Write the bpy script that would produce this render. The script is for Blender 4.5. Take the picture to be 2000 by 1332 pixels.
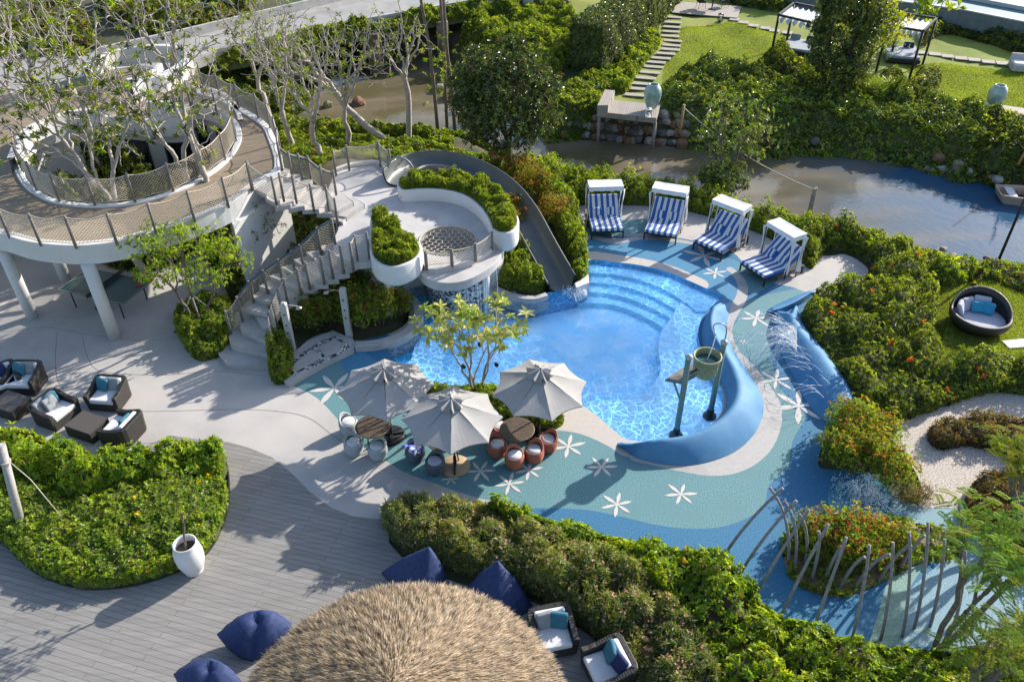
import bpy, bmesh, math, random
import numpy as np
from mathutils import Vector, Matrix
from mathutils.geometry import delaunay_2d_cdt
R = math.radians
for o in list(bpy.data.objects): bpy.data.objects.remove(o)
col = bpy.context.scene.collection
scn = bpy.context.scene
# ---------------------------------------------------------------- camera, sky, sun, exposure
PITCH = R(37); CAMH = 16.0; FPX = 1560.0
cd = bpy.data.cameras.new('camera'); cam = bpy.data.objects.new('camera', cd); col.objects.link(cam)
cam.location = (0, 0, CAMH); cam.rotation_euler = (math.pi/2 - PITCH, 0, 0)
cd.sensor_width = 36; cd.lens = FPX/2000*36; cd.clip_end = 2000; cd.clip_start = .1
scn.camera = cam
SUN_AZ, SUN_EL = 39.5, 26.0
w = bpy.data.worlds.new('World'); scn.world = w; w.use_nodes = True
nt = w.node_tree; bg = nt.nodes['Background']
sky = nt.nodes.new('ShaderNodeTexSky'); sky.sky_type = 'NISHITA'; sky.sun_disc = False
sky.sun_elevation = R(SUN_EL); sky.sun_rotation = R(90 - SUN_AZ); sky.air_density = 1.0; sky.dust_density = 1.2; sky.ozone_density = 1.0
nt.links.new(sky.outputs[0], bg.inputs[0]); bg.inputs[1].default_value = .15
sd = bpy.data.lights.new('sun', 'SUN'); sd.energy = 5.0; sd.angle = R(.53); sd.color = (1, .93, .82)
so = bpy.data.objects.new('sun', sd); col.objects.link(so)
sv = Vector((math.cos(R(SUN_EL))*math.cos(R(SUN_AZ)), math.cos(R(SUN_EL))*math.sin(R(SUN_AZ)), math.sin(R(SUN_EL))))
so.rotation_euler = sv.to_track_quat('Z', 'Y').to_euler(); so.location = sv*60
scn.view_settings.view_transform = 'Standard'; scn.view_settings.look = 'None'
scn.view_settings.exposure = 0.72; scn.view_settings.gamma = 1
scn.cycles.max_bounces = 8; scn.cycles.transparent_max_bounces = 12; scn.cycles.diffuse_bounces = 3
scn.cycles.caustics_reflective = False; scn.cycles.caustics_refractive = False
# ---------------------------------------------------------------- helpers
SP, CP = math.sin(PITCH), math.cos(PITCH)
def A(px, py, z=0.0):
    """survey: the place on the level z that the photograph shows at a pixel"""
    u = (px-1000)/FPX; v = (py-666)/FPX
    t = (z-CAMH)/(-SP - v*CP)
    return Vector((t*u, t*(CP - v*SP), z))
def AX(pts, z=0.0): return [A(p[0], p[1], z)[:2] for p in pts]
rng = np.random.default_rng(7)
rnd = random.Random(11)
def smooth_loop(pts, n=6, closed=True):
    P = [np.array(p, float) for p in pts]; m = len(P); out = []
    for i in range(m if closed else m-1):
        if closed: p0, p1, p2, p3 = P[i-1], P[i], P[(i+1) % m], P[(i+2) % m]
        else: p0, p1, p2, p3 = P[max(i-1, 0)], P[i], P[i+1], P[min(i+2, m-1)]
        for k in range(n):
            t = k/n
            out.append(.5*((2*p1) + (-p0+p2)*t + (2*p0-5*p1+4*p2-p3)*t*t + (-p0+3*p1-3*p2+p3)*t**3))
    if not closed: out.append(P[-1])
    return out
def inside(x, y, poly):
    poly = np.asarray(poly)[:, :2]; c = np.zeros(x.shape, bool); j = len(poly)-1
    for i in range(len(poly)):
        xi, yi = poly[i]; xj, yj = poly[j]
        if yi != yj:
            c ^= ((yi > y) != (yj > y)) & (x < (xj-xi)*(y-yi)/(yj-yi)+xi)
        j = i
    return c
def dist(x, y, poly, closed=True):
    poly = np.asarray(poly)[:, :2]; d = np.full(x.shape, 1e9); n = len(poly)
    for i in range(n if closed else n-1):
        a = poly[i]; b = poly[(i+1) % n]; e = b-a; L = e@e
        if L < 1e-12: continue
        t = np.clip(((x-a[0])*e[0]+(y-a[1])*e[1])/L, 0, 1)
        d = np.minimum(d, np.hypot(x-a[0]-t*e[0], y-a[1]-t*e[1]))
    return d
def tag(o, label=None, cat=None, group=None, kind=None):
    if label: o['label'] = label
    if cat: o['category'] = cat
    if group: o['group'] = group
    if kind: o['kind'] = kind
    return o
def empty(name, loc=(0, 0, 0), rz=0, label=None, cat=None, group=None):
    o = bpy.data.objects.new(name, None); col.objects.link(o); o.location = loc; o.rotation_euler = (0, 0, rz)
    o.empty_display_size = .2
    return tag(o, label, cat, group)
def copy_tree(o, parent=None):
    c = o.copy(); col.objects.link(c); c.parent = parent
    for ch in list(o.children): copy_tree(ch, c)
    return c
class MB:
    def __init__(s): s.v = []; s.f = []; s.sm = []; s.uv = []
    def add(s, vs, fs, smooth=False):
        b = len(s.v); s.v += [tuple(map(float, p)) for p in vs]
        for f in fs: s.f.append([b+i for i in f]); s.sm.append(smooth)
        return s
    def box(s, c, sz, rz=0, tilt=None):
        m = Matrix.Rotation(rz, 3, 'Z')
        if tilt is not None: m = m @ Matrix.Rotation(tilt, 3, 'X')
        vs = [Vector(c) + m @ Vector((x*sz[0]/2, y*sz[1]/2, z*sz[2]/2)) for z in (-1, 1) for y in (-1, 1) for x in (-1, 1)]
        return s.add(vs, [(0, 2, 3, 1), (4, 5, 7, 6), (0, 1, 5, 4), (2, 6, 7, 3), (0, 4, 6, 2), (1, 3, 7, 5)])
    def bar(s, a, b, r, seg=6, r2=None): return s.tube([a, b], [r, r if r2 is None else r2], seg)
    def tube(s, pts, rad, seg=8, cap=True, smooth=True):
        P = [Vector(p) for p in pts]; n = len(P)
        if not hasattr(rad, '__len__'): rad = [rad]*n
        vs = []; up = None
        for i in range(n):
            d = (P[min(i+1, n-1)]-P[max(i-1, 0)])
            d = d.normalized() if d.length > 1e-9 else Vector((0, 0, 1))
            if up is None: up = Vector((0, 0, 1)) if abs(d.z) < .9 else Vector((1, 0, 0))
            x = up.cross(d)
            if x.length < 1e-6: x = Vector((1, 0, 0)).cross(d)
            x.normalize(); y = d.cross(x); up = y
            for k in range(seg):
                a = 2*math.pi*k/seg
                vs.append(P[i] + (x*math.cos(a)+y*math.sin(a))*rad[i])
        fs = [(i*seg+k, i*seg+(k+1) % seg, (i+1)*seg+(k+1) % seg, (i+1)*seg+k) for i in range(n-1) for k in range(seg)]
        s.add(vs, fs, smooth)
        if cap:
            b = len(s.v)-n*seg
            s.f.append([b+k for k in range(seg)][::-1]); s.sm.append(False)
            s.f.append([b+(n-1)*seg+k for k in range(seg)]); s.sm.append(False)
        return s
    def lathe(s, prof, c=(0, 0, 0), seg=24, smooth=True):
        vs = [(c[0]+r*math.cos(2*math.pi*k/seg), c[1]+r*math.sin(2*math.pi*k/seg), c[2]+z) for r, z in prof for k in range(seg)]
        fs = [(i*seg+k, i*seg+(k+1) % seg, (i+1)*seg+(k+1) % seg, (i+1)*seg+k) for i in range(len(prof)-1) for k in range(seg)]
        return s.add(vs, fs, smooth)
    def disc(s, c, r, seg=24):
        return s.add([(c[0]+r*math.cos(2*math.pi*k/seg), c[1]+r*math.sin(2*math.pi*k/seg), c[2]) for k in range(seg)], [list(range(seg))])
    def prism(s, poly, z0, z1, bottom=True):
        """closed outline extruded from z0 to z1; z may be lists"""
        n = len(poly)
        a = z0 if hasattr(z0, '__len__') else [z0]*n
        b = z1 if hasattr(z1, '__len__') else [z1]*n
        vs = [(p[0], p[1], a[i]) for i, p in enumerate(poly)] + [(p[0], p[1], b[i]) for i, p in enumerate(poly)]
        s.add(vs, [(i, (i+1) % n, n+(i+1) % n, n+i) for i in range(n)])
        base = len(s.v)-2*n
        tris = tri_poly(poly)
        for t in tris:
            s.f.append([base+n+k for k in t]); s.sm.append(False)
            if bottom: s.f.append([base+k for k in t][::-1]); s.sm.append(False)
        return s
    def ribbon(s, L, Rr, smooth=True):
        n = len(L); return s.add(list(L)+list(Rr), [(i, i+1, n+i+1, n+i) for i in range(n-1)], smooth)
    def grid(s, rows, smooth=True, wrap=False):
        m = len(rows[0]); vs = [p for r in rows for p in r]
        fs = [(i*m+j, i*m+(j+1) % m, (i+1)*m+(j+1) % m, (i+1)*m+j) for i in range(len(rows)-1) for j in range(m if wrap else m-1)]
        return s.add(vs, fs, smooth)
    def build(s, name, m, parent=None, bevel=0, origin=None, solid=0, seg=2):
        me = bpy.data.meshes.new(name)
        vs = s.v
        if origin is not None: vs = [(x-origin[0], y-origin[1], z-origin[2]) for x, y, z in vs]
        me.from_pydata(vs, [], s.f)
        me.polygons.foreach_set('use_smooth', s.sm)
        me.materials.append(m); me.update()
        o = bpy.data.objects.new(name, me); col.objects.link(o); o.parent = parent
        if origin is not None: o.location = origin
        if solid:
            md = o.modifiers.new('solid', 'SOLIDIFY'); md.thickness = solid; md.offset = 0
        if bevel:
            md = o.modifiers.new('bevel', 'BEVEL'); md.width = bevel; md.segments = seg; md.limit_method = 'ANGLE'; md.angle_limit = R(40)
        return o
def tri_poly(poly):
    r = delaunay_2d_cdt([Vector((p[0], p[1])) for p in poly], [], [list(range(len(poly)))], 1, 1e-6)
    # map back onto input vertices
    if len(r[0]) == len(poly):
        inv = {}
        for i, o in enumerate(r[3]):
            for k in o: inv[i] = k
        return [[inv[i] for i in f] for f in r[2]]
    from mathutils.geometry import tessellate_polygon
    return [list(t) for t in tessellate_polygon([[Vector((p[0], p[1], 0)) for p in poly]])]
# ---------------------------------------------------------------- materials
def M(name, c, rough=.6, c2=None, scale=4, detail=5, bump=0, bscale=None, metal=0, spec=.5, mixpow=(.35, .65), coat=0, c3=None, scale3=.6, ramp3=(.45, .6)):
    m = bpy.data.materials.new(name); m.use_nodes = True; nt = m.node_tree; N = nt.nodes; L = nt.links
    b = N['Principled BSDF']; b.inputs['Roughness'].default_value = rough; b.inputs['Metallic'].default_value = metal
    b.inputs['Specular IOR Level'].default_value = spec; b.inputs['Coat Weight'].default_value = coat
    b.inputs['Base Color'].default_value = (*c, 1)
    tc = N.new('ShaderNodeTexCoord')
    if c2 is not None:
        n = N.new('ShaderNodeTexNoise'); n.inputs['Scale'].default_value = scale; n.inputs['Detail'].default_value = detail; n.inputs['Roughness'].default_value = .6
        L.new(tc.outputs['Object'], n.inputs['Vector'])
        r = N.new('ShaderNodeMapRange'); r.inputs[1].default_value = mixpow[0]; r.inputs[2].default_value = mixpow[1]
        L.new(n.outputs[0], r.inputs[0])
        mx = N.new('ShaderNodeMix'); mx.data_type = 'RGBA'; mx.inputs[6].default_value = (*c, 1); mx.inputs[7].default_value = (*c2, 1)
        L.new(r.outputs[0], mx.inputs[0]); out = mx.outputs[2]
        if c3 is not None:
            n3 = N.new('ShaderNodeTexNoise'); n3.inputs['Scale'].default_value = scale3; n3.inputs['Detail'].default_value = 6
            L.new(tc.outputs['Object'], n3.inputs['Vector'])
            r3 = N.new('ShaderNodeMapRange'); r3.inputs[1].default_value = ramp3[0]; r3.inputs[2].default_value = ramp3[1]; L.new(n3.outputs[0], r3.inputs[0])
            m3 = N.new('ShaderNodeMix'); m3.data_type = 'RGBA'; m3.inputs[7].default_value = (*c3, 1)
            L.new(out, m3.inputs[6]); L.new(r3.outputs[0], m3.inputs[0]); out = m3.outputs[2]
        L.new(out, b.inputs['Base Color'])
    if bump:
        n2 = N.new('ShaderNodeTexNoise'); n2.inputs['Scale'].default_value = bscale or scale*4; n2.inputs['Detail'].default_value = 4
        L.new(tc.outputs['Object'], n2.inputs['Vector'])
        bp = N.new('ShaderNodeBump'); bp.inputs['Strength'].default_value = bump; bp.inputs['Distance'].default_value = .02
        L.new(n2.outputs[0], bp.inputs['Height']); L.new(bp.outputs[0], b.inputs['Normal'])
    return m
def leafmat(name, trans=.48, rough=.42, spec=.45):
    m = bpy.data.materials.new(name); m.use_nodes = True; nt = m.node_tree; N = nt.nodes; L = nt.links
    b = N['Principled BSDF']; b.inputs['Roughness'].default_value = rough; b.inputs['Specular IOR Level'].default_value = spec
    at = N.new('ShaderNodeAttribute'); at.attribute_name = 'Col'
    L.new(at.outputs['Color'], b.inputs['Base Color'])
    t = N.new('ShaderNodeBsdfTranslucent')
    mm = N.new('ShaderNodeMix'); mm.data_type = 'RGBA'; mm.blend_type = 'MULTIPLY'; mm.inputs[0].default_value = 1
    mm.inputs[7].default_value = (1.5, 1.45, .5, 1); L.new(at.outputs['Color'], mm.inputs[6]); L.new(mm.outputs[2], t.inputs['Color'])
    ms = N.new('ShaderNodeMixShader'); ms.inputs[0].default_value = trans
    L.new(b.outputs[0], ms.inputs[1]); L.new(t.outputs[0], ms.inputs[2]); L.new(ms.outputs[0], N['Material Output'].inputs['Surface'])
    return m
LEAF = leafmat('leaf'); LEAFG = leafmat('glossy_leaf', .22, .3, .6); PETAL = leafmat('petal', .3, .7, .2)
concrete = M('plaza_concrete', (.45, .425, .405), .8, (.39, .37, .355), 1.2, 8, .08, 30, c3=(.49, .455, .43), scale3=.35)
white_wall = M('white_render', (.66, .66, .66), .75, (.56, .56, .55), 1.5, 8, .06, 18, c3=(.60, .59, .57), scale3=.5)
step_conc = M('step_concrete', (.45, .43, .42), .8, (.37, .36, .35), 2.5, 8, .1, 30)
slab_top = M('platform_screed', (.52, .50, .49), .75, (.44, .425, .42), 1.6, 8, .06, 25, c3=(.36, .35, .34), scale3=.8, ramp3=(.55, .75))
soil = M('soil', (.045, .032, .022), .95, (.075, .055, .035), 6, 6, .5, 25)
bankm = M('bank_earth', (.06, .055, .025), .95, (.10, .08, .045), 2.5, 7, .6, 12, c3=(.035, .06, .015), scale3=.9)
dark_under = M('undergrowth', (.05, .075, .018), .95, (.08, .085, .028), 5, 5, .6, 18)
def speckle(name, c, k=.20):
    d = tuple(max(0, x*(1-k*2.2)) for x in c); l = tuple(min(1, x*(1+k)+.015) for x in c)
    return M(name, d, .8, l, 30, 6, .3, 70, mixpow=(.38, .62), c3=tuple(x*.80+.012 for x in c), scale3=.9, ramp3=(.48, .78))
pad_deep = speckle('rubber_deep_blue', (.02, .16, .315))
pad_mid = speckle('rubber_mid_blue', (.055, .235, .40))
pad_light = speckle('rubber_light_blue', (.20, .34, .41))
pad_teal = speckle('rubber_teal', (.112, .26, .29))
pad_teal2 = speckle('rubber_petrol', (.03, .22, .31))
pad_green = speckle('rubber_pale_green', (.20, .34, .30))
grayband = M('grey_coping', (.42, .40, .39), .7, (.36, .345, .34), 9, 6, .12, 60, c3=(.30, .29, .29), scale3=1.2, ramp3=(.55, .75))
copingm = M('beige_coping', (.50, .45, .41), .75, (.44, .40, .365), 8, 6, .1, 60)
flowerm = M('white_rubber', (.60, .56, .53), .8, (.52, .49, .47), 30, 3, .15, 60)
wicker = None
def wickermat(name, c, c2, sc=55, ang=0):
    m = bpy.data.materials.new(name); m.use_nodes = True; nt = m.node_tree; N = nt.nodes; L = nt.links
    b = N['Principled BSDF']; b.inputs['Roughness'].default_value = .5
    tc = N.new('ShaderNodeTexCoord')
    ws = []
    for ax in ('X', 'Z'):
        wv = N.new('ShaderNodeTexWave'); wv.bands_direction = 'DIAGONAL' if ax == 'X' else 'Z'; wv.inputs['Scale'].default_value = sc*(.5 if ax == 'X' else .35)
        wv.inputs['Distortion'].default_value = 1; L.new(tc.outputs['Object'], wv.inputs['Vector']); ws.append(wv)
    mu = N.new('ShaderNodeMath'); mu.operation = 'MULTIPLY'; L.new(ws[0].outputs['Fac'], mu.inputs[0]); L.new(ws[1].outputs['Fac'], mu.inputs[1])
    mx = N.new('ShaderNodeMix'); mx.data_type = 'RGBA'; mx.inputs[6].default_value = (*c2, 1); mx.inputs[7].default_value = (*c, 1)
    L.new(mu.outputs[0], mx.inputs[0]); L.new(mx.outputs[2], b.inputs['Base Color'])
    bp = N.new('ShaderNodeBump'); bp.inputs['Strength'].default_value = .6; bp.inputs['Distance'].default_value = .01
    L.new(mu.outputs[0], bp.inputs['Height']); L.new(bp.outputs[0], b.inputs['Normal'])
    return m
wick_dark = wickermat('dark_wicker', (.060, .052, .045), (.018, .016, .015))
wick_round = wickermat('grey_brown_wicker', (.10, .088, .075), (.02, .018, .017), 22)
cushion = M('white_cushion', (.66, .66, .68), .85, (.60, .60, .62), 5, 4, .25, 7)
def fabric(name, c, k=.85): return M(name, c, .85, tuple(x*k for x in c), 9, 5, .35, 9)
teal_fab = fabric('teal_fabric', (.04, .17, .24)); navy_fab = fabric('navy_fabric', (.016, .028, .12), .7); gray_fab = fabric('grey_fabric', (.27, .29, .31))
lilac_fab = fabric('pale_lilac_fabric', (.50, .50, .58)); blue_fab = fabric('aqua_fabric', (.03, .30, .48))
umb_fab = M('grey_canvas', (.335, .325, .32), .8, (.30, .29, .285), 3, 4, .12, 6)
rope = M('cream_rope', (.56, .50, .41), .9, (.46, .40, .32), 30, 3)
rope_teal = M('painted_handrail', (.05, .085, .12), .5, (.07, .11, .15), 10, 3)
post_wood = M('weathered_wood_post', (.22, .20, .19), .85, (.15, .135, .13), 14, 6, .4, 30)
pale_post = M('pale_post', (.40, .38, .37), .8, (.33, .31, .30), 10, 5, .3, 20)
rib_wood = M('rib_timber', (.29, .275, .27), .8, (.17, .16, .16), 12, 6, .4, 25)
bark_pale = M('pale_bark', (.42, .38, .34), .9, (.30, .265, .23), 7, 6, .6, 14)
bark_dark = M('dark_bark', (.10, .075, .055), .95, (.05, .04, .03), 9, 6, .7, 14)
bark_gray = M('grey_bark', (.20, .165, .13), .95, (.11, .09, .07), 9, 6, .7, 14)
black_metal = M('black_metal', (.015, .016, .018), .45)
slide_m = M('slide_grey', (.095, .11, .112), .45, (.08, .092, .095), 2, 5, .05, 10, coat=.1)
rock_m = M('river_rock', (.17, .115, .075), .9, (.09, .075, .065), 3, 6, .7, 9, c3=(.22, .18, .14), scale3=1.1)
gravelm = M('white_gravel', (.70, .64, .58), .9, (.36, .31, .27), 22, 3, .9, 45, mixpow=(.3, .6))
timber = M('timber_decking', (.36, .32, .30), .85, (.20, .18, .165), 6, 6, .3, 20)
bluesculpt = M('blue_moulded_wall', (.05, .18, .36), .65, (.075, .225, .41), 1.3, 6, .12, 9, spec=.25, c3=(.12, .28, .45), scale3=.8, ramp3=(.45, .75))
tile_w = M('pale_tile', (.5, .52, .53), .6, (.42, .45, .46), 9, 4)
terracotta = M('terracotta_wicker', (.50, .165, .10), .6, (.33, .10, .06), 30, 3, .3, 50)
glass_dark = M('dark_glass', (.01, .014, .018), .08, spec=.8)
def deckmat(name, c, c2, ang, bw=.14, z=0, gap=.006, wet=.75):
    m = bpy.data.materials.new(name); m.use_nodes = True; nt = m.node_tree; N = nt.nodes; L = nt.links
    b = N['Principled BSDF']; b.inputs['Roughness'].default_value = wet
    tc = N.new('ShaderNodeTexCoord'); mp = N.new('ShaderNodeMapping'); mp.inputs['Rotation'].default_value = (0, 0, -ang)
    L.new(tc.outputs['Object'], mp.inputs['Vector'])
    br = N.new('ShaderNodeTexBrick'); L.new(mp.outputs[0], br.inputs['Vector'])
    br.inputs['Scale'].default_value = 1; br.inputs['Brick Width'].default_value = 2.6; br.inputs['Row Height'].default_value = bw
    br.inputs['Mortar Size'].default_value = gap; br.inputs['Mortar Smooth'].default_value = .2; br.offset = .37
    br.inputs['Color1'].default_value = (*c, 1); br.inputs['Color2'].default_value = (*c2, 1); br.inputs['Mortar'].default_value = (*[x*.38 for x in c], 1)
    n = N.new('ShaderNodeTexNoise'); n.inputs['Scale'].default_value = 1; n.inputs['Detail'].default_value = 8
    mp2 = N.new('ShaderNodeMapping'); mp2.inputs['Rotation'].default_value = (0, 0, -ang); mp2.inputs['Scale'].default_value = (1.2, 14, 1)
    L.new(tc.outputs['Object'], mp2.inputs['Vector']); L.new(mp2.outputs[0], n.inputs['Vector'])
    r = N.new('ShaderNodeMapRange'); r.inputs[1].default_value = .3; r.inputs[2].default_value = .7; r.inputs[3].default_value = .84; r.inputs[4].default_value = 1.12
    L.new(n.outputs[0], r.inputs[0])
    mx = N.new('ShaderNodeMix'); mx.data_type = 'RGBA'; mx.blend_type = 'MULTIPLY'; mx.inputs[0].default_value = 1
    L.new(br.outputs[0], mx.inputs[6]); L.new(r.outputs[0], mx.inputs[7]); L.new(mx.outputs[2], b.inputs['Base Color'])
    bp = N.new('ShaderNodeBump'); bp.inputs['Strength'].default_value = .5; bp.inputs['Distance'].default_value = .01; bp.invert = True
    L.new(br.outputs['Fac'], bp.inputs['Height']); L.new(bp.outputs[0], b.inputs['Normal'])
    return m
deckm = deckmat('grey_deck_boards', (.265, .252, .24), (.225, .215, .205), R(-16), .145)
woodwalk = deckmat('brown_walkway_boards', (.30, .235, .165), (.26, .20, .14), R(20), .09)
dockm = deckmat('pale_dock_boards', (.36, .32, .28), (.32, .285, .25), R(78), .1)
# ---------------------------------------------------------------- outlines surveyed from the photograph
POOL = [p[:2] for p in smooth_loop(AX([(1148,509),(1200,512),(1250,518),(1300,530),(1340,546),(1379,563),(1410,578),(1395,594),(1377,612),(1366,635),(1364,659),(1372,690),(1390,728),(1407,754),(1414,780),(1407,809),(1380,836),(1329,856),(1272,862),(1228,859),(1205,845),(1170,815),(1128,788),(1060,767),(980,758),(900,757),(845,750),(800,729),(772,705),(757,680),(775,664),(800,645),(818,622),(820,602),(806,580),(785,560),(782,535),(850,518),(960,518),(985,548),(1005,571),(1040,578),(1068,572),(1120,561),(1149,551)]), 4)]
RIVER = [p[:2] for p in smooth_loop(AX([(610,205),(640,232),(760,245),(900,268),(1000,312),(1080,322),(1180,350),(1290,362),(1400,390),(1560,428),(1650,440),(1720,462),(1800,482),(1900,505),(2150,540),(2600,640),(2900,520),(2150,395),(1960,372),(1880,345),(1750,315),(1600,294),(1500,296),(1400,290),(1300,285),(1200,278),(1100,270),(1040,256),(970,190),(900,130),(750,115),(650,125),(605,160)], -.7), 4)]
_nb = np.array(AX([(330,160),(520,215),(760,245),(1000,312),(1180,350),(1400,390),(1650,440),(1900,505),(2150,540)], -.7))
_fb = np.array(AX([(330,120),(560,130),(750,115),(900,130),(1040,256),(1300,285),(1600,294),(1880,345),(2150,395)], -.7))
CLX = np.linspace(-45, 45, 60); CLY = (np.interp(CLX, _nb[:, 0], _nb[:, 1]) + np.interp(CLX, _fb[:, 0], _fb[:, 1]))/2
def terrain_z(x, y):
    x = np.asarray(x, float); y = np.asarray(y, float)
    dr = dist(x, y, RIVER); inr = inside(x, y, RIVER)
    far = y > np.interp(x, CLX, CLY)
    zn = -.06 + 0*x
    # planted mound behind the platform and slide
    def bump(cx, cy, rx, ry, h): return h*np.exp(-(((x-cx)/rx)**2+((y-cy)/ry)**2))
    zn = zn + bump(.9, 28.6, 1.1, 1.6, .35) + bump(-3, 32.2, 4.0, 1.6, .9) + bump(-8.5, 33.5, 3.0, 2.0, .8)
    zf = .5 + .02*np.clip(y-36, 0, 60)
    zb = np.where(far, zf, zn)
    t = np.clip(dr/1.3, 0, 1); t = t*t*(3-2*t)
    z = np.where(inr, -.8-np.clip(dr*.5, 0, .6), -.8+(zb+.8)*t)
    nz = .04*np.sin(x*1.7+y*.6)+.03*np.sin(y*2.3-x*1.1)
    z = z + np.where(far & (y < 60), nz, np.where(zn > .1, nz, 0))
    return z
# ---------------------------------------------------------------- the ground
def axis(lo, hi, step, far_lo, far_hi):
    a = list(np.arange(lo, hi+1e-6, step)); s = step
    while a[-1] < far_hi: s *= 1.35; a.append(a[-1]+s)
    s = step
    while a[0] > far_lo: s *= 1.35; a.insert(0, a[0]-s)
    return np.array(a)
gx = axis(-26, 28, .25, -300, 300); gy = axis(4, 62, .25, -60, 500)
X, Y = np.meshgrid(gx, gy); Z = terrain_z(X, Y)
dp = dist(X, Y, POOL); ip = inside(X, Y, POOL)
Z = np.where(ip | (dp < .42), -1.6, Z)
nY, nX = X.shape
me = bpy.data.meshes.new('ground'); me.vertices.add(nX*nY)
me.vertices.foreach_set('co', np.stack([X, Y, Z], -1).astype(np.float32).ravel())
ii = (np.arange(nY-1)[:, None]*nX + np.arange(nX-1)[None]).ravel()
q = np.stack([ii, ii+1, ii+nX+1, ii+nX], 1)
def set_quads(me, q, smooth=True):
    me.loops.add(q.size); me.loops.foreach_set('vertex_index', q.astype(np.int32).ravel())
    me.polygons.add(len(q)); me.polygons.foreach_set('loop_start', np.arange(0, q.size, 4, dtype=np.int32)); me.polygons.foreach_set('loop_total', np.full(len(q), 4, np.int32))
    me.polygons.foreach_set('use_smooth', np.full(len(q), smooth)); me.update(calc_edges=True)
set_quads(me, q); me.materials.append(bankm)
g = bpy.data.objects.new('ground', me); col.objects.link(g); tag(g, kind='structure')
# ---------------------------------------------------------------- paving: non-overlapping coloured fields of one level
deckline = [(330,850),(420,862),(445,863),(480,872),(530,892),(570,924),(605,960),(645,990),(690,1008),(735,1013),(760,1012),(760,1060),(800,1105),(900,1140),(1000,1160),(1080,1190),(1150,1240),(1260,1332),(1400,1500),(-900,1500),(-900,1000),(0,1000)]
fields = [
 ('plaza', concrete, [(-900,1100),(-900,250),(560,250),(760,420),(990,500),(1010,580),(900,700),(1100,800),(1000,985),(950,1000),(800,1030),(500,1060)]),
 ('splash_pad', pad_deep, smooth_loop([(600,690),(700,640),(900,700),(1100,700),(1250,700),(1130,545),(1130,440),(1250,425),(1400,470),(1500,520),(1560,545),(1640,555),(1640,640),(1700,760),(1700,850),(1640,915),(1720,915),(1760,950),(1800,978),(1950,985),(2150,990),(2200,1290),(1850,1280),(1700,1290),(1560,1240),(1470,1160),(1400,1095),(1250,1070),(1100,1035),(1000,990),(900,960),(800,930),(720,880),(660,815),(610,770),(560,748),(540,738)], 3)),
 ('teal_field', pad_teal, smooth_loop([(545,738),(590,700),(680,660),(900,700),(1300,700),(1430,640),(1445,600),(1500,575),(1600,560),(1590,580),(1530,600),(1506,615),(1503,660),(1506,700),(1525,760),(1560,790),(1572,818),(1548,860),(1539,914),(1502,947),(1490,990),(1440,1020),(1380,1032),(1300,1028),(1220,1010),(1150,996),(1080,992),(1000,990),(910,965),(820,935),(730,890),(675,835),(620,778),(570,752)], 3)),
 ('light_strip', pad_mid, smooth_loop([(690,676),(720,672),(755,700),(780,740),(760,800),(720,770),(660,705)], 3)),
 ('blue_patch', pad_deep, [(688,672),(725,655),(790,655),(790,720),(745,712),(715,690)]),
 ('lower_light', pad_light, smooth_loop([(1725,975),(1800,975),(2200,985),(2200,1250),(1800,1262),(1745,1262),(1760,1170),(1850,1080),(1800,1030),(1735,1030)], 3)),
 ('green_wedge', pad_green, smooth_loop([(1700,1265),(1715,1200),(1745,1110),(1800,1060),(1830,1075),(1775,1150),(1750,1270)], 3)),
 ('terrace', concrete, smooth_loop([(1120,545),(1120,400),(1200,395),(1300,400),(1400,425),(1480,455),(1560,495),(1620,500),(1650,497),(1685,515),(1695,535),(1650,560),(1600,577),(1545,560),(1480,545),(1440,500),(1400,480),(1300,462),(1200,462),(1145,462)], 3)),
 ('terrace_teal', pad_teal, smooth_loop([(1140,455),(1145,432),(1200,430),(1260,428),(1300,434),(1290,448),(1230,459),(1180,460)], 3)),
 ('terrace_thin', grayband, smooth_loop([(1140,480),(1142,460),(1200,466),(1250,462),(1310,465),(1360,474),(1400,482),(1400,500),(1330,500),(1200,500)], 3)),
 ('terrace_blue', pad_mid, smooth_loop([(1130,520),(1140,468),(1200,476),(1250,469),(1310,472),(1370,482),(1410,500),(1450,515),(1470,545),(1450,590),(1420,600),(1350,560),(1250,530)], 3)),
 ('terrace_teal_right', pad_teal, smooth_loop([(1440,520),(1470,520),(1500,530),(1520,545),(1500,560),(1470,575),(1458,560)], 3)),
 ('gray_band', grayband, [p for p in smooth_loop([(1428,522),(1444,534),(1457,550),(1461,568),(1456,590),(1440,618),(1430,647),(1442,682),(1470,712),(1500,748),(1524,788),(1527,824),(1512,869),(1482,902),(1440,923),(1392,929),(1344,923),(1275,908),(1230,893),(1300,860),(1400,800),(1400,700),(1380,650),(1390,610),(1430,590),(1441,560),(1430,536),(1418,526)], 4)]),
 ('pool_coping', copingm, smooth_loop([(1130,520),(1148,492),(1200,497),(1260,506),(1310,519),(1350,535),(1385,556),(1340,580),(1200,540)], 3)),
 ('bed_coping', copingm, smooth_loop([(1040,842),(1078,840),(1120,844),(1155,855),(1190,872),(1230,893),(1290,870),(1200,830),(1128,770),(1040,750),(960,740),(830,735),(800,760),(900,800)], 3)),
 ('deck', deckm, deckline),
 ('teal_edge_band', grayband, smooth_loop([(690,868),(735,888),(790,922),(850,944),(930,972),(1010,985),(1000,1000),(900,985),(800,948),(740,915),(700,885)],3)),
]
BED = {}
BED['left'] = smooth_loop([(-300,870),(0,862),(60,868),(120,890),(200,905),(270,905),(340,895),(400,880),(432,890),(445,915),(448,960),(440,1010),(420,1060),(388,1095),(330,1124),(250,1146),(160,1150),(80,1125),(30,1085),(0,1060),(-120,1010),(-300,1000)], 4)
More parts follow.
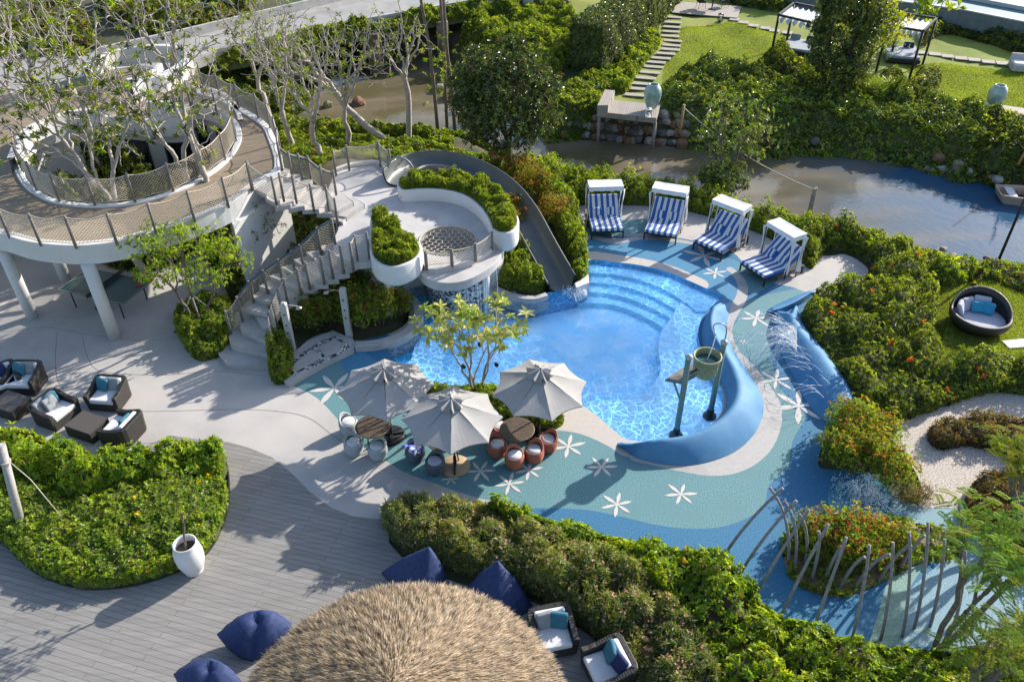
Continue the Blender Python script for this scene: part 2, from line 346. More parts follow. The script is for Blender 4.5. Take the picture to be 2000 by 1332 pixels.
BED['oleander'] = smooth_loop([(752,1002),(775,1000),(870,1004),(940,1004),(1000,1010),(1060,1022),(1120,1038),(1200,1062),(1300,1078),(1390,1098),(1440,1150),(1490,1195),(1560,1235),(1650,1262),(1750,1278),(1850,1285),(2100,1310),(2300,1600),(1400,1600),(1290,1400),(1245,1330),(1200,1272),(1130,1215),(1060,1170),(980,1140),(900,1115),(850,1098),(790,1068),(760,1040)], 4)
BED['island'] = smooth_loop([(1528,1075),(1540,1120),(1570,1150),(1620,1165),(1680,1158),(1740,1128),(1800,1100),(1870,1090),(1885,1060),(1850,1035),(1780,1020),(1740,1010),(1700,1015),(1600,1020),(1540,1040)], 4)
BED['right'] = smooth_loop([(1600,700),(1575,650),(1568,618),(1600,590),(1650,572),(1700,545),(1700,515),(1660,490),(1610,492),(1585,525),(1560,505),(1530,470),(1560,452),(1640,462),(1740,490),(1790,525),(1815,565),(1822,620),(1812,680),(1860,716),(1940,714),(2100,735),(2100,775),(1930,770),(1830,800),(1740,825),(1700,800),(1668,790),(1640,745)], 4)
BED['red'] = smooth_loop([(1600,912),(1606,870),(1630,820),(1670,800),(1730,830),(1770,880),(1800,950),(1830,990),(1790,985),(1740,965),(1700,930),(1650,918)], 4)
BED['umbrella'] = smooth_loop([(832,762),(860,752),(920,750),(985,758),(1030,775),(1090,800),(1100,828),(1060,845),(1000,835),(940,815),(880,800),(840,785)], 4)
BED['photinia'] = smooth_loop([(560,700),(548,640),(560,590),(640,560),(740,560),(790,585),(800,610),(790,635),(750,655),(690,665),(640,650),(600,665)], 4)
BED['stairside'] = smooth_loop([(530,742),(532,640),(550,620),(575,700),(565,745)], 3)
BED['corner'] = smooth_loop([(345,630),(380,590),(450,600),(455,650),(440,690),(390,705),(360,675)], 3)
BED['understair'] = smooth_loop([(330,470),(440,430),(560,400),(650,420),(640,480),(560,540),(480,590),(460,610),(440,560),(390,500)], 3)
BED['wedge'] = smooth_loop([(975,560),(985,520),(1010,500),(1035,520),(1050,545),(1062,566),(1040,572),(1005,568)], 4)
BED['hedge'] = smooth_loop([(1010,345),(1060,335),(1120,355),(1200,365),(1290,372),(1380,395),(1480,420),(1560,445),(1600,460),(1580,515),(1545,480),(1480,455),(1400,428),(1330,410),(1260,402),(1130,402),(1128,440),(1140,480),(1146,548),(1122,556),(1110,520),(1080,470),(1050,420),(1020,380)], 4)
holes = [POOL] + [AX(BED[k]) for k in BED]
allp = []; keys = []
for nm, m_, pl in fields: allp.append(AX(pl)); keys.append(nm)
nf = len(allp)
for h in holes: allp.append([tuple(p) for p in h])
vs = []; faces = []
for pl in allp:
    b = len(vs); vs += [Vector((float(p[0]), float(p[1]))) for p in pl]; faces.append(list(range(b, b+len(pl))))
def arrange(polys):
    """flat arrangement of outlines: triangles and, for each outline, which triangles lie inside it"""
    vs = []; ed = []
    for pl in polys:
        b = len(vs); n = len(pl); vs += [Vector((float(p[0]), float(p[1]))) for p in pl]; ed += [(b+i, b+(i+1) % n) for i in range(n)]
    r = delaunay_2d_cdt(vs, ed, [], 0, 1e-5)
    V, F = r[0], r[2]
    cx_ = np.array([[sum(V[k].x for k in f)/len(f), sum(V[k].y for k in f)/len(f)] for f in F])
    return V, F, [inside(cx_[:, 0], cx_[:, 1], np.array([list(p)[:2] for p in pl], float)) for pl in polys]
V2, F2, IN = arrange(allp)
# every triangle goes to the topmost field
per = {k: [] for k in keys}
for i, f in enumerate(F2):
    if any(IN[k][i] for k in range(nf, len(allp))): continue
    for k in range(nf-1, -1, -1):
        if IN[k][i]: per[keys[k]].append(f); break
label_of = {}
for (nm, m_, pl) in fields:
    mb = MB(); use = {}; vv = []; ff = []
    for f in per[nm]:
        g2 = []
        for k in f:
            if k not in use: use[k] = len(vv); vv.append((V2[k].x, V2[k].y, 0))
            g2.append(use[k])
        ff.append(g2)
    if not ff: continue
    mb.add(vv, ff); o = mb.build(nm if nm in ('plaza', 'deck', 'terrace', 'pool_coping') else 'pavement', m_); tag(o, kind='structure')
# joints scored in the plaza
mb = MB()
jm = M('joint', (.20, .19, .185), .9)
for pts in ([(0,650),(90,640),(180,655),(300,665),(420,645)], [(112,650),(108,700),(112,740),(125,760)], [(160,655),(172,700),(190,722),(230,730),(330,732),(420,725),(520,735)], [(268,804),(360,802),(440,800),(530,802),(600,815),(650,850),(700,885)], [(90,860),(200,870),(330,862)]):
    P = np.array([A(*p)[:] for p in smooth_loop(pts, 6, False)]); P[:, 2] = .004
    T = np.gradient(P, axis=0); T /= np.linalg.norm(T, axis=1)[:, None]; Nn = np.stack([-T[:, 1], T[:, 0], 0*T[:, 0]], 1)*.008
    mb.ribbon(P+Nn, P-Nn)
tag(mb.build('pavement_joint', jm), kind='structure')
# thin curb along the deck and the plaza curve
def curb(name, pts, wdt, z0, z1, m_, closed=False, kind='structure', off=0, pre=False):
    P = np.array([[*p[:2]] for p in (pts if pre else [A(*p) for p in smooth_loop(pts, 5, closed)])])
    if closed: T = np.roll(P, -1, 0)-np.roll(P, 1, 0)
    else: T = np.gradient(P, axis=0)
    T /= np.linalg.norm(T, axis=1)[:, None]+1e-9; Nn = np.stack([-T[:, 1], T[:, 0]], 1)
    a = P+Nn*(off+wdt/2); b = P+Nn*(off-wdt/2)
    mb = MB(); c3 = lambda p, z: [(x, y, z) for x, y in p]
    rows = [c3(a, z0), c3(a, z1), c3(b, z1), c3(b, z0)]
    if closed: rows = [r_+[r_[0]] for r_ in rows]
    mb.grid(rows, smooth=False)
    o = mb.build(name, m_)
    if kind: tag(o, kind=kind)
    return o
edge_dark = M('bed_edging', (.03, .028, .026), .6)
for k in ('left', 'oleander'):
    curb('bed_edging', AX(BED[k]), .03, -.06, .05, edge_dark, True, pre=True)
# ---------------------------------------------------------------- starfish flowers set into the rubber
FL = [(1560,793,52,.2),(1330,965,32,.1),(1205,985,33,.3),(1110,872,34,.25),(1175,912,31,.0),(995,945,32,.25),(938,920,30,.1),(1033,918,30,.3),(653,758,50,.15),(1397,533,24,.2),(1375,500,42,.6),(1477,622,34,.1),(1516,742,34,.2),(1452,668,10,.1),(865,985,10,.4),(880,935,18,.1)]
for (px, py, rr, a0) in FL:
    c = A(px, py); e = A(px+rr, py); R0 = (e-c).length
    mb = MB(); zt = .005
    for k in range(6):
        a = a0+k*math.pi/3+rnd.uniform(-.06, .06); L0 = R0*rnd.uniform(.9, 1.08)
        prof = [(.05, .03), (.25, .075), (.5, .115), (.72, .10), (.9, .045), (1, 0.0)]
        d = Vector((math.cos(a), math.sin(a), 0)); n_ = Vector((-d.y, d.x, 0))
        lft = [c+d*L0*t+n_*L0*w_ for t, w_ in prof]; rgt = [c+d*L0*t-n_*L0*w_ for t, w_ in prof[:-1]]
        pl = lft+rgt[::-1]
        mb.add([(p.x, p.y, zt) for p in pl], [list(range(len(pl)))])
        zt += .0003
    mb.add([(c.x+R0*.1*math.cos(t), c.y+R0*.1*math.sin(t), zt) for t in np.arange(0, 6.28, .5)], [list(range(13))])
    o = mb.build('pavement_flower', flowerm); tag(o, kind='structure')
# ---------------------------------------------------------------- swimming pool
def poolmat(name, c, c2, c3):
    m = M(name, c, .5, c2, 9, 5, 0, c3=c3, scale3=1.4, ramp3=(.4, .65)); return m
floor_deep = poolmat('pool_floor', (.48, .83, .97), (.34, .74, .95), (.66, .92, .99))
floor_shelf = poolmat('pool_shelf', (.54, .85, .94), (.47, .80, .92), (.60, .88, .95))
wall_tile = poolmat('pool_wall_tile', (.10, .40, .62), (.07, .33, .56), (.14, .45, .66))
deepest = poolmat('pool_floor_left', (.06, .33, .48), (.08, .37, .52), (.05, .30, .45))
mb = MB()
mb.prism(POOL, -1.3, -.95)
tag(mb.build('pool_floor', floor_deep), kind='structure')
mb = MB(); n = len(POOL)
P0 = np.array(POOL)
cc = P0.mean(0)
mb.add([(p[0], p[1], 0.0) for p in P0]+[(p[0], p[1], -1.3) for p in P0], [(i, (i+1) % n, n+(i+1) % n, n+i) for i in range(n)], True)
tag(mb.build('pool_wall', wall_tile), kind='structure')
def clip_to_pool(poly):
    V, F, I = arrange([poly, POOL])
    return V, [f for i, f in enumerate(F) if I[0][i] and I[1][i]]
def pool_block(poly, z, m_, name='pool_step'):
    V, F = clip_to_pool(poly)
    mb = MB(); mb.add([(v.x, v.y, z) for v in V], F)
    ed = {}
    for f in F:
        for i in range(len(f)):
            k = (f[i], f[(i+1) % len(f)]); ed[k] = 1
    rim = [k for k in ed if (k[1], k[0]) not in ed]
    for a, b in rim:
        mb.add([(V[a].x, V[a].y, z), (V[b].x, V[b].y, z), (V[b].x, V[b].y, -1.2), (V[a].x, V[a].y, -1.2)], [(1, 0, 3, 2)])
    tag(mb.build(name, m_), kind='structure')
def poolpoly(pts): return AX([tuple(p) for p in pts], -.1)
step_tile = poolmat('pool_step_tile', (.42, .80, .92), (.36, .75, .90), (.48, .84, .94))
arcs = [[(1130,527),(1180,528),(1240,538),(1300,560),(1345,588),(1362,602)], [(1130,538),(1180,540),(1235,551),(1285,570),(1325,594),(1345,612)], [(1130,550),(1180,552),(1225,561),(1270,578),(1310,600),(1326,618)], [(1130,564),(1180,565),(1220,573),(1260,589),(1295,609),(1306,628)]]
for arc, z in zip(arcs, (-.24, -.40, -.56, -.74)):
    a = smooth_loop(arc, 4, False)
    pool_block(poolpoly(a+[(1440,600),(1420,560),(1300,490),(1110,480)]), z, step_tile)
shelf = smooth_loop([(1345,560),(1310,612),(1292,640),(1288,672),(1292,705),(1284,730),(1258,752),(1210,768),(1150,774),(1100,770),(1050,765)], 4, False)
pool_block(poolpoly(shelf+[(1050,830),(1200,900),(1450,900),(1450,560)]), -.34, floor_shelf)
pool_block(poolpoly(smooth_loop([(878,760),(870,720),(862,690),(872,655),(905,625),(940,612)], 4, False)+[(930,590),(860,600),(815,640),(800,690),(770,700),(850,765)]), -.42, floor_shelf)
pool_block(poolpoly(smooth_loop([(830,755),(808,715),(800,680),(826,650),(845,610),(830,560)], 4, False)+[(700,560),(700,760)]), -.5, deepest)
# water: tinted, rippled; caustic light lines and extra brightness painted into its transparent colour
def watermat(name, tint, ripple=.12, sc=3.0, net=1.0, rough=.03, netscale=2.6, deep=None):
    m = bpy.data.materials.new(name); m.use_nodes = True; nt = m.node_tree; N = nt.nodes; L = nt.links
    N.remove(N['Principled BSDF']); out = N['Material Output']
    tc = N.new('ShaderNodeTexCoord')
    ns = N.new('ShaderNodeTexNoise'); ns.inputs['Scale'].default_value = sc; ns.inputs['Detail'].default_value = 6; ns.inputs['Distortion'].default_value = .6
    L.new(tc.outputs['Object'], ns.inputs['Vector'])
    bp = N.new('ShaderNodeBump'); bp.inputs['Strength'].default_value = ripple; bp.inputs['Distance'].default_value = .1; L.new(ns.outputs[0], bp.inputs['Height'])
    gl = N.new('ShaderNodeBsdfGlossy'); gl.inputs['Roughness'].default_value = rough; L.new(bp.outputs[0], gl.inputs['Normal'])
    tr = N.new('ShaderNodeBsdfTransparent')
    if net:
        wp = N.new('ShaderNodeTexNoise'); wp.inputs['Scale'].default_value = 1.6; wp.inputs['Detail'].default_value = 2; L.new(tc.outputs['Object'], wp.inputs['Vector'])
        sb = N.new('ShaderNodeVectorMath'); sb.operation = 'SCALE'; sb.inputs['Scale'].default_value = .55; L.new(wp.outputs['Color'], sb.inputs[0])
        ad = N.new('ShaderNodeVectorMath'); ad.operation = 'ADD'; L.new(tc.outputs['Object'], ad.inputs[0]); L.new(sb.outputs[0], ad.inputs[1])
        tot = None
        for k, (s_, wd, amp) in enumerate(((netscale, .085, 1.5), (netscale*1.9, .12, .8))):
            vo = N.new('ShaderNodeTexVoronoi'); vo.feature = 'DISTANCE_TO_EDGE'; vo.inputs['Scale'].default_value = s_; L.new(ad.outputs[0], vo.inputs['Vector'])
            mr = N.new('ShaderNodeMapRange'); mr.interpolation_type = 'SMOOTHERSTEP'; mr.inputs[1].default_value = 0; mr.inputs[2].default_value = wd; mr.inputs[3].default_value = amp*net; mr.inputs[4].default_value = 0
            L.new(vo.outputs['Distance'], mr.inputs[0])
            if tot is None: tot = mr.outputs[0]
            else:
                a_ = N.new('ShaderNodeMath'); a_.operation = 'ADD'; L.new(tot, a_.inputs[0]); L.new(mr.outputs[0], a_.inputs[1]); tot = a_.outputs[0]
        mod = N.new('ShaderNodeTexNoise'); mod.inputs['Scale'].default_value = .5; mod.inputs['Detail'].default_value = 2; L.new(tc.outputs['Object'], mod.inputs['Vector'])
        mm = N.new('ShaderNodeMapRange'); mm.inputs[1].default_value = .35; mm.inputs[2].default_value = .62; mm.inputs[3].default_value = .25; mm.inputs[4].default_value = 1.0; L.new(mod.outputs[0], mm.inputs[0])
        if deep is not None:      # painted caustic lines fade over the deep middle
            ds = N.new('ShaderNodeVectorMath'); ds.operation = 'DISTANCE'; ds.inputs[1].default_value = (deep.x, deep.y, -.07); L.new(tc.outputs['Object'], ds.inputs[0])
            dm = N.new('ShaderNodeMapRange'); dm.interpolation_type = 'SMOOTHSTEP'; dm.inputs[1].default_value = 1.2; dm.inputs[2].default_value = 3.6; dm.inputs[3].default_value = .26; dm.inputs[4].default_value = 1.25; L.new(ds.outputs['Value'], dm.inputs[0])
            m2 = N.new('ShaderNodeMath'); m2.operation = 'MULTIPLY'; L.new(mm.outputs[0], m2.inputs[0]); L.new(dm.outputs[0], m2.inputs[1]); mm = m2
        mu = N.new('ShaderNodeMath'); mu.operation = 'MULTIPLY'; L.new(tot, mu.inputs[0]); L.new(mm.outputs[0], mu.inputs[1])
        b_ = N.new('ShaderNodeMath'); b_.operation = 'ADD'; b_.inputs[1].default_value = 1.38; L.new(mu.outputs[0], b_.inputs[0])  # painted brightening: the surface passes on more light than falls on it
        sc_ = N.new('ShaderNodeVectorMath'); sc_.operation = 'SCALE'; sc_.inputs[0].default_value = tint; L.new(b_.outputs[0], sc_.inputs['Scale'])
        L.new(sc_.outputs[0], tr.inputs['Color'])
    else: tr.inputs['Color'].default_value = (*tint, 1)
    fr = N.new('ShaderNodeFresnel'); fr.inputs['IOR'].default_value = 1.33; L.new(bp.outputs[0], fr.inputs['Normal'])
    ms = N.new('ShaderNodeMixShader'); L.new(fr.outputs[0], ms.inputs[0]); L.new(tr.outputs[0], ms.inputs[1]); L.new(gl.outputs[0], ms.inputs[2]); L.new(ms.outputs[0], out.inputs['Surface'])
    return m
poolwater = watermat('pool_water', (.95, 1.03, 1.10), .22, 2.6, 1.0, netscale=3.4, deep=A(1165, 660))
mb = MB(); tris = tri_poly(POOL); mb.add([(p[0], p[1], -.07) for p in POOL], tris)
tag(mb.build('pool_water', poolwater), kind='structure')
# river
def rivermat():
    m = bpy.data.materials.new('river_water'); m.use_nodes = True; nt = m.node_tree; N = nt.nodes; L = nt.links
    b = N['Principled BSDF']; b.inputs['Roughness'].default_value = .05; b.inputs['IOR'].default_value = 1.33; b.inputs['Specular IOR Level'].default_value = .5
    tc = N.new('ShaderNodeTexCoord')
    n = N.new('ShaderNodeTexNoise'); n.inputs['Scale'].default_value = .35; n.inputs['Detail'].default_value = 6; n.inputs['Distortion'].default_value = .5
    mp = N.new('ShaderNodeMapping'); mp.inputs['Scale'].default_value = (.6, 1.3, 1); mp.inputs['Rotation'].default_value = (0, 0, R(15)); L.new(tc.outputs['Object'], mp.inputs['Vector']); L.new(mp.outputs[0], n.inputs['Vector'])
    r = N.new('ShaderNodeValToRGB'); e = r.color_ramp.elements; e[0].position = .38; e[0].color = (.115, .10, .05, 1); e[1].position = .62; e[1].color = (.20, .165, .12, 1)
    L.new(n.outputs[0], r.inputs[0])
    # muddy shallows left; clear water right, its colour painted blue with reflected sky
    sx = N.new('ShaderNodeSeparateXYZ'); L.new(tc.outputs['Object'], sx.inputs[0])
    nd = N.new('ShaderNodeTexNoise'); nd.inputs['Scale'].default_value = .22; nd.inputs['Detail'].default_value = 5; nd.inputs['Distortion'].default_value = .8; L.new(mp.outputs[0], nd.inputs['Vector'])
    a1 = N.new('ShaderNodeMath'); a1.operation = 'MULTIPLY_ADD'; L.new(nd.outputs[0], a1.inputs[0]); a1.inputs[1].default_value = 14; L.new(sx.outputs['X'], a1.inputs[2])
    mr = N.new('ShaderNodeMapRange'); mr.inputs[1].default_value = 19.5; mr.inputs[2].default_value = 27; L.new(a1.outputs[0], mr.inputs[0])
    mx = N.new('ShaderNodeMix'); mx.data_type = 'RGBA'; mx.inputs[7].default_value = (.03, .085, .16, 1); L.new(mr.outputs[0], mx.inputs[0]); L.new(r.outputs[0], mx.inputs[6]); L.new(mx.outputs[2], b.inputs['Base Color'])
    n2 = N.new('ShaderNodeTexNoise'); n2.inputs['Scale'].default_value = 3.5; n2.inputs['Detail'].default_value = 3; L.new(tc.outputs['Object'], n2.inputs['Vector'])
    bp = N.new('ShaderNodeBump'); bp.inputs['Strength'].default_value = .16; bp.inputs['Distance'].default_value = .05; L.new(n2.outputs[0], bp.inputs['Height']); L.new(bp.outputs[0], b.inputs['Normal'])
    return m
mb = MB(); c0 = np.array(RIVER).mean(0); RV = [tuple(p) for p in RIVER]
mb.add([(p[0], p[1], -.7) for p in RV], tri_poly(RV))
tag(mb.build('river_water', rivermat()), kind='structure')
# ---------------------------------------------------------------- moulded blue walls round the splash area
def loft(rows, n, m_, name):
    mb = MB(); mb.grid(rows); return mb.build(name, m_)
def resample(pts, n):
    P = np.array([list(p) for p in pts], float); d = np.r_[0, np.cumsum(np.linalg.norm(np.diff(P, axis=0), axis=1))]
    t = np.linspace(0, d[-1], n); return np.stack([np.interp(t, d, P[:, k]) for k in range(P.shape[1])], 1)
def wall_between(Ipx, Rpx, Opx, h, zi, zo, n=70, ends=(0, 0)):
    I = resample([A(*p) for p in smooth_loop(Ipx, 5, False)], n)
    O = resample([A(*p) for p in smooth_loop(Opx, 5, False)], n)
    Rr = resample([A(p[0], p[1], h*.9) for p in smooth_loop(Rpx, 5, False)], n)
    rows = []
    t = np.linspace(0, 1, n); hh = h*np.clip(np.minimum((t+ends[0])/.10, (1-t+ends[1])/.12), 0, 1)**.6
    hh = np.maximum(hh, .03)
    for k in range(7):       # inner face up to ridge
        s_ = k/6; f = math.sin(s_*math.pi/2)
        rows.append([(I[i, 0]*(1-s_)+Rr[i, 0]*s_, I[i, 1]*(1-s_)+Rr[i, 1]*s_, zi+(hh[i]-zi)*f) for i in range(n)])
    for k in range(1, 9):
        s_ = k/8; f = 1-s_**1.35
        rows.append([(O[i, 0]*s_+Rr[i, 0]*(1-s_), O[i, 1]*s_+Rr[i, 1]*(1-s_), zo+(hh[i]-zo)*f) for i in range(n)])
    return rows
I_ = [(1410,578),(1395,594),(1377,612),(1366,635),(1364,659),(1372,690),(1390,728),(1407,754),(1414,780),(1407,809),(1380,836),(1329,856),(1272,862),(1228,859),(1206,846)]
R_ = [(1419,578),(1404,592),(1392,610),(1389,635),(1398,662),(1418,692),(1437,728),(1444,757),(1440,784),(1420,812),(1384,838),(1336,856),(1275,862),(1232,859),(1208,850)]
O_ = [(1427,584),(1427,598),(1423,617),(1418,637),(1421,660),(1438,692),(1462,728),(1480,757),(1491,785),(1488,818),(1470,852),(1437,881),(1392,900),(1344,909),(1290,906),(1239,892),(1208,870)]
o = loft(wall_between(I_, R_, O_, .52, -.3, .012), 70, bluesculpt, 'blue_splash_wall')
tag(o, 'smooth blue curved wall between the swimming pool and the grey band', 'wall')
I2 = [(1506,602),(1508,620),(1512,650),(1522,680),(1536,710),(1552,740),(1566,770),(1584,797),(1608,822)]
R2 = [(1546,598),(1549,622),(1565,650),(1590,678),(1610,703),(1632,735),(1650,760),(1658,785),(1655,812)]
O2 = [(1556,590),(1562,615),(1580,645),(1604,670),(1624,697),(1646,728),(1664,755),(1672,785),(1668,818)]
o = loft(wall_between(I2, R2, O2, .55, .01, .0), 70, bluesculpt, 'blue_fountain_wall')
o2 = tag(o, 'tall blue sloping wall with small water nozzles beside the dark shrubs', 'wall')
FW = (I2, R2)
I3 = [(1500,604),(1520,594),(1545,582),(1570,572),(1590,566)]
R3 = [(1497,612),(1525,603),(1550,592),(1575,578),(1594,566)]
O3 = [(1503,616),(1530,610),(1556,599),(1580,584),(1597,567)]
o = loft(wall_between([(a, b) for a, b in I3], R3, O3, .22, .008, .008, 40), 40, bluesculpt, 'blue_ridge'); tag(o, 'low blue ridge running up to the pale paving', 'wall')
# ---------------------------------------------------------------- rope railings
def rope_railing(name, tops_or_bases, h, label, sag=.10, net=True, handrail=None, post_r=.045, cell=.11, group='rope net railings', lean=0, strand=.0074, topcap=False, parent=None):
    """tops_or_bases: list of 3D base points of the posts"""
    B = [Vector(p) for p in tops_or_bases]
    root = parent or empty(name, B[0], 0, label, 'railing', group)
    o0 = Vector(root.location)
    for i, b in enumerate(B):
        mb = MB(); mb.tube([b-o0-Vector((0, 0, .08)), b-o0+Vector((0, 0, h*.55)), b-o0+Vector((0, 0, h))], [post_r*1.05, post_r, post_r*.9], 8)
        mb.build('post', post_wood, root)
    ropes = MB(); nets = MB(); low = MB()
    up = Vector((0, 0, 1))
    for i in range(len(B)-1):
        a, b = B[i]-o0, B[i+1]-o0; L = (b-a).length
        if L < .05: continue
        def top(t): return a.lerp(b, t)+up*(h-.07-sag*4*t*(1-t)*min(1, L))
        def bot(t): return a.lerp(b, t)+up*(.07+.03*4*t*(1-t))
        ropes.tube([top(k/6) for k in range(7)], .017, 6, False)
        low.tube([bot(k/4) for k in range(5)], .012, 5, False)
        if not net: continue
        hh = h-.14; nu = max(2, int(round(L/cell))); nv = max(2, int(round(hh/cell)))
        def pt(u, v): return bot(u).lerp(top(u), v)
        side = (b-a).cross(up); side = side.normalized()*.03 if side.length > 1e-6 else Vector()
        for sgn in (1, -1):
            for k in range(-nv, nu+nv):
                # strand u = (k + sgn*j)/nu , v = j/nv
                js = [j for j in np.linspace(0, nv, nv*2+1) if 0 <= (k+sgn*j)/nu <= 1] if sgn == 1 else [j for j in np.linspace(0, nv, nv*2+1) if 0 <= (k-j+nv)/nu <= 1]
                if len(js) < 2: continue
                pp = []
                for j in (js[::2] if len(js) > 5 else js)+([js[-1]] if len(js) > 5 else []):
                    u = (k+j)/nu if sgn == 1 else (k-j+nv)/nu; v = j/nv
                    pp.append(pt(u, v)+side*math.sin(math.pi*v)*math.sin(math.pi*u))
                q = [pp[0]]
                for p_ in pp[1:]:
                    if (p_-q[-1]).length > 1e-4: q.append(p_)
                if len(q) > 1: nets.tube(q, strand, 3, False, False)
    ropes.build('top_rope', rope, root); low.build('bottom_rope', rope, root)
    if net: nets.build('net', rope, root)
    if handrail:
        i0, i1, z, r_, mat_ = handrail
        mb = MB(); mb.tube([p-o0+up*z for p in B[i0:i1]], r_, 8); mb.build('handrail', mat_, root)
    return root
# ---------------------------------------------------------------- raised platform with planters, net hole and ledge
ZP = 2.3
plat = [p for p in smooth_loop([(648,352),(656,338),(690,326),(738,322),(760,340),(776,366),(800,350),(860,345),(930,362),(985,395),(1008,425),(1005,450),(975,470),(958,488),(925,508),(880,520),(838,526),(815,505),(770,515),(735,508),(716,512),(690,512),(655,498),(652,470),(662,440),(645,410),(640,380)], 3)]
PW = AX(plat, ZP)
NC = A(875, 470, ZP); NR = .98
prt = empty('play_platform', (NC.x, NC.y, 0), 0, 'raised pale concrete pool platform with curved planters, round net and a water ledge', 'platform')
pO = Vector(prt.location)
def loc(P): return [(p[0]-pO.x, p[1]-pO.y) for p in P]
circ = [(NC.x+NR*math.cos(t), NC.y+NR*math.sin(t)) for t in np.linspace(0, 2*math.pi, 40, endpoint=False)]
V, F, I = arrange([PW, circ])
fl = [f for i, f in enumerate(F) if I[0][i] and not I[1][i]]
mb = MB()
mb.add([(v.x-pO.x, v.y-pO.y, ZP) for v in V], fl); mb.add([(v.x-pO.x, v.y-pO.y, ZP-.25) for v in V], [f[::-1] for f in fl])
for pl, inv in ((PW, False), (circ, True)):
    n = len(pl); q_ = [(i, (i+1) % n, n+(i+1) % n, n+i) for i in range(n)]
    mb.add([(p[0]-pO.x, p[1]-pO.y, ZP-.25) for p in pl]+[(p[0]-pO.x, p[1]-pO.y, ZP) for p in pl], q_)
mb.build('floor', slab_top, prt)
# kerb along the back edge
kb = np.array(AX(smooth_loop([(655,336),(690,325),(738,321),(760,336)], 4, False), ZP)); T = np.gradient(kb, axis=0); T /= np.linalg.norm(T, axis=1)[:, None]; Nn = np.stack([-T[:, 1], T[:, 0]], 1)*.09
kb = kb-np.array([pO.x, pO.y])
mb = MB(); mb.grid([[(x, y, z) for (x, y) in q_] for q_, z in ((kb+Nn, ZP-.2), (kb+Nn, ZP+.14), (kb-Nn, ZP+.14), (kb-Nn, ZP+.004))], False); mb.build('kerb', white_wall, prt)
# body below: the solid rear part and slender columns under the front
def inset(poly, k, c=None):
    P = np.array([list(p)[:2] for p in poly]); c = P.mean(0) if c is None else np.array(c); return [tuple(c+(p-c)*k) for p in P]
rear = AX(smooth_loop([(668,350),(738,335),(770,375),(860,362),(960,385),(985,430),(960,455),(900,440),(800,450),(740,470),(700,480),(680,440)], 3), ZP)
mb = MB(); mb.prism(loc(rear), -1.2, ZP-.252, False); mb.build('base_wall', white_wall, prt)
for (px, py) in ((745,500),(945,470)):
    c = A(px, py, ZP); mb = MB(); mb.tube([(c.x-pO.x, c.y-pO.y, -1.2), (c.x-pO.x, c.y-pO.y, ZP-.252)], .17, 14); mb.build('column', white_wall, prt)
# planters: hollow curved walls
def planter(pxs, nm, thick=.13, zt=2.78, zb=2.04, ztaper=0):
    P = np.array(AX(smooth_loop(pxs, 5), zt))
    ar = np.sum(P[:, 0]*np.roll(P[:, 1], -1)-P[:, 1]*np.roll(P[:, 0], -1))
    if ar < 0: P = P[::-1]
    T = np.roll(P, -1, 0)-np.roll(P, 1, 0); T /= np.linalg.norm(T, axis=1)[:, None]; Nn = np.stack([T[:, 1], -T[:, 0]], 1)
    for _ in range(6): Nn = (np.roll(Nn, 1, 0)+Nn*2+np.roll(Nn, -1, 0)); Nn /= np.linalg.norm(Nn, axis=1)[:, None]
    Pl = P-np.array([pO.x, pO.y]); In = Pl-Nn*thick
    c3 = lambda a, z: [(x, y, z) for x, y in a]
    mb = MB(); mb.grid([c3(Pl-Nn*.07, zb), c3(Pl-Nn*.02, zb+.05), c3(Pl, zb+.12), c3(Pl, zt-.03), c3(Pl-Nn*.025, zt), c3(In+Nn*.02, zt), c3(In, zt-.02), c3(In, zt-.3)], True, True)
    n = len(Pl); mb.f.append([len(mb.v)-8*n+i for i in range(n)][::-1]); mb.sm.append(False)
    mb.build('planter_wall', white_wall, prt)
    ins = [tuple(p) for p in (P-Nn*thick)]
    mb = MB(); mb.add([(p[0]-pO.x, p[1]-pO.y, zt-.09) for p in ins], [list(range(n))]); mb.build('planter_soil', soil, prt)
    return ins
PLA = planter([(724,425),(722,455),(722,492),(732,510),(757,522),(787,519),(815,505),(825,488),(818,472),(800,458),(780,440),(755,420),(736,412)], 'a')
PLB = planter([(777,364),(788,372),(820,370),(850,370),(880,374),(910,384),(937,405),(953,429),(960,446),(972,454),(990,456),(1007,449),(1014,434),(1008,415),(990,388),(958,362),(915,347),(860,343),(820,346),(790,351),(777,357)], 'b')
# net stretched over the round opening
mb = MB()
hx = .125
for iy in range(-10, 11):
    for ix in range(-10, 11):
        cx_, cy_ = (ix+.5*(iy % 2))*hx*1.732, iy*hx*1.5
        if math.hypot(cx_, cy_) > NR+.1: continue
        P6 = [(cx_+hx*math.sin(k_*math.pi/3)*(1+.0), cy_+hx*math.cos(k_*math.pi/3)) for k_ in range(4)]
        for (ax_, ay_), (bx_, by_) in zip(P6[:-1], P6[1:]):
            ra, rb2 = math.hypot(ax_, ay_), math.hypot(bx_, by_)
            if min(ra, rb2) > NR: continue
            if ra > NR: ax_, ay_ = ax_*NR/ra, ay_*NR/ra
            if rb2 > NR: bx_, by_ = bx_*NR/rb2, by_*NR/rb2
            zf_ = lambda r__: ZP-.02-.16*(1-min(1, r__/NR)**2)
            mb.tube([(ax_, ay_, zf_(ra)), (bx_, by_, zf_(rb2))], .014, 4, False)
mb.tube([(NR*math.cos(t), NR*math.sin(t), ZP+.015) for t in np.linspace(0, 2*math.pi, 41)], .028, 6, False)
mb.build('net', rope, prt)
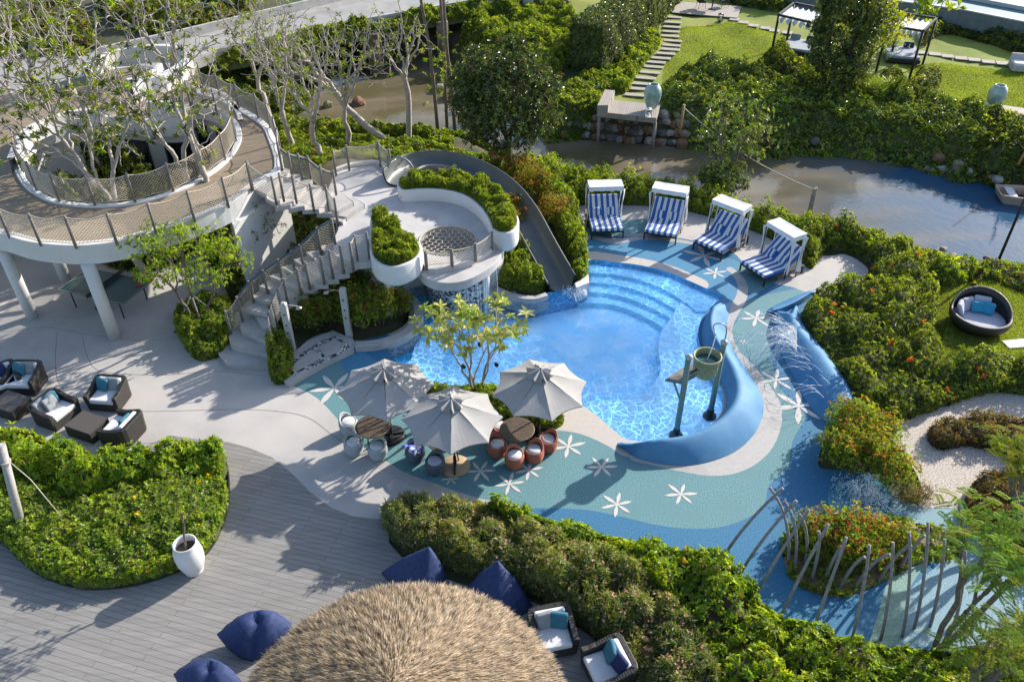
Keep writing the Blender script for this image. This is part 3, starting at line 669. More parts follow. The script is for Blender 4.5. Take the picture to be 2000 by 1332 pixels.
# ledge that the water runs off
LG = AX(smooth_loop([(818,520),(822,535),(842,548),(872,553),(905,549),(940,533),(968,512),(982,488),(975,472),(940,480),(900,495),(850,508)], 4), 2.12)
mb = MB(); mb.prism(loc(LG), 1.80, 2.12); mb.build('water_ledge', slab_top, prt, bevel=.02)
LG2 = inset(LG, .93)
# mosaic drum below the ledge
mosaic = bpy.data.materials.new('pebble_mosaic'); mosaic.use_nodes = True; _n = mosaic.node_tree.nodes; _l = mosaic.node_tree.links
_b = _n['Principled BSDF']; _tc = _n.new('ShaderNodeTexCoord'); _v = _n.new('ShaderNodeTexVoronoi'); _v.inputs['Scale'].default_value = 14; _l.new(_tc.outputs['Object'], _v.inputs['Vector'])
_r = _n.new('ShaderNodeValToRGB'); _r.color_ramp.interpolation = 'CONSTANT'; _e = _r.color_ramp.elements; _e[0].color = (.02, .025, .03, 1); _e[1].position = .36; _e[1].color = (.30, .31, .31, 1); _e.new(.72).color = (.55, .57, .57, 1)
_s = _n.new('ShaderNodeSeparateColor'); _l.new(_v.outputs['Color'], _s.inputs[0]); _l.new(_s.outputs[0], _r.inputs[0]); _l.new(_r.outputs[0], _b.inputs['Base Color']); _b.inputs['Roughness'].default_value = .4
dc = A(893, 597, 0); dc = Vector((dc.x, dc.y+1.22, 0))
mb = MB(); mb.lathe([(1.2, -1.15), (1.2, 1.2), (1.16, 1.81)], (dc.x-pO.x, dc.y-pO.y, 0), 40); mb.build('mosaic_drum', mosaic, prt)
# water falling off the ledge
wstream = bpy.data.materials.new('white_water'); wstream.use_nodes = True; _n = wstream.node_tree.nodes; _l = wstream.node_tree.links
_b = _n['Principled BSDF']; _b.inputs['Base Color'].default_value = (.85, .92, .97, 1); _b.inputs['Roughness'].default_value = .15; _b.inputs['Alpha'].default_value = .75; _b.inputs['Specular IOR Level'].default_value = .8
splash_m = bpy.data.materials.new('spray'); splash_m.use_nodes = True; _n = splash_m.node_tree.nodes
_b = _n['Principled BSDF']; _b.inputs['Base Color'].default_value = (.9, .95, 1, 1); _b.inputs['Roughness'].default_value = .3; _b.inputs['Alpha'].default_value = .8
mb = MB()
for i in range(9):
    t = i/8; e = Vector(A(905+62*t, 551-38*t, 1.98)); e.y -= .02
    r_ = rnd.uniform(.004, .012); sx = rnd.uniform(-.03, .03)
    zl = rnd.uniform(-.05, .7) if rnd.random() < .3 else -.06
    pts = [e+Vector((sx*k, -.06*k**.7-.0, -(k/5)**2*(1.98-zl))) for k in range(6)]
    mb.tube([p-pO for p in pts], [r_, r_*.9, r_*.8, r_*.8, r_*.7, r_*.5], 5)
o = mb.build('waterfall_stream', wstream); o.location = pO; tag(o, 'thin water streams falling from the platform ledge into the pool', 'water', kind='stuff')
# rope fence in front of the net
rope_railing('rope_railing', [A(833,523,ZP-.0), A(883,518,ZP), A(929,507,ZP), A(961,484,ZP)], .62, 'low rope fence on the ledge in front of the round net', post_r=.055, sag=.05)
# ---------------------------------------------------------------- slide
def path3(pts, n): return resample([A(*p) if len(p) == 3 else A(*p) for p in smooth_loop(pts, 6, False)], n)
SLP = [(776,362,2.38),(790,345,2.36),(815,333,2.28),(850,329,2.2),(890,334,2.08),(932,349,1.9),(972,374,1.66),(1003,405,1.38),(1028,442,1.1),(1048,480,.78),(1067,515,.46),(1084,545,.18),(1096,566,.02)]
SC = resample([A(*p) for p in smooth_loop(SLP, 6, False)], 60)
T = np.gradient(SC, axis=0); T /= np.linalg.norm(T, axis=1)[:, None]
Sd = np.stack([T[:, 1], -T[:, 0], 0*T[:, 0]], 1); Sd /= np.linalg.norm(Sd, axis=1)[:, None]   # to the right of travel (inner side)
srt = empty('water_slide', tuple(SC[-1]), 0, 'dark grey moulded water slide curving round the planter down into the pool', 'slide')
so0 = SC[-1]
def trough(off):
    rows = []
    prof = [(-.50, .50), (-.47, .36), (-.42, .16), (-.30, .04), (-.12, 0), (.12, 0), (.30, .04), (.42, .14), (.47, .28), (.50, .36)]
    out = []
    for (u, v) in prof:
        out.append(SC+Sd*(u*(1+off*.14))*np.ones((60, 1))+np.array([0, 0, 1])*(v-off*.07*(1 if abs(u) < .4 else 0)))
    return out
inn = trough(0); outr = trough(1)
k = len(inn)
mb = MB(); allrows = [list(map(tuple, r_-so0)) for r_ in inn]+[list(map(tuple, r_-so0)) for r_ in outr[::-1]]; allrows.append(allrows[0])
mb.grid(allrows)
mb.build('trough', slide_m, srt)
mb = MB(); lip = [SC[i]+Sd[i]*-.53+np.array([0, 0, .51]) for i in range(60)]; mb.tube([tuple(p-so0) for p in lip], .035, 8); mb.build('outer_rim', slide_m, srt)
mb = MB(); lip = [SC[i]+Sd[i]*.53+np.array([0, 0, .37]) for i in range(60)]; mb.tube([tuple(p-so0) for p in lip], .03, 8); mb.build('inner_rim', slide_m, srt)
e_ = SC[1]; mb = MB(); hoopc = [Vector(SC[3]-so0)+Vector((Sd[3][0], Sd[3][1], 0))*(.52*math.cos(t))+Vector((0, 0, .35+.55*math.sin(t))) for t in np.linspace(0, math.pi, 14)]
mb.tube(hoopc, .045, 8); mb.build('entry_hoop', M('hoop_grey', (.20, .21, .21), .5), srt)
# white block steps by the slide end
mb = MB()
wb = AX([(1136,535),(1149,533),(1151,552),(1126,562),(1123,553),(1136,546)], .25)
mb.prism(wb, -.4, .25); tag(mb.build('pool_kerb', white_wall), 'white L shaped kerb block at the foot of the grey slide', 'kerb')
cb = AX(smooth_loop([(968,562),(1000,575),(1038,581),(1068,574)], 4, False), .12)
curb('bed_rim', cb, .22, -.5, .12, step_conc, pre=True, kind=None); tag(bpy.context.scene.objects['bed_rim'], 'concrete rim of the green wedge bed beside the slide', 'kerb')
# ---------------------------------------------------------------- ring shaped elevated walkway
ZR = 3.5
RO = AX(smooth_loop([(-420,300),(-300,380),(-150,425),(-60,446),(0,459),(60,476),(150,483),(230,474),(305,454),(380,430),(446,402),(494,368),(520,352),(548,335),(552,318),(549,300),(541,278),(528,249),(505,230),(467,209),(430,190),(395,180),(380,160),(330,140),(250,130),(150,150),(60,170),(-100,200),(-300,200)], 4), ZR)
RI = AX(smooth_loop([(38,300),(42,332),(60,362),(85,380),(117,393),(186,401),(264,395),(339,374),(399,344),(440,311),(461,275),(455,245),(430,222),(395,208),(365,212),(355,236),(300,240),(220,232),(160,236),(100,252),(60,270)], 4), ZR)
rw = empty('ring_walkway', (*A(250,300,ZR)[:2], 0), 0, 'elevated ring shaped walkway with brown boards and white fascia round the old trees', 'walkway')
rO = Vector(rw.location)
V, F, I = arrange([RO, RI])
fl = [f for i, f in enumerate(F) if I[0][i] and not I[1][i]]
mb = MB(); mb.add([(v.x-rO.x, v.y-rO.y, ZR) for v in V], fl); mb.build('boards', woodwalk, rw)
mb = MB(); mb.add([(v.x-rO.x, v.y-rO.y, ZR-.6) for v in V], [f[::-1] for f in fl]); mb.build('soffit', white_wall, rw)
def band(P, w_in, z0, z1, name, parent, org, closed=True, sgn=1, m_=None):
    P = np.array(P, float)
    if closed: T = np.roll(P, -1, 0)-np.roll(P, 1, 0)
    else: T = np.gradient(P, axis=0)
    T /= np.linalg.norm(T, axis=1)[:, None]+1e-9; Nn = np.stack([-T[:, 1], T[:, 0]], 1)*sgn
    for _ in range(4):
        if closed: Nn = np.roll(Nn, 1, 0)+Nn*2+np.roll(Nn, -1, 0)
        Nn /= np.linalg.norm(Nn, axis=1)[:, None]
    a = P-np.array([org.x, org.y]); b = a+Nn*w_in; c3 = lambda q, z: [(x, y, z) for x, y in q]
    rows = [c3(a, z0), c3(a, z1-.02), c3(a+Nn*.02, z1), c3(b-Nn*.02, z1), c3(b, z1-.02), c3(b, z0)]
    rows.append(rows[0])
    mb = MB(); mb.grid([list(x) for x in zip(*rows)] + ([[r_[0] for r_ in rows]] if closed else []), False)
    return mb.build(name, m_ or white_wall, parent)
def area(P): P = np.array(P); return np.sum(P[:, 0]*np.roll(P[:, 1], -1)-P[:, 1]*np.roll(P[:, 0], -1))
band(RO, .30, ZR-.62, ZR+.05, 'outer_fascia', rw, rO, True, 1 if area(RO) > 0 else -1)
band(RI, .22, ZR-.60, ZR+.07, 'inner_fascia', rw, rO, True, -1 if area(RI) > 0 else 1)
for (bx, by) in ((64,620),(225,660),(-60,600),(128,640-95)):
    c = A(bx, by, 0); mb = MB(); mb.tube([(c.x-rO.x, c.y-rO.y, 0), (c.x-rO.x, c.y-rO.y, ZR-.6)], [.19, .21], 18); mb.build('column', white_wall, rw)
# flight from the ring down to the platform and ramp wall below it
pil = AX([(440,400),(492,372),(540,352),(560,372),(500,410),(455,440)], 2.9)
mb = MB(); mb.prism([(p[0]-rO.x, p[1]-rO.y) for p in pil], 0, 2.88); mb.build('ramp_pier', white_wall, rw)
# building round the tree well: white curved wall with glass doors
wellb = resample(AX(smooth_loop([(60,270),(100,252),(160,236),(220,232),(300,240),(355,236),(365,212),(395,208),(430,222),(455,245),(461,275),(445,305)], 4, False), ZR), 60)
ctr = np.array(RI).mean(0)
wl = wellb+(wellb-ctr)/np.linalg.norm(wellb-ctr, axis=1)[:, None]*.25-np.array([rO.x, rO.y])
mb = MB(); mb.grid([[(x, y, z) for x, y in wl] for z in (-.05, ZR-.6)], True); mb.build('curved_wall', white_wall, rw)
for (i0, i1, m_, nm) in ((8,13,glass_dark,'glass_door'),(14,19,glass_dark,'glass_door'),(22,27,glass_dark,'glass_door'),(29,34,glass_dark,'glass_door'),(36,39,glass_dark,'glass_door'),(47,50,M('amber_screen', (.33, .20, .10), .6, (.16, .09, .05), 3, 4), 'door_panel'),(52,55,glass_dark,'glass_door')):
    c2 = np.array([ctr[0]-rO.x, ctr[1]-rO.y]); q_ = wl[i0:i1+1]; q_ = q_-(q_-c2)/np.linalg.norm(q_-c2, axis=1)[:, None]*.03
    mb = MB(); mb.grid([[(x, y, z) for x, y in q_] for z in (.05, 2.5)], True); d_ = mb.build(nm, m_, rw)
    mb = MB()
    for e in (0, -1): mb.tube([(q_[e][0], q_[e][1], 0), (q_[e][0], q_[e][1], 2.52)], .035, 6)
    mb.tube([(p[0], p[1], 2.52) for p in q_], .035, 6); mb.build('door_frame', black_metal, d_)
# white parapets: upright block and low curved wall by the well
def wallrun(pts, z, h, th, name, label, cat='wall', m_=None, grp=None):
    P = resample(AX(smooth_loop(pts, 5, False), z), 40); c = P[0]
    org = Vector((c[0], c[1], 0)); o = band(P, th, z-.05, z+h, name, None, org, False, 1, m_); o.location = org
    return tag(o, label, cat, grp)
wallrun([(298,250),(330,250),(368,247)], ZR, 1.05, .2, 'block_wall', 'upright white block wall at the back of the tree well')
wallrun([(40,335),(62,285),(100,262),(150,245),(205,240)], ZR, .55, .28, 'curved_parapet', 'low white curved parapet at the left back of the tree well')
wallrun([(352,178),(372,190),(395,196),(430,205),(452,222),(466,248),(470,262)], ZR-.55, .6, .2, 'stair_parapet', 'white curved parapet under the netting right of the tree well')
wallrun([(268,205),(290,190),(330,178),(362,160),(380,142),(372,126),(340,118),(290,118),(230,128),(180,150),(170,165)], ZR, .75, .3, 'curved_wall', 'white curved wall ring behind the tree well')
wallrun([(255,178),(280,172),(310,158),(322,145)], ZR, .5, .22, 'curved_wall', 'short white curved wall inside the far ring')
# railings of the ring (base points at deck level)
def pb(pts, z): return [A(p[0], p[1], z if len(p) < 3 else p[2]) for p in pts]
rope_railing('rope_railing', pb([(-128,428),(-60,445),(18,461),(79,476),(148,481),(228,475),(305,454),(380,430),(446,402),(492,369)], ZR+.05), 1.05, 'cream rope net railing along the outer front edge of the ring walkway', cell=.11)
rope_railing('rope_railing', pb([(41,305),(44,333),(72,371),(117,394),(186,401),(264,395),(339,374),(399,345),(440,312),(461,276),(455,243),(424,222),(377,208)], ZR+.07), 1.05, 'cream rope net railing round the front of the tree well', cell=.11)
rope_railing('rope_railing', pb([(395,182),(430,192),(467,211),(505,231),(528,250),(542,280),(549,302),(551,330)], ZR+.05), 1.05, 'cream rope net railing along the right outer edge of the ring walkway', cell=.11)
rope_railing('rope_railing', pb([(395,168),(382,178),(372,205)], ZR+.6), 1.0, 'short rope railing at the upper stair head behind the tree well', cell=.1)
# ---------------------------------------------------------------- upper flight of floating steps (ring to platform)
us = empty('upper_stairs', tuple(A(600,400,2.9)), 0, 'short flight of pale floating steps from the ring walkway to the platform', 'stairs')
uO = Vector(us.location)
NS = 7
fr = resample([A(500,372,3.4), A(540,396,3.3), A(580,400,3.0), A(612,412,2.7), A(640,420,2.5), A(668,440,2.3)], NS+1)
bk = resample([A(548,325,3.45), A(572,338,3.3), A(604,355,3.0), A(632,372,2.75), A(656,386,2.5), A(690,400,2.35)], NS+1)
for i in range(NS):
    z = 3.42-(i+.0)*(3.42-2.42)/(NS-1)
    a, b, c_, d_ = fr[i], fr[i+1], bk[i+1], bk[i]
    e1 = (b-a)*.12; pl = [a-e1, b+e1, c_+e1, d_-e1]
    mb = MB(); mb.prism([(p[0]-uO.x, p[1]-uO.y) for p in pl], z-.17-uO.z, z-uO.z); mb.build('tread', step_conc, us, bevel=.015)
fb = pb([(494,369,3.5),(540,397,3.3),(554,390,3.25),(579,394,3.05),(613,410,2.75),(643,412,2.6),(660,437,2.35)], 0)
rope_railing('rope_railing', fb, 1.0, 'rope railing on the front side of the upper stairs', cell=.11)
bb = pb([(551,331,3.45),(571,346,3.3),(590,350,3.1),(608,354,2.95),(632,373,2.7),(657,381,2.4)], 0)
rope_railing('rope_railing', bb, 1.0, 'rope railing with grey handrail on the back side of the upper stairs', cell=.11, handrail=(0, 6, .82, .03, rope_teal))
rope_railing('rope_railing', pb([(656,340),(682,330),(743,322),(764,338)], ZP+.1), 1.0, 'rope net railing along the back edge of the platform', cell=.11)
# small steps up onto the platform
ps = empty('platform_steps', tuple(A(655,425,ZP)), 0, 'two low pale steps at the head of the curved stairs on the platform', 'steps')
po = Vector(ps.location)
for pl, h in ((((652,398),(690,385),(712,400),(676,424),(652,420)), .17), (((640,390),(668,378),(690,395),(660,412),(640,408)), .34)):
    mb = MB(); mb.prism([(p[0]-po.x, p[1]-po.y) for p in AX(pl, ZP+h)], .001, h); mb.build('tread', step_conc, ps, bevel=.012)
# ---------------------------------------------------------------- curved lower stairs
ls = empty('curved_stairs', tuple(A(490,700,0)), 0, 'curved flight of pale concrete steps rising from the plaza to the platform', 'stairs')
lO = Vector(ls.location)
TR = [([(421,683),(446,670),(500,668),(540,690),(538,714),(444,714)], .17), ([(446,655),(458,645),(500,640),(530,668),(535,694),(451,676)], .36), ([(468,626),(487,611),(512,620),(530,650),(528,668),(470,645)], .56), ([(490,600),(517,585),(545,610),(537,640),(509,632)], .76)]
Lp = resample([A(480,602,.95), A(498,575,1.05), A(530,545,1.3), A(565,520,1.55), A(600,500,1.8), A(632,482,2.05), A(650,470,2.25)], 9)
Rp = resample([A(545,615,.95), A(560,598,1.1), A(585,575,1.35), A(615,558,1.6), A(645,545,1.85), A(680,528,2.1), A(695,512,2.28)], 9)
for pl, z in TR:
    mb = MB(); mb.prism([(p[0]-lO.x, p[1]-lO.y) for p in AX(pl, z)], max(.0, z-.19), z); mb.build('tread', step_conc, ls, bevel=.015)
for i in range(8):
    z = .95+(i)*(2.2-.95)/7.5; e1 = (Lp[i+1]-Lp[i])*.15; e2 = (Rp[i+1]-Rp[i])*.15
    pl = [Lp[i]-e1, Rp[i]-e2, Rp[i+1]+e2, Lp[i+1]+e1]
    mb = MB(); mb.prism([(p[0]-lO.x, p[1]-lO.y) for p in pl], z-.17, z); mb.build('tread', step_conc, ls, bevel=.015)
spine = [tuple(((Lp[i]+Rp[i])/2*np.array([1, 1, 0]))+np.array([0, 0, .7+(i)*(2.05-.8)/7.5])-np.array(lO)) for i in range(9)]
spine = [tuple(A(500,680,.02)-lO)]+[tuple(A(512,640,.35)-lO)]+spine
mb = MB(); rows = []
for i, p in enumerate(spine):
    p = Vector(p); d = (Vector(spine[min(i+1, len(spine)-1)])-Vector(spine[max(i-1, 0)])); n_ = Vector((-d.y, d.x, 0)).normalized()*.16
    rows.append([tuple(p-n_), tuple(p+n_), tuple(p+n_-Vector((0, 0, .25))), tuple(p-n_-Vector((0, 0, .25)))])
mb.grid(rows, False, True); mb.build('spine_beam', white_wall, ls)
lb = pb([(452,655,.3),(474,628,.55),(497,598,.8),(524,577,1.05),(553,556,1.3),(578,540,1.5),(594,528,1.65),(627,495,2.0),(655,478,2.28)], 0)
rope_railing('rope_railing', lb, 1.0, 'rope net railing with dark blue handrail on the outer left side of the curved stairs', cell=.11, handrail=(1, 9, .95, .035, rope_teal))
rb_ = pb([(533,690,.2),(534,660,.5),(541,637,.75),(551,615,.95),(562,594,1.15),(588,573,1.4),(605,562,1.55),(633,552,1.75),(650,540,1.9),(671,530,2.05),(690,525,2.2),(698,510,2.28),(722,505,2.3)], 0)
rope_railing('rope_railing', rb_, 1.0, 'rope net railing on the inner side of the curved stairs above the red tipped shrubs', cell=.11)
# ---------------------------------------------------------------- rim of the shrub bed by the pool, foot bath mosaic, shower posts
rim = smooth_loop([(694,672),(740,668),(790,650),(815,622),(816,600),(802,580)], 5, False)
o = curb('bed_rim', AX(rim, .22), .3, -1.2, .22, step_conc, pre=True, kind=None); tag(o, 'curved grey concrete rim round the red tipped shrubs beside the pool', 'kerb')
mosaic2 = mosaic.copy(); mosaic2.name = 'fine_pebble_mosaic'; [n_ for n_ in mosaic2.node_tree.nodes if n_.type == 'TEX_VORONOI'][0].inputs['Scale'].default_value = 16
fbx = empty('foot_bath', tuple(A(615,705,0)), 0, 'low angular concrete shower base with bands of black and white pebbles', 'shower base')
fo = Vector(fbx.location)
def flat(pts, z0, z1, nm, m_, par, org, bev=0):
    mb = MB(); mb.prism([(p[0]-org.x, p[1]-org.y) for p in AX(pts, z1)], z0, z1); return mb.build(nm, m_, par, bevel=bev)
flat([(537,718),(556,703),(600,668),(650,646),(690,663),(696,674),(690,684),(632,712),(565,750),(556,746)], -.1, .14, 'slab', step_conc, fbx, fo, .015)
flat([(553,718),(568,707),(602,680),(616,671),(652,656),(684,671),(682,680),(660,694),(636,705),(575,734),(566,737)], .05, .145, 'pebble_band', mosaic2, fbx, fo)
flat([(563,720),(572,712),(612,681),(630,698),(576,727)], .1, .15, 'basin', step_conc, fbx, fo)
flat([(620,678),(652,662),(673,672),(668,686),(636,696)], .1, .15, 'basin', step_conc, fbx, fo)
shower_m = M('pale_shower_timber', (.44, .43, .43), .7, (.36, .35, .35), 6, 5, .2, 20)
def shower(bx, by, lab, arm):
    b = A(bx, by, 0); t = empty('shower_post', tuple(b), 0, lab, 'shower')
    mb = MB(); w = .1; h = 2.0
    mb.add([(-w,-w,0),(w,-w,0),(w,w,0),(-w,w,0),(-w,-w,h-.06),(w,-w,h-.06),(w,w,h-.06),(-w,w,h-.06),(-w*.5,-w*.5,h),(w*.5,-w*.5,h),(w*.5,w*.5,h),(-w*.5,w*.5,h)], [(0,1,5,4),(1,2,6,5),(2,3,7,6),(3,0,4,7),(4,5,9,8),(5,6,10,9),(6,7,11,10),(7,4,8,11),(8,9,10,11)])
    mb.build('post', shower_m, t, bevel=.008)
    mb = MB(); d = Vector(arm); mb.tube([Vector((0,0,h-.12))+d*0, Vector((0,0,h-.1))+d*.35, Vector((0,0,h-.15))+d*.7], .012, 6); mb.build('arm', rope, t)
    mb = MB(); mb.lathe([(0,.05),(.03,.04),(.1,0),(.1,-.015),(0,-.015)], tuple(Vector((0,0,h-.2))+d*.72), 16); mb.build('shower_head', M('brushed_steel', (.45,.42,.38), .3, metal=.9), t)
    mb = MB()
    for z in (.9, 1.2, 1.6): mb.tube([(0,-w-.0,z),(0,-w-.05,z)], .022, 8)
    mb.build('tap', black_metal, t)
shower(683, 660, 'pale shower post among the red tipped shrubs with its head held out to the left', (-.75, .05, 0))
shower(573, 690, 'pale shower post between the curved stairs and the pebble foot bath', (.65, .0, 0))
# ---------------------------------------------------------------- foliage
def leaf_mesh(name, P, D, N, L, W, C, m_, parent=None, org=(0, 0, 0), fold=.18, smooth=False):
    """P base points, D leaf axes, N leaf normals, L lengths, W widths, C colours (all per leaf)"""
    P = np.asarray(P, np.float32); n = len(P)
    D = D/np.linalg.norm(D, axis=1)[:, None]
    S = np.cross(D, N); S /= np.linalg.norm(S, axis=1)[:, None]+1e-9
    U = np.cross(S, D)
    L = np.broadcast_to(L, (n,))[:, None]; W = np.broadcast_to(W, (n,))[:, None]
    mid = P+D*L*.52
    v = np.empty((n, 4, 3), np.float32)
    v[:, 0] = P; v[:, 1] = mid+S*W*.5+U*W*fold; v[:, 2] = P+D*L-U*L*.10; v[:, 3] = mid-S*W*.5+U*W*fold
    v -= np.array(org, np.float32)
    me = bpy.data.meshes.new(name); me.vertices.add(n*4); me.vertices.foreach_set('co', v.ravel())
    set_quads(me, np.arange(n*4).reshape(n, 4), smooth)
    ca = me.color_attributes.new('Col', 'FLOAT_COLOR', 'POINT')
    cc = np.ones((n, 4, 4), np.float32); cc[:, :, :3] = np.asarray(C, np.float32)[:, None, :]; ca.data.foreach_set('color', cc.ravel())
    me.materials.append(m_)
    o = bpy.data.objects.new(name, me); col.objects.link(o); o.parent = parent
    if parent is None: o.location = org
    return o
def unit(a): return a/(np.linalg.norm(a, axis=-1, keepdims=True)+1e-9)
def rosettes(C, U, k, L, W, tilt=(.2, 1.0), jit=.25, up_bias=0):
    """k leaves spread round each axis U at each centre C -> P, D, N"""
    n = len(C); U = unit(U)
    ref = np.where(np.abs(U[:, 2:3]) < .9, np.array([[0, 0, 1.]]), np.array([[1., 0, 0]]))
    X = unit(np.cross(ref, U)); Y = np.cross(U, X)
    a = rng.uniform(0, 2*np.pi, (n, 1))+np.arange(k)[None]*2*np.pi*.382+rng.normal(0, jit, (n, k))
    el = rng.uniform(tilt[0], tilt[1], (n, k))
    D = (np.cos(a)[..., None]*X[:, None]+np.sin(a)[..., None]*Y[:, None])*np.cos(el)[..., None]+U[:, None]*np.sin(el)[..., None]
    N = U[:, None]*np.cos(el)[..., None]-(np.cos(a)[..., None]*X[:, None]+np.sin(a)[..., None]*Y[:, None])*np.sin(el)[..., None]
    P = np.repeat(C[:, None], k, 1)
    cs = rng.uniform(.72, 1.28, (n, 1)); l = L*rng.uniform(.6, 1.15, (n, k))*cs; w_ = W*rng.uniform(.7, 1.15, (n, k))*cs
    f = lambda q: q.reshape(-1, 3)
    return f(P), f(D+rng.normal(0, .08, D.shape)), f(N), l.ravel(), w_.ravel()
def palette(n, cols, wts=None, var=.22, per=1):
    """random leaf colours; clumps of `per` leaves share a hue"""
    cols = np.array(cols, float); m = (n+per-1)//per
    idx = rng.choice(len(cols), m, p=None if wts is None else np.array(wts)/sum(wts))
    c = np.repeat(cols[idx]*rng.uniform(1-var, 1+var, (m, 1)), per, 0)[:n]
    return c*rng.uniform(.8, 1.2, (n, 1))
def lumps(poly, r, k=1.0, pad=0):
    """shrub centres scattered in an outline"""
    P = np.array(poly); lo = P.min(0)[:2]; hi = P.max(0)[:2]; a = abs(area([tuple(p) for p in P]))/2
    n = max(3, int(a/(r*r*2.0)*k)); out = []; tries = 0
    while len(out) < n and tries < n*30:
        tries += 1; q = rng.uniform(lo, hi)
        if inside(q[:1], q[1:2], P)[0] and all((q[0]-o[0])**2+(q[1]-o[1])**2 < 1e9 and (q[0]-o[0])**2+(q[1]-o[1])**2 > (r*.75)**2 for o in out): out.append(q)
    return np.array(out)
def bed(name, poly, h, dens, leaf, cols, wts=None, lump=.45, edge=.35, z0=None, mat_=None, k=6, tilt=(-.05, .8), label=None, cat=None, kind=None, group=None, flowers=None, hvar=.25, core=.62, coremat=None, stemmy=0, var=.22, hfun=None, maxn=60000, lumpk=1.0, gap=.10):
    poly = [tuple(p)[:2] for p in poly]; P = np.array(poly)
    lo = P.min(0); hi = P.max(0); A_ = abs(area(poly))/2
    cen = lumps(poly, lump, lumpk); lr = lump*rng.uniform(.85, 1.45, len(cen)); lh = h*(1+rng.normal(0, hvar*.8, len(cen)).clip(-.35, .5))
    zf = (lambda x, y: terrain_z(x, y)) if z0 is None else (lambda x, y: np.zeros_like(x)+z0)
    def topz(x, y):
        d = dist(x, y, poly); e = np.clip(d/edge, 0, 1); e = np.sqrt(1-(1-e)**2)*.75+.25
        t = np.zeros(x.shape)
        for c_, r_, h_ in zip(cen, lr, lh):
            q = 1-((x-c_[0])**2+(y-c_[1])**2)/r_**2
            m_ = q > 0
            t[m_] = np.maximum(t[m_], h_*np.sqrt(q[m_]))
        if hfun is not None: t = t*hfun(x, y)
        t = t*(1+.13*np.sin(x*7.3+2*np.sin(y*3.1))*np.sin(y*6.1+x*1.7)+.08*np.sin(x*15+y*4)*np.sin(y*17-x*3))
        return np.maximum(t, h*.42)*e
    dens = dens*1.4; leaf = (leaf[0]*1.06, leaf[1]*1.1); n = min(maxn, int(A_*dens*1.15))
    x = rng.uniform(lo[0], hi[0], int(n*((hi-lo).prod()/A_))+10); y = rng.uniform(lo[1], hi[1], len(x))
    m_ = inside(x, y, P); x, y = x[m_], y[m_]
    t = topz(x, y); e = .06
    gxx = (topz(x+e, y)-t)/e; gyy = (topz(x, y+e)-t)/e
    # more leaves where the surface is steep
    steep = np.sqrt(1+gxx**2+gyy**2).clip(1, 3.2); rep = (rng.random(len(x)) < (steep-1)*.45)
    x = np.r_[x, x[rep]]; y = np.r_[y, y[rep]]; t = np.r_[t, t[rep]]; gxx = np.r_[gxx, gxx[rep]]; gyy = np.r_[gyy, gyy[rep]]
    zb = zf(x, y)
    dep = rng.random(len(x))**2.2*.45
    z = zb+t*(1-dep)-leaf[0]*.2
    z[len(z)-rep.sum():] -= t[len(t)-rep.sum():]*rng.uniform(0, .5, rep.sum())
    spr = rng.random(len(z)) < .05; z = z+spr*rng.uniform(.05, .22, len(z))*h
    U = np.stack([-gxx.clip(-2, 2)*.7, -gyy.clip(-2, 2)*.7, np.ones(len(x))], 1)+rng.normal(0, .35, (len(x), 3))
    C = np.stack([x, y, np.maximum(z, zb+.03)], 1)
    # leaves down the sides of the bed
    Q = np.vstack([P, P[:1]]); sl_ = np.linalg.norm(np.diff(Q, axis=0), axis=1); per_l = sl_.sum(); ne = int(per_l*h*dens*.75)
    s_i = rng.choice(len(P), ne, p=sl_/per_l); f_ = rng.random(ne)[:, None]; e0 = Q[s_i]*(1-f_)+Q[s_i+1]*f_; tg_ = (Q[s_i+1]-Q[s_i])/(sl_[s_i][:, None]+1e-9); ou = np.stack([tg_[:, 1], -tg_[:, 0]], 1)*(1 if area(poly) > 0 else -1)
    pin = e0-ou*rng.uniform(.0, .12, (ne, 1)); te = topz(e0[:, 0]-ou[:, 0]*.12, e0[:, 1]-ou[:, 1]*.12); ze = zf(pin[:, 0], pin[:, 1])+te*rng.uniform(.05, .95, ne)
    C = np.vstack([C, np.c_[pin, ze]]); U = np.vstack([U, np.c_[ou, rng.uniform(.1, .9, ne)]+rng.normal(0, .3, (ne, 3))])
    p_, d_, n_, l_, w_ = rosettes(C, U, k, leaf[0], leaf[1], tilt)
    cc = palette(len(p_), cols, wts, var, k)
    px_, py_ = p_[:, 0], p_[:, 1]; nz_ = np.sin(px_*2.3+1.7*np.sin(py_*1.9))*np.sin(py_*2.7+px_)+.6*np.sin(px_*6.1-py_*3.3)*np.sin(py_*7.7)
    cc = cc*(1+np.clip(nz_, -1, 1)[:, None]*np.array([.24, .15, .10])); dead = np.repeat(rng.random(len(p_)//k) < .018, k); cc[dead] = cc[dead]*.3+np.array([.16, .11, .05])
    org = (float(P[:, 0].mean()), float(P[:, 1].mean()), float(zf(P[:1, 0], P[:1, 1])[0]))
    # woody dark core
    s_ = max(.12, lump*.28); gx_ = np.arange(lo[0]-.1, hi[0]+.1+s_, s_); gy_ = np.arange(lo[1]-.1, hi[1]+.1+s_, s_)
    GX, GY = np.meshgrid(gx_, gy_); ins = inside(GX.ravel(), GY.ravel(), P); T0 = topz(GX.ravel(), GY.ravel())*core; zb2 = zf(GX.ravel(), GY.ravel())
    T0 = np.where(ins, T0, -.25)
    mb = MB(); nxx = len(gx_); vv = list(zip(GX.ravel()-org[0], GY.ravel()-org[1], zb2+T0-org[2])); ff = []
    for j in range(len(gy_)-1):
        for i in range(nxx-1):
            q = (j*nxx+i, j*nxx+i+1, (j+1)*nxx+i+1, (j+1)*nxx+i)
            if ins[q[0]] or ins[q[1]] or ins[q[2]] or ins[q[3]]: ff.append(q)
    mb.add(vv, ff, True)
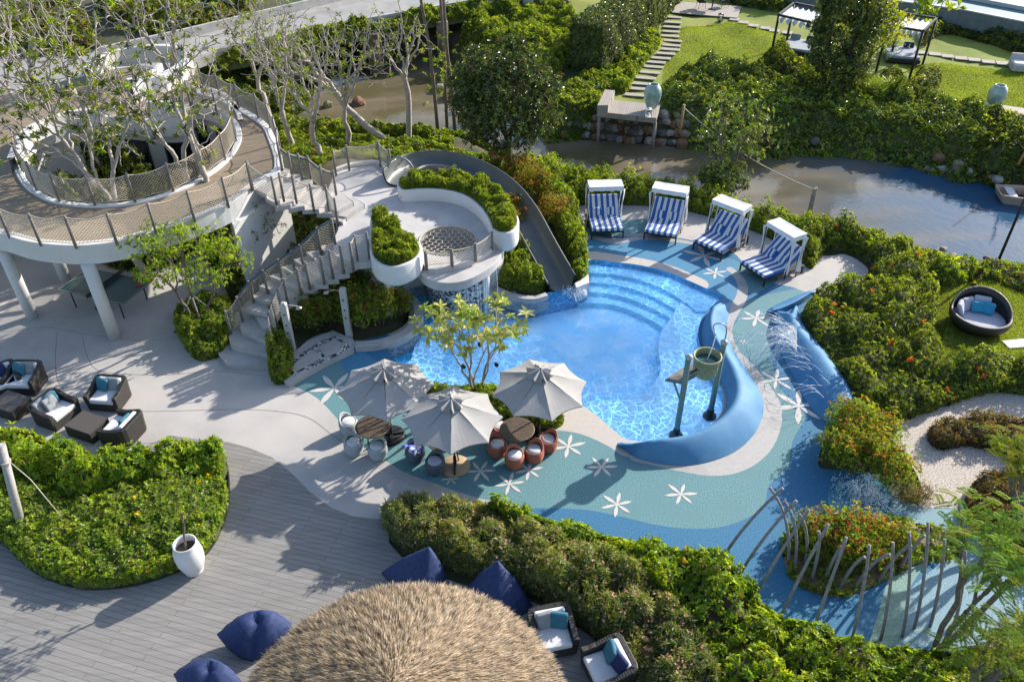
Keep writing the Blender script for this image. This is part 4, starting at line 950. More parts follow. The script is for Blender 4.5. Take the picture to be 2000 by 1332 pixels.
    leaves = leaf_mesh(name, p_, d_, n_, l_, w_, cc, mat_ or LEAF, None, org)
    tag(leaves, label, cat, group, kind)
    co = mb.build('undergrowth', coremat or dark_under, leaves)
    if flowers:
        nf_, fc, fl, fw, fk = flowers
        j = rng.choice(len(C)-ne, min(nf_, len(C)-ne), replace=False)
        Cf = C[j]+unit(U[j])*leaf[0]*.55; Cf[:, 2] += leaf[0]*.25
        a1, a2, a3, a4, a5 = rosettes(Cf, U[j], fk, fl, fw, (.1, .8))
        leaf_mesh('flowers', a1, a2, a3, a4, a5, palette(len(a1), fc, None, .12, fk), PETAL, leaves, org)['kind'] = 'stuff'
    return leaves
# leaf colours (albedo)
YG = [(.25, .345, .022), (.18, .28, .02), (.34, .42, .04), (.11, .195, .018)]
MG = [(.14, .185, .022), (.19, .235, .028), (.085, .13, .018), (.26, .29, .045)]
DG = [(.038, .065, .018), (.06, .09, .022), (.09, .12, .025), (.028, .05, .015)]
OLI = [(.17, .21, .075), (.22, .26, .10), (.12, .16, .05), (.27, .29, .15)]
REDT = [(.26, .08, .02), (.32, .15, .03), (.18, .20, .022), (.11, .17, .018), (.22, .23, .03)]
# ---------------------------------------------------------------- trees
def grow_tree(base, crown, rad, ntips, r0, seed, name, label, cat='tree', bark=None, trunk_z=None, wander=.12, frac=(.35, .55), group=None, shell=.5, stems=1, tip_r=.012, lean=None, kmin=2, zlow=-1, expo=.45, bend=None):
    """branching skeleton that fills an ellipsoid crown; returns root, tip points, tip directions"""
    rs = np.random.default_rng(seed); root = empty(name, base, 0, label, cat, group); b0 = np.array(base, float)
    u = unit(rs.normal(size=(ntips*3, 3))); u = u[u[:, 2] > zlow][:ntips]; rr = (shell+(1-shell)*rs.random(len(u)))[:, None]
    tg = np.array(crown)+u*rr*np.array(rad)
    mb = MB(); tips = []; tdirs = []
    def seg(p, q, ra, rb, d0):
        L = np.linalg.norm(q-p); k = 4
        pts = []
        for i in range(k+1):
            t = i/k; s_ = p*(1-t)+q*t+d0*L*.28*t*(1-t)*(1-t)*2.2
            if 0 < i < k: s_ = s_+rs.normal(0, wander*L*.14, 3)
            pts.append(tuple(s_-b0))
        mb.tube(pts, [ra+(rb-ra)*i/k for i in range(k+1)], 7 if ra > .05 else (5 if ra > .02 else 4), False)
        e = (np.array(pts[-1])-np.array(pts[-2])); return e/(np.linalg.norm(e)+1e-9)
    N0 = len(tg)
    def R_(n): return max(tip_r, r0*(n/N0)**expo)
    def rec(p, d, T, depth):
        n = len(T)
        if n == 1:
            e = seg(p, T[0], R_(1), tip_r*.8, d); tips.append(T[0]); tdirs.append(e); return
        c = T.mean(0); L = np.linalg.norm(c-p)
        f = rs.uniform(*frac) if depth else (trunk_z if trunk_z is not None else rs.uniform(*frac))
        q = p+(c-p)*f+rs.normal(0, wander*L*.12, 3)
        if depth > 9 or n <= 3: q = p+(c-p)*.5
        e = seg(p, q, R_(n)*1.05, R_(n)*.92, d)
        # split by k-means of 2 or 3 on directions from q
        kk = 3 if (n > 8 and rs.random() < .45) else 2
        if n < 3: groups = [T[i:i+1] for i in range(n)]
        else:
            dv = unit(T-q); cs = dv[rs.choice(n, kk, replace=False)]
            for _ in range(4):
                a_ = np.argmax(dv@cs.T, 1)
                for j in range(kk):
                    if (a_ == j).any(): cs[j] = unit(dv[a_ == j].mean(0))
            groups = [T[a_ == j] for j in range(kk) if (a_ == j).any()]
            if len(groups) == 1: groups = [T[:n//2], T[n//2:]]
        for g_ in groups: rec(q, e, g_, depth+1)
    if stems == 1: rec(b0, np.array(lean if lean is not None else (0, 0, 1.)), tg, 0)
    else:
        a_ = np.arctan2(tg[:, 1]-crown[1], tg[:, 0]-crown[0]); ordr = np.argsort(a_); N0 = len(tg)/stems*1.2
        for g_ in np.array_split(ordr, stems):
            c = tg[g_].mean(0); off = (c-np.array(crown))*np.array([.10, .10, 0])
            rec(b0+off, unit(np.array([off[0], off[1], .8])), tg[g_], 0)
    mb.build('trunk', bark or bark_pale, root)
    return root, np.array(tips), np.array(tdirs)
def crown_rosette(root, tips, dirs, k, leaf, cols, wts=None, mat_=None, tilt=(-.2, .7), name='crown', up=.4, keep=1.0, var=.2):
    m_ = rng.random(len(tips)) < keep; C = tips[m_]; U = unit(dirs[m_]+np.array([0, 0, up]))
    p_, d_, n_, l_, w_ = rosettes(C, U, k, leaf[0], leaf[1], tilt)
    return leaf_mesh(name, p_, d_, n_, l_, w_, palette(len(p_), cols, wts, var, k), mat_ or LEAF, root, tuple(root.location))
def crown_clumps(root, tips, n_per, r, k, leaf, cols, wts=None, mat_=None, tilt=(0, 1.0), name='crown', up=.3, flat=.75, var=.22, ctr=None):
    n = len(tips); off = rng.normal(size=(n, n_per, 3)); off = unit(off)*(rng.random((n, n_per, 1))**.4)*r*rng.uniform(.7, 1.3, (n, 1, 1)); off[..., 2] *= flat
    C = (tips[:, None]+off).reshape(-1, 3); U = unit(off.reshape(-1, 3))+np.array([0, 0, up])+rng.normal(0, .3, (n*n_per, 3))
    p_, d_, n_, l_, w_ = rosettes(C, U, k, leaf[0], leaf[1], tilt)
    return leaf_mesh(name, p_, d_, n_, l_, w_, palette(len(p_), cols, wts, var, k), mat_ or LEAF, root, tuple(root.location))
def shrub(px, py, r, h, cols, wts=None, label=None, name='shrub', group=None, leaf=(.07, .03), n=None, z=None, tips_cols=None, mat_=None, cat='shrub', k=5, base=None, dens=1.0, upright=False, tipk=.32):
    """a single bush: ellipsoid of leaf clumps with a few stems"""
    b = base if base is not None else A(px, py, 0 if z is None else z); b = np.array(b, float)
    if z is None and base is None: b[2] = float(terrain_z(b[:1], b[1:2])[0])
    root = empty(name, tuple(b), 0, label, cat, group)
    n = n or int(900*r*r*(.6+h)*dens)
    u = unit(rng.normal(size=(n, 3))); u[:, 2] = np.abs(u[:, 2])*.9+rng.uniform(-.25, .1, n)
    rr = rng.random((n, 1))**.28
    bumps = 1+.20*np.sin(u[:, :1]*6+u[:, 1:2]*4+rnd.random()*6)+.14*np.sin(u[:, 1:2]*9-u[:, 2:3]*7+rnd.random()*6)
    C = b+np.array([0, 0, h*.42])+u*rr*bumps*np.array([r, r, h*.60])
    C[:, 2] = np.maximum(C[:, 2], b[2]+.04)
    U = u*np.array([1, 1, .9 if not upright else .2])+np.array([0, 0, .35 if not upright else 1.0])+rng.normal(0, .3, (n, 3))
    p_, d_, n_, l_, w_ = rosettes(C, U, k, leaf[0], leaf[1], (.1, 1.1))
    c_ = palette(len(p_), cols, wts, .22, k)
    if tips_cols is not None:
        tt = ((C[:, 2]-b[2])/h > .62) & (rr[:, 0] > .78) & (rng.random(n) < tipk); tt = np.repeat(tt, k)
        c_[tt] = palette(int(tt.sum()), tips_cols, None, .2, k)
    leaf_mesh('crown', p_, d_, n_, l_, w_, c_, mat_ or LEAF, root, tuple(b))
    mb = MB()
    for i in range(5):
        a = i*1.26+rnd.random(); mb.tube([(math.cos(a)*.04, math.sin(a)*.04, -.05), (math.cos(a)*r*.3, math.sin(a)*r*.3, h*.4), (math.cos(a)*r*.5, math.sin(a)*r*.5, h*.75)], [.022, .014, .006], 5, False)
    mb.build('stem', bark_gray, root)
    return root
# ---- planted beds
bed('broadleaf_hedge', AX(smooth_loop([(-300,872),(0,866),(60,872),(120,894),(200,908),(270,908),(340,898),(400,884),(432,893),(442,920),(420,945),(340,950),(250,962),(160,985),(90,960),(0,930),(-300,900)], 3)), 1.0, 95, (.135, .055), YG, (4, 4, 3, 2), .5, .3, 0, k=7, label='bright yellow green broad leaved hedge between the wicker armchairs and the low bed', cat='hedge')
bed('flowering_ground_cover', AX(smooth_loop([(-300,930),(0,940),(90,968),(160,990),(250,966),(340,955),(425,950),(446,962),(440,1010),(420,1058),(388,1093),(330,1122),(250,1144),(160,1148),(80,1123),(30,1083),(0,1058),(-120,1010),(-300,1000)], 3)), .55, 290, (.066, .04), [(.26, .37, .025), (.19, .30, .022), (.34, .42, .04), (.14, .23, .02)]+MG[:2], (5, 4, 3, 2, 2, 2), .5, .22, 0, k=6, hvar=.08, lumpk=2.2, core=.84, label='low bright green flowering ground cover in the round bed on the left', cat='ground cover', kind='stuff', flowers=(34, [(.75, .50, .02), (.6, .42, .03)], .07, .06, 6))
OL = smooth_loop([(752,1002),(775,1000),(870,1010),(940,1012),(985,1030),(1050,1052),(1120,1085),(1200,1120),(1280,1165),(1330,1225),(1375,1300),(1400,1400),(1450,1600),(1300,1600),(1290,1400),(1245,1330),(1200,1272),(1130,1215),(1060,1170),(980,1140),(900,1115),(850,1098),(790,1068),(760,1040)], 3)
bed('pink_oleander_hedge', AX(OL), .95, 215, (.15, .024), OLI+MG[:1], (4, 4, 3, 3, 2), .42, .25, 0, k=7, tilt=(0, 1.1), label='dense narrow leaved hedge dotted with small pink flowers behind the thatched roof', cat='hedge', flowers=(1500, [(.62, .30, .30), (.70, .42, .40), (.60, .36, .30)], .04, .034, 6), coremat=M('oleander_core', (.05, .06, .025), .95, (.08, .07, .04), 6, 5, .6, 15))
OB = smooth_loop([(870,1004),(940,1004),(1000,1012),(1060,1024),(1120,1040),(1200,1064),(1300,1082),(1390,1102),(1440,1152),(1490,1197),(1560,1237),(1650,1264),(1750,1280),(1850,1287),(2100,1312),(2300,1600),(1460,1600),(1410,1400),(1385,1300),(1340,1225),(1288,1162),(1205,1115),(1120,1078),(1050,1045),(985,1024),(940,1010)], 3)
bed('yellow_green_hedge', AX(OB), .85, 95, (.115, .05), YG+MG[:1], (4, 4, 3, 2, 1), .5, .3, 0, k=7, hvar=.35, label='yellow green broad leaved hedge along the lower edge of the blue splash pad', cat='hedge', flowers=(50, [(.7, .5, .06)], .09, .06, 6), coremat=soil)
bed('island_ground_cover', AX(BED['island']), .22, 34, (.12, .06), YG+MG, None, .3, .3, 0, k=6, label='sparse leafy ground cover on bare soil in the island bed under the ribs', cat='ground cover', kind='stuff', core=.2, coremat=M('sandy_soil', (.24, .18, .12), .95, (.14, .10, .06), 5, 6, .5, 20))
bed('umbrella_bed', AX(smooth_loop([(834,772),(860,764),(920,763),(985,770),(1030,785),(1085,806),(1098,828),(1060,843),(1000,833),(940,813),(880,798),(845,788)], 4)), .62, 230, (.085, .035), YG+MG, None, .3, .25, 0, k=6, label='small bed of fresh green shrubs beneath the little tree between umbrellas and pool', cat='shrub bed')
bed('corner_bed', AX(BED['corner']), .75, 210, (.085, .035), YG+MG, None, .33, .3, 0, k=6, label='small bright green shrub bed left of the foot of the curved stairs', cat='shrub bed')
bed('stair_side_bed', AX(BED['stairside']), .95, 300, (.06, .028), MG+YG[:2], None, .28, .2, 0, k=6, label='narrow clipped green hedge squeezed between the curved stairs and the shower post', cat='hedge')
bed('under_stair_bed', AX(BED['understair']), .7, 100, (.10, .045), MG+DG, None, .45, .3, 0, k=6, label='shaded dark green planting under the upper stairs', cat='shrub bed')
bed('wedge_bed', AX(inset(AX(BED['wedge']), 1.0)) if False else AX(BED['wedge'], 0), .95, 300, (.085, .035), YG+MG, None, .3, .2, 0, k=6, label='bright green wedge of shrubs between the slide and the white platform', cat='shrub bed')
for P_, nm in ((PLA, 'bushy bright green shrubs filling the rounded triangular planter'), (PLB, 'row of green shrubs filling the long curved planter by the slide')):
    bed('planter_shrubs', inset(P_, .97) if P_ is PLA else P_, .46, 330, (.10, .026), MG+YG[:2]+OLI[:1], None, .26, .10, 2.69, k=7, label=nm, cat='shrubs', coremat=soil, core=.35, tilt=(.3, 1.3))
# hedge behind the day beds, in three stretches
HB = dict(lump=.42, k=6)
bed('clipped_hedge', AX(smooth_loop([(1120,358),(1200,366),(1290,373),(1380,396),(1480,421),(1560,446),(1600,462),(1585,515),(1545,480),(1480,455),(1400,428),(1330,410),(1260,402),(1130,400)], 4)), .95, 170, (.075, .034), MG+YG[:2], None, .36, .22, 0, k=6, label='rounded green hedge running behind the four striped day beds along the river', cat='hedge')
bed('slide_bank_shrubs', AX(smooth_loop([(1000,345),(1060,345),(1118,360),(1128,402),(1128,440),(1138,480),(1146,545),(1124,552),(1116,515),(1092,470),(1062,420),(1030,380)], 4)), 1.15, 150, (.09, .038), YG+MG, None, .45, .25, 0, k=6, label='bank of mixed green shrubs between the slide and the first day bed', cat='shrub bed', hfun=lambda x, y: 1+.35*np.clip((2.6-x)/2, -.4, 1))
bed('right_shrubs', AX(BED['right']), 1.0, 105, (.095, .042), MG+DG[1:3]+YG[:1], None, .6, .3, 0, k=6, hvar=.3, label='large dark green mass of shrubs between the blue wall and the lawn', cat='shrub bed', flowers=(22, [(.75, .16, .05)], .12, .1, 7))
bed('river_edge_plants', AX(smooth_loop([(1620,455),(1700,468),(1800,500),(1880,520),(1900,545),(1840,560),(1780,525),(1700,500),(1640,482)], 4)), .7, 90, (.11, .045), YG+MG, None, .5, .3, None, k=6, label='light green plants along the river beyond the right shrubs', cat='shrub bed')
PWb = smooth_loop([(545,258),(600,262),(700,262),(800,266),(880,282),(960,312),(1010,340),(1020,356),(960,330),(880,312),(800,312),(770,325),(745,318),(690,320),(650,330),(620,345),(570,335),(552,300)], 4)
bed('bank_ground_cover', AX(PWb, .3), .55, 110, (.11, .05), YG+MG+REDT[:1], (4, 4, 3, 2, 2, 2, 1, 2, .6), .5, .4, None, k=6, label='leafy ground cover on the bank behind the platform and the slide', cat='ground cover', kind='stuff')
bed('left_bank_cover', AX(smooth_loop([(535,225),(620,240),(700,247),(780,252),(870,262),(880,282),(800,266),(700,262),(600,262),(545,258)], 4), 0), .5, 80, (.13, .06), YG+MG+[(.16, .12, .05)], None, .5, .4, None, k=6, label='sunlit ground cover along the river behind the rope railing', cat='ground cover', kind='stuff')
# ---------------------------------------------------------------- single shrubs
RG = 'red tipped shrubs in the bed beside the showers'
RT = [(.34, .07, .03), (.42, .15, .04), (.30, .22, .04)]
for i, (px, py, r, h, lab) in enumerate([(612,640,.62,1.25,'red tipped shrub just right of the inner stair railing'),(650,632,.60,1.3,'leafy red tipped shrub left of the shower post in the bed'),(708,640,.66,1.55,'tallest yellow green shrub right of the shower post'),(745,632,.62,1.4,'broad dark based shrub in the right half of the rimmed bed'),(782,615,.42,1.1,'narrow green shrub at the right end of the rimmed bed'),(632,600,.55,1.5,'red topped shrub behind the others near the stair treads'),(700,590,.6,1.6,'reddish shrub under the planter at the back of the rimmed bed')]):
    shrub(px, py, r*1.12, h*1.18, MG+YG[:1], None, lab, 'photinia_shrub', RG, (.075, .032), tips_cols=RT+YG[:2], upright=True, dens=1.5)
OG = 'orange red shrubs along the slide'
for px, py, z, r, h, lab in [(1045,385,.6,.85,1.5,'orange tipped shrub right behind the outer bend of the slide'),(1078,440,.2,.75,1.5,'orange brown shrub beside the lower run of the slide'),(1010,345,.5,.7,1.1,'reddish shrub behind the top bend of the slide'),(1000,418,1.0,.5,1.0,'bright orange shrub squeezed between slide and planter'),(1012,448,.7,.42,1.0,'red shrub just below the planter bulb beside the slide'),(975,318,.4,.6,.9,'rust coloured shrub at the foot of the big dark tree')]:
    b = A(px, py, z); shrub(px, py, r, h, YG[:2]+MG[:2]+REDT, None, lab, 'orange_shrub', OG, (.075, .03), tips_cols=[(.45, .14, .03), (.38, .20, .04), (.40, .10, .04)], base=(b.x, b.y, z-.1), upright=True, dens=1.3)
G3 = 'yellow and red shrubs by the fountain'
for px, py, r, h, lab in [(1640,905,.70,1.3,'yellow green shrub at the left end above the fountain'),(1655,855,.72,1.45,'golden topped shrub at the upper end of the row by the gravel'),(1695,912,.68,1.35,'broad green shrub in the middle of the row by the gravel'),(1738,940,.58,1.15,'red edged shrub at the lower end of the row by the gravel'),(1712,868,.58,1.2,'olive shrub behind the row beside the gravel')]:
    shrub(px, py, r, h, YG+MG, None, lab, 'golden_shrub', G3, (.08, .034), tips_cols=[(.42, .22, .04), (.40, .12, .06), (.34, .32, .04)], dens=1.4)
for px, py, r, h, lab in [(1775,978,.42,.5,'dry brown grassy clump at the lower edge of the gravel'),(1800,968,.35,.45,'small dry clump on the gravel beside the red edged shrub')]:
    shrub(px, py, r, h, [(.20,.13,.06),(.16,.15,.05),(.12,.12,.04)], None, lab, 'dry_clump', 'dry clumps beside the gravel', (.12,.014), cat='plant', dens=1.2)
for px, py, r, h, lab in [(1600,1070,.72,1.15,'red flowered shrub at the left of the rib island'),(1650,1075,.8,1.25,'tall red topped shrub in the middle of the rib island'),(1705,1072,.6,1.0,'green and red shrub right of the middle on the rib island'),(1748,1070,.45,.85,'small yellow green shrub at the right of the rib island'),(1555,1060,.35,.7,'thin pale green shrub at the far left of the rib island')]:
    shrub(px, py, r, h, YG[:2]+MG, None, lab, 'island_shrub', 'shrubs on the rib island', (.08, .036), tips_cols=[(.45, .08, .03), (.42, .16, .05), (.30, .28, .04)], dens=1.4)
# ---------------------------------------------------------------- trees
# the big dark tree
rt, tp, td = grow_tree((-.2, 35.0, -.1), (-.35, 34.6, 3.35), (2.55, 2.2, 2.5), 330, .15, 5, 'evergreen_tree', 'big dense dark green tree with reddish young leaves beside the river', bark=bark_dark, trunk_z=.35, shell=.62, zlow=-.85)
crown_clumps(rt, tp, 20, .5, 6, (.15, .065), DG+MG[:2]+[(.20, .10, .04)], (5, 5, 5, 3, 3, 2, .5), LEAFG, (-.1, 1.0))
def plumeria(base, crown, rad, n, r0, seed, label, leaf=(.20, .062), k=13, keep=.9, grp='pale branched frangipani trees', lean=None, stems=1, tz=None, cols=None, tipr=.021, w=.2):
    rt, tp, td = grow_tree(base, crown, rad, n, r0, seed, 'frangipani_tree', label, bark=bark_pale, wander=w, shell=.25, group=grp, lean=lean, stems=stems, tip_r=tipr, trunk_z=tz, zlow=-.9, expo=.5)
    crown_rosette(rt, tp, td, k, leaf, cols or (MG+DG[1:3]+YG[:1]), None, LEAF, (-.1, .9), keep=keep, up=.7)
    return rt
plumeria((-13.3, 24.9, 0), (-15.3, 26.8, 5.6), (3.5, 2.4, 2.2), 190, .14, 21, 'old frangipani with a thick bent pale trunk at the front of the tree well', lean=(-.5, .3, .8), tz=.42)
plumeria((-12.2, 28.0, 0), (-12.4, 27.4, 6.2), (3.2, 2.3, 2.4), 150, .12, 22, 'frangipani with crossing pale limbs in the middle of the tree well', tz=.45)
plumeria((-15.8, 29.0, 0), (-17.2, 29.6, 6.6), (3.3, 2.4, 2.2), 140, .12, 23, 'frangipani leaning left at the back of the tree well', lean=(-.4, .1, .8), tz=.45)
plumeria((-21.5, 33.5, 0), (-21.0, 34, 6.3), (3.6, 2.8, 2.4), 170, .14, 24, 'frangipani at the left edge beyond the ring walkway', tz=.45)
plumeria((-16.5, 39.0, 0), (-16.5, 38.5, 6.0), (4.4, 2.6, 2.4), 200, .14, 25, 'wide frangipani behind the white curved walls', tz=.45)
plumeria((-26, 43.0, 0), (-25.5, 43, 5.6), (4.8, 3, 2.6), 200, .14, 26, 'far frangipani at the top left corner', tz=.4)
plumeria((-10.6, 25.8, 2.0), (-10.9, 26.2, 5.2), (.9, .8, 1.5), 14, .11, 28, 'slim frangipani with a straight pale trunk and spotlight at the right of the tree well', tz=.6)
SP2 = dict(leaf=(.17, .055), k=7, keep=.65, w=.30, tipr=.014)
plumeria((-8.68, 33.9, .6), (-9.0, 33.6, 5.2), (2.7, 1.9, 2.4), 190, .13, 31, 'bare limbed pale tree left of centre behind the rope railing', tz=.4, **SP2)
plumeria((-7.9, 36.0, .3), (-7.0, 35.8, 5.0), (2.5, 1.9, 2.2), 170, .12, 32, 'sparse grey tree beside the river behind the platform', tz=.4, **SP2)
plumeria((-5.1, 37.4, .1), (-5.0, 37.2, 5.2), (1.9, 1.5, 2.0), 95, .14, 33, 'slender forked tree with a bare white trunk near the dark tree', tz=.55, **SP2)
plumeria((-6.2, 37.4, .2), (-10.6, 38.6, 3.9), (2.6, 1.3, 1.2), 60, .17, 34, 'leaning grey tree trunk reaching left across the river bank', lean=(-1, .2, .25), tz=.6, **SP2)
plumeria((-10.6, 36.6, .2), (-10.8, 36.8, 5.4), (2.4, 1.8, 2.2), 150, .13, 35, 'tangled grey tree right behind the netting of the ring walkway', tz=.4, **SP2)
plumeria((-12.6, 40.2, .3), (-12.6, 40.4, 4.6), (2.8, 1.6, 2.0), 150, .12, 36, 'small crooked grey tree below the left end of the bridge', tz=.35, **SP2)
for i, (x, y, r_) in enumerate([(-3.9, 40.2, .10), (-3.45, 40.7, .09), (-3.0, 40.3, .10)]):
    t = empty('bare_trunk_tree', (x, y, -.6), 0, ('left', 'middle', 'right')[i]+' one of three straight brown trunks standing together at the river', 'tree', 'straight trunks at the river')
    mb = MB(); k = rnd.uniform(-.25, .25); mb.tube([(0, 0, 0), (k*.3, 0, 2), (k, .1, 4.2), (k*1.4-.2+i*.12, .1, 6.5), (k*1.5-.3+i*.2, 0, 8.4)], [r_, r_*.95, r_*.85, r_*.75, r_*.6], 9); mb.build('trunk', bark_gray, t)
    C = np.array([[x+rnd.uniform(-.7, .7), y+rnd.uniform(-.5, .5), rnd.uniform(1.0, 4.4)] for _ in range(26)]); p_, d_, n_, l_, w_ = rosettes(C, rng.normal(size=(26, 3))+np.array([0, 0, .5]), 8, .2, .05, (-.3, .8))
    leaf_mesh('crown', p_, d_, n_, l_, w_, palette(len(p_), YG+MG, None, .2, 8), LEAF, t, (x, y, -.6))
# small trees near the pool
rt, tp, td = grow_tree((-10.6, 22.0, 0), (-10.3, 21.8, 3.0), (2.0, 1.3, 1.25), 130, .05, 41, 'small_tree', 'small multi stemmed tree with fresh yellow green leaves left of the curved stairs', bark=bark_gray, trunk_z=.55, shell=.45, stems=3, zlow=-.8)
crown_clumps(rt, tp, 9, .26, 6, (.10, .045), YG+YG[:3], None, LEAF, (0, 1))
for s_ in ((-.5, -.2), (.45, .25), (.3, -.5)):
    mb = MB(); mb.tube([(s_[0]*1.6, s_[1]*1.6, 0), (s_[0]*.1, s_[1]*.1, 1.25)], .028, 6); mb.build('stake', post_wood, rt)
rt, tp, td = grow_tree((-9.6, 26.0, 0), (-9.5, 25.4, 2.3), (1.35, 1.0, .9), 60, .05, 42, 'small_tree', 'thin small tree with dark glinting leaves under the upper stairs', bark=bark_gray, trunk_z=.5, shell=.5, stems=2, zlow=-.7)
crown_clumps(rt, tp, 5, .22, 5, (.075, .032), DG+MG, None, LEAFG, (0, 1))
# plumeria by the umbrellas: upturned branches with leaf whorls at their tips
rt, tp, td = grow_tree((-1.0, 18.35, 0), (-1.15, 18.2, 2.85), (1.75, 1.1, .95), 62, .05, 43, 'umbrella_tree', 'little tree with bare forking stems and pale leaf whorls between umbrellas and pool', bark=bark_pale, trunk_z=.22, shell=.35, stems=3, wander=.12, tip_r=.014, zlow=-.6)
crown_rosette(rt, tp, td, 11, (.28, .105), [(.42, .44, .13), (.34, .38, .10), (.24, .32, .06), (.50, .50, .22)], None, LEAF, (-.35, .55), up=1.0)
for i, (dx, dy, z) in enumerate(((-.42, -.35, 1.55), (.52, -.2, 1.5), (.05, -.1, 2.15))):
    mb = MB(); mb.tube([(dx, dy, z), (dx+.04, dy-.16, z+.07)], [.05, .065], 10); mb.tube([(dx, dy, z-.02), (dx, dy+.08, z-.06)], .02, 6)
    o = mb.build('spotlight', black_metal); o.location = rt.location; tag(o, ('black spotlight on the left stem of the little tree', 'black spotlight on the right stem of the little tree', 'black spotlight high in the middle of the little tree')[i], 'spotlight', 'spotlights on the little tree')
# tree standing at the river
rt, tp, td = grow_tree((9.45, 33.2, -.8), (9.75, 33.1, 2.4), (1.9, 1.4, 2.0), 110, .09, 44, 'river_tree', 'loose light green tree growing at the water edge behind the day beds', bark=bark_gray, trunk_z=.25, shell=.4, stems=3, zlow=-.9)
crown_clumps(rt, tp, 5, .36, 6, (.15, .062), MG+YG+[(.35, .40, .25)], None, LEAFG, (0, 1))
shrub(1400, 385, 1.0, 1.6, MG+OLI+YG[:1], None, 'leafy bush with silvery leaves under the river tree', 'river_bush', None, (.13, .06), base=(9.3, 32.6, -.4), mat_=LEAFG, dens=.8)
# feathery tree lower right
rt, tp, td = grow_tree((9.3, 9.9, 0), (9.85, 10.1, 3.5), (1.45, 1.1, .75), 27, .065, 45, 'feathery_tree', 'airy multi trunk tree with feathery light green foliage at the lower right corner', bark=bark_gray, trunk_z=.55, shell=.35, stems=3, wander=.16, zlow=-.6)
nf_ = len(tp)*11; C = np.repeat(tp, 11, 0)+rng.normal(0, .23, (nf_, 3))*np.array([1, 1, .5]); fd = unit(np.c_[rng.normal(size=(nf_, 2)), rng.uniform(-.35, .35, nf_)])
# pinnate fronds: leaflets along a drooping rachis
nl = 16; tt = np.linspace(.08, 1, nl)[None, :, None]; L_ = .34
ra = C[:, None]+fd[:, None]*L_*tt+np.array([0, 0, -1.])*(tt**2)*.10
sd_ = unit(np.cross(fd, np.array([[0, 0, 1.]]))); P_ = np.concatenate([ra, ra], 1).reshape(-1, 3); D_ = np.concatenate([np.repeat(sd_[:, None], nl, 1), -np.repeat(sd_[:, None], nl, 1)], 1).reshape(-1, 3)+np.repeat(fd, nl*2, 0)*.5
leaf_mesh('crown', P_, D_, np.tile([[0, 0, 1.]], (len(P_), 1))+rng.normal(0, .15, (len(P_), 3)), rng.uniform(.07, .11, len(P_)), .022, palette(len(P_), [(.20, .34, .05), (.13, .26, .03), (.28, .40, .07), (.32, .34, .05)], None, .2, nl*2), LEAF, rt, tuple(rt.location))
def feather(base, crown, rad, n, seed, lab, cols, r0=.09):
    rt, tp, td = grow_tree(base, crown, rad, n, r0, seed, 'feathery_tree', lab, bark=bark_gray, trunk_z=.5, shell=.35, stems=2, wander=.16, zlow=-.6)
    nf_ = len(tp)*10; C = np.repeat(tp, 10, 0)+rng.normal(0, .2, (nf_, 3))*np.array([1, 1, .5]); fd = unit(np.c_[rng.normal(size=(nf_, 2)), rng.uniform(-.3, .3, nf_)])
    ra = C[:, None]+fd[:, None]*L_*tt+np.array([0, 0, -1.])*(tt**2)*.10; sd_ = unit(np.cross(fd, np.array([[0, 0, 1.]])))
    P_ = np.concatenate([ra, ra], 1).reshape(-1, 3); D_ = np.concatenate([np.repeat(sd_[:, None], nl, 1), -np.repeat(sd_[:, None], nl, 1)], 1).reshape(-1, 3)+np.repeat(fd, nl*2, 0)*.5
    leaf_mesh('crown', P_, D_, np.tile([[0, 0, 1.]], (len(P_), 1))+rng.normal(0, .15, (len(P_), 3)), rng.uniform(.06, .10, len(P_)), .02, palette(len(P_), cols, None, .2, nl*2), LEAF, rt, tuple(rt.location))
YF = [(.38, .38, .04), (.28, .33, .04), (.18, .25, .03)]
feather((12.6, 13.0, 0), (12.4, 13.6, 2.3), (.9, .8, .4), 16, 47, 'yellowish feathery tree at the right edge above the gravel', YF)
feather((8.2, 8.0, 0), (8.9, 8.2, 2.9), (1.3, .8, .5), 22, 48, 'feathery yellow green treetop at the bottom right corner', YF+[(.18, .30, .04)])
# ---------------------------------------------------------------- far bank: garden
def sheet(name, pts, z, m_, n=4, kind='structure', smooth=True):
    P = AX(smooth_loop(pts, n) if smooth else pts, z); mb = MB(); mb.add([(p[0], p[1], z) for p in P], tri_poly(P)); o = mb.build(name, m_); return tag(o, kind=kind)
lawnm = M('lawn', (.20, .25, .035), .95, (.15, .21, .025), 3, 8, .5, 60, c3=(.28, .28, .06), scale3=.45, ramp3=(.4, .7))
mb = MB(); lx = np.linspace(4, 44, 90); ly = np.linspace(38, 74, 80); LX, LY = np.meshgrid(lx, ly); LZ = terrain_z(LX, LY)+.012
rows = [[(LX[j, i], LY[j, i], LZ[j, i]) for i in range(90)] for j in range(80)]
mb.grid(rows); 
keep = []; dr = dist(LX, LY, RIVER); inr_ = inside(LX, LY, RIVER)
okp = ((dr > 1.7) & ~inr_).ravel(); mb.f = [f for f in mb.f if all(okp[k] for k in f)]; mb.sm = [True]*len(mb.f)
tag(mb.build('lawn', lawnm), kind='structure')
def gz(px, py, extra=0):
    """point on the far ground seen at a pixel"""
    z = .6
    for _ in range(4): p = A(px, py, z+extra); z = float(terrain_z(np.array([p.x]), np.array([p.y]))[0])
    return A(px, py, z+extra)
def blades(name, pts, z, n, hgt, cols, **k): pass
stone = M('stepping_stone', (.40, .36, .32), .85, (.33, .30, .27), 5, 6, .2, 25)
SG = 'stepping stones of the long garden path'
ss = [(1315,37),(1314,47),(1312,56),(1311,65),(1309,74),(1314,83),(1311,92),(1309,100),(1300,108),(1291,117),(1281,125),(1276,134),(1269,145),(1261,156),(1254,167),(1248,177),(1240,189)]
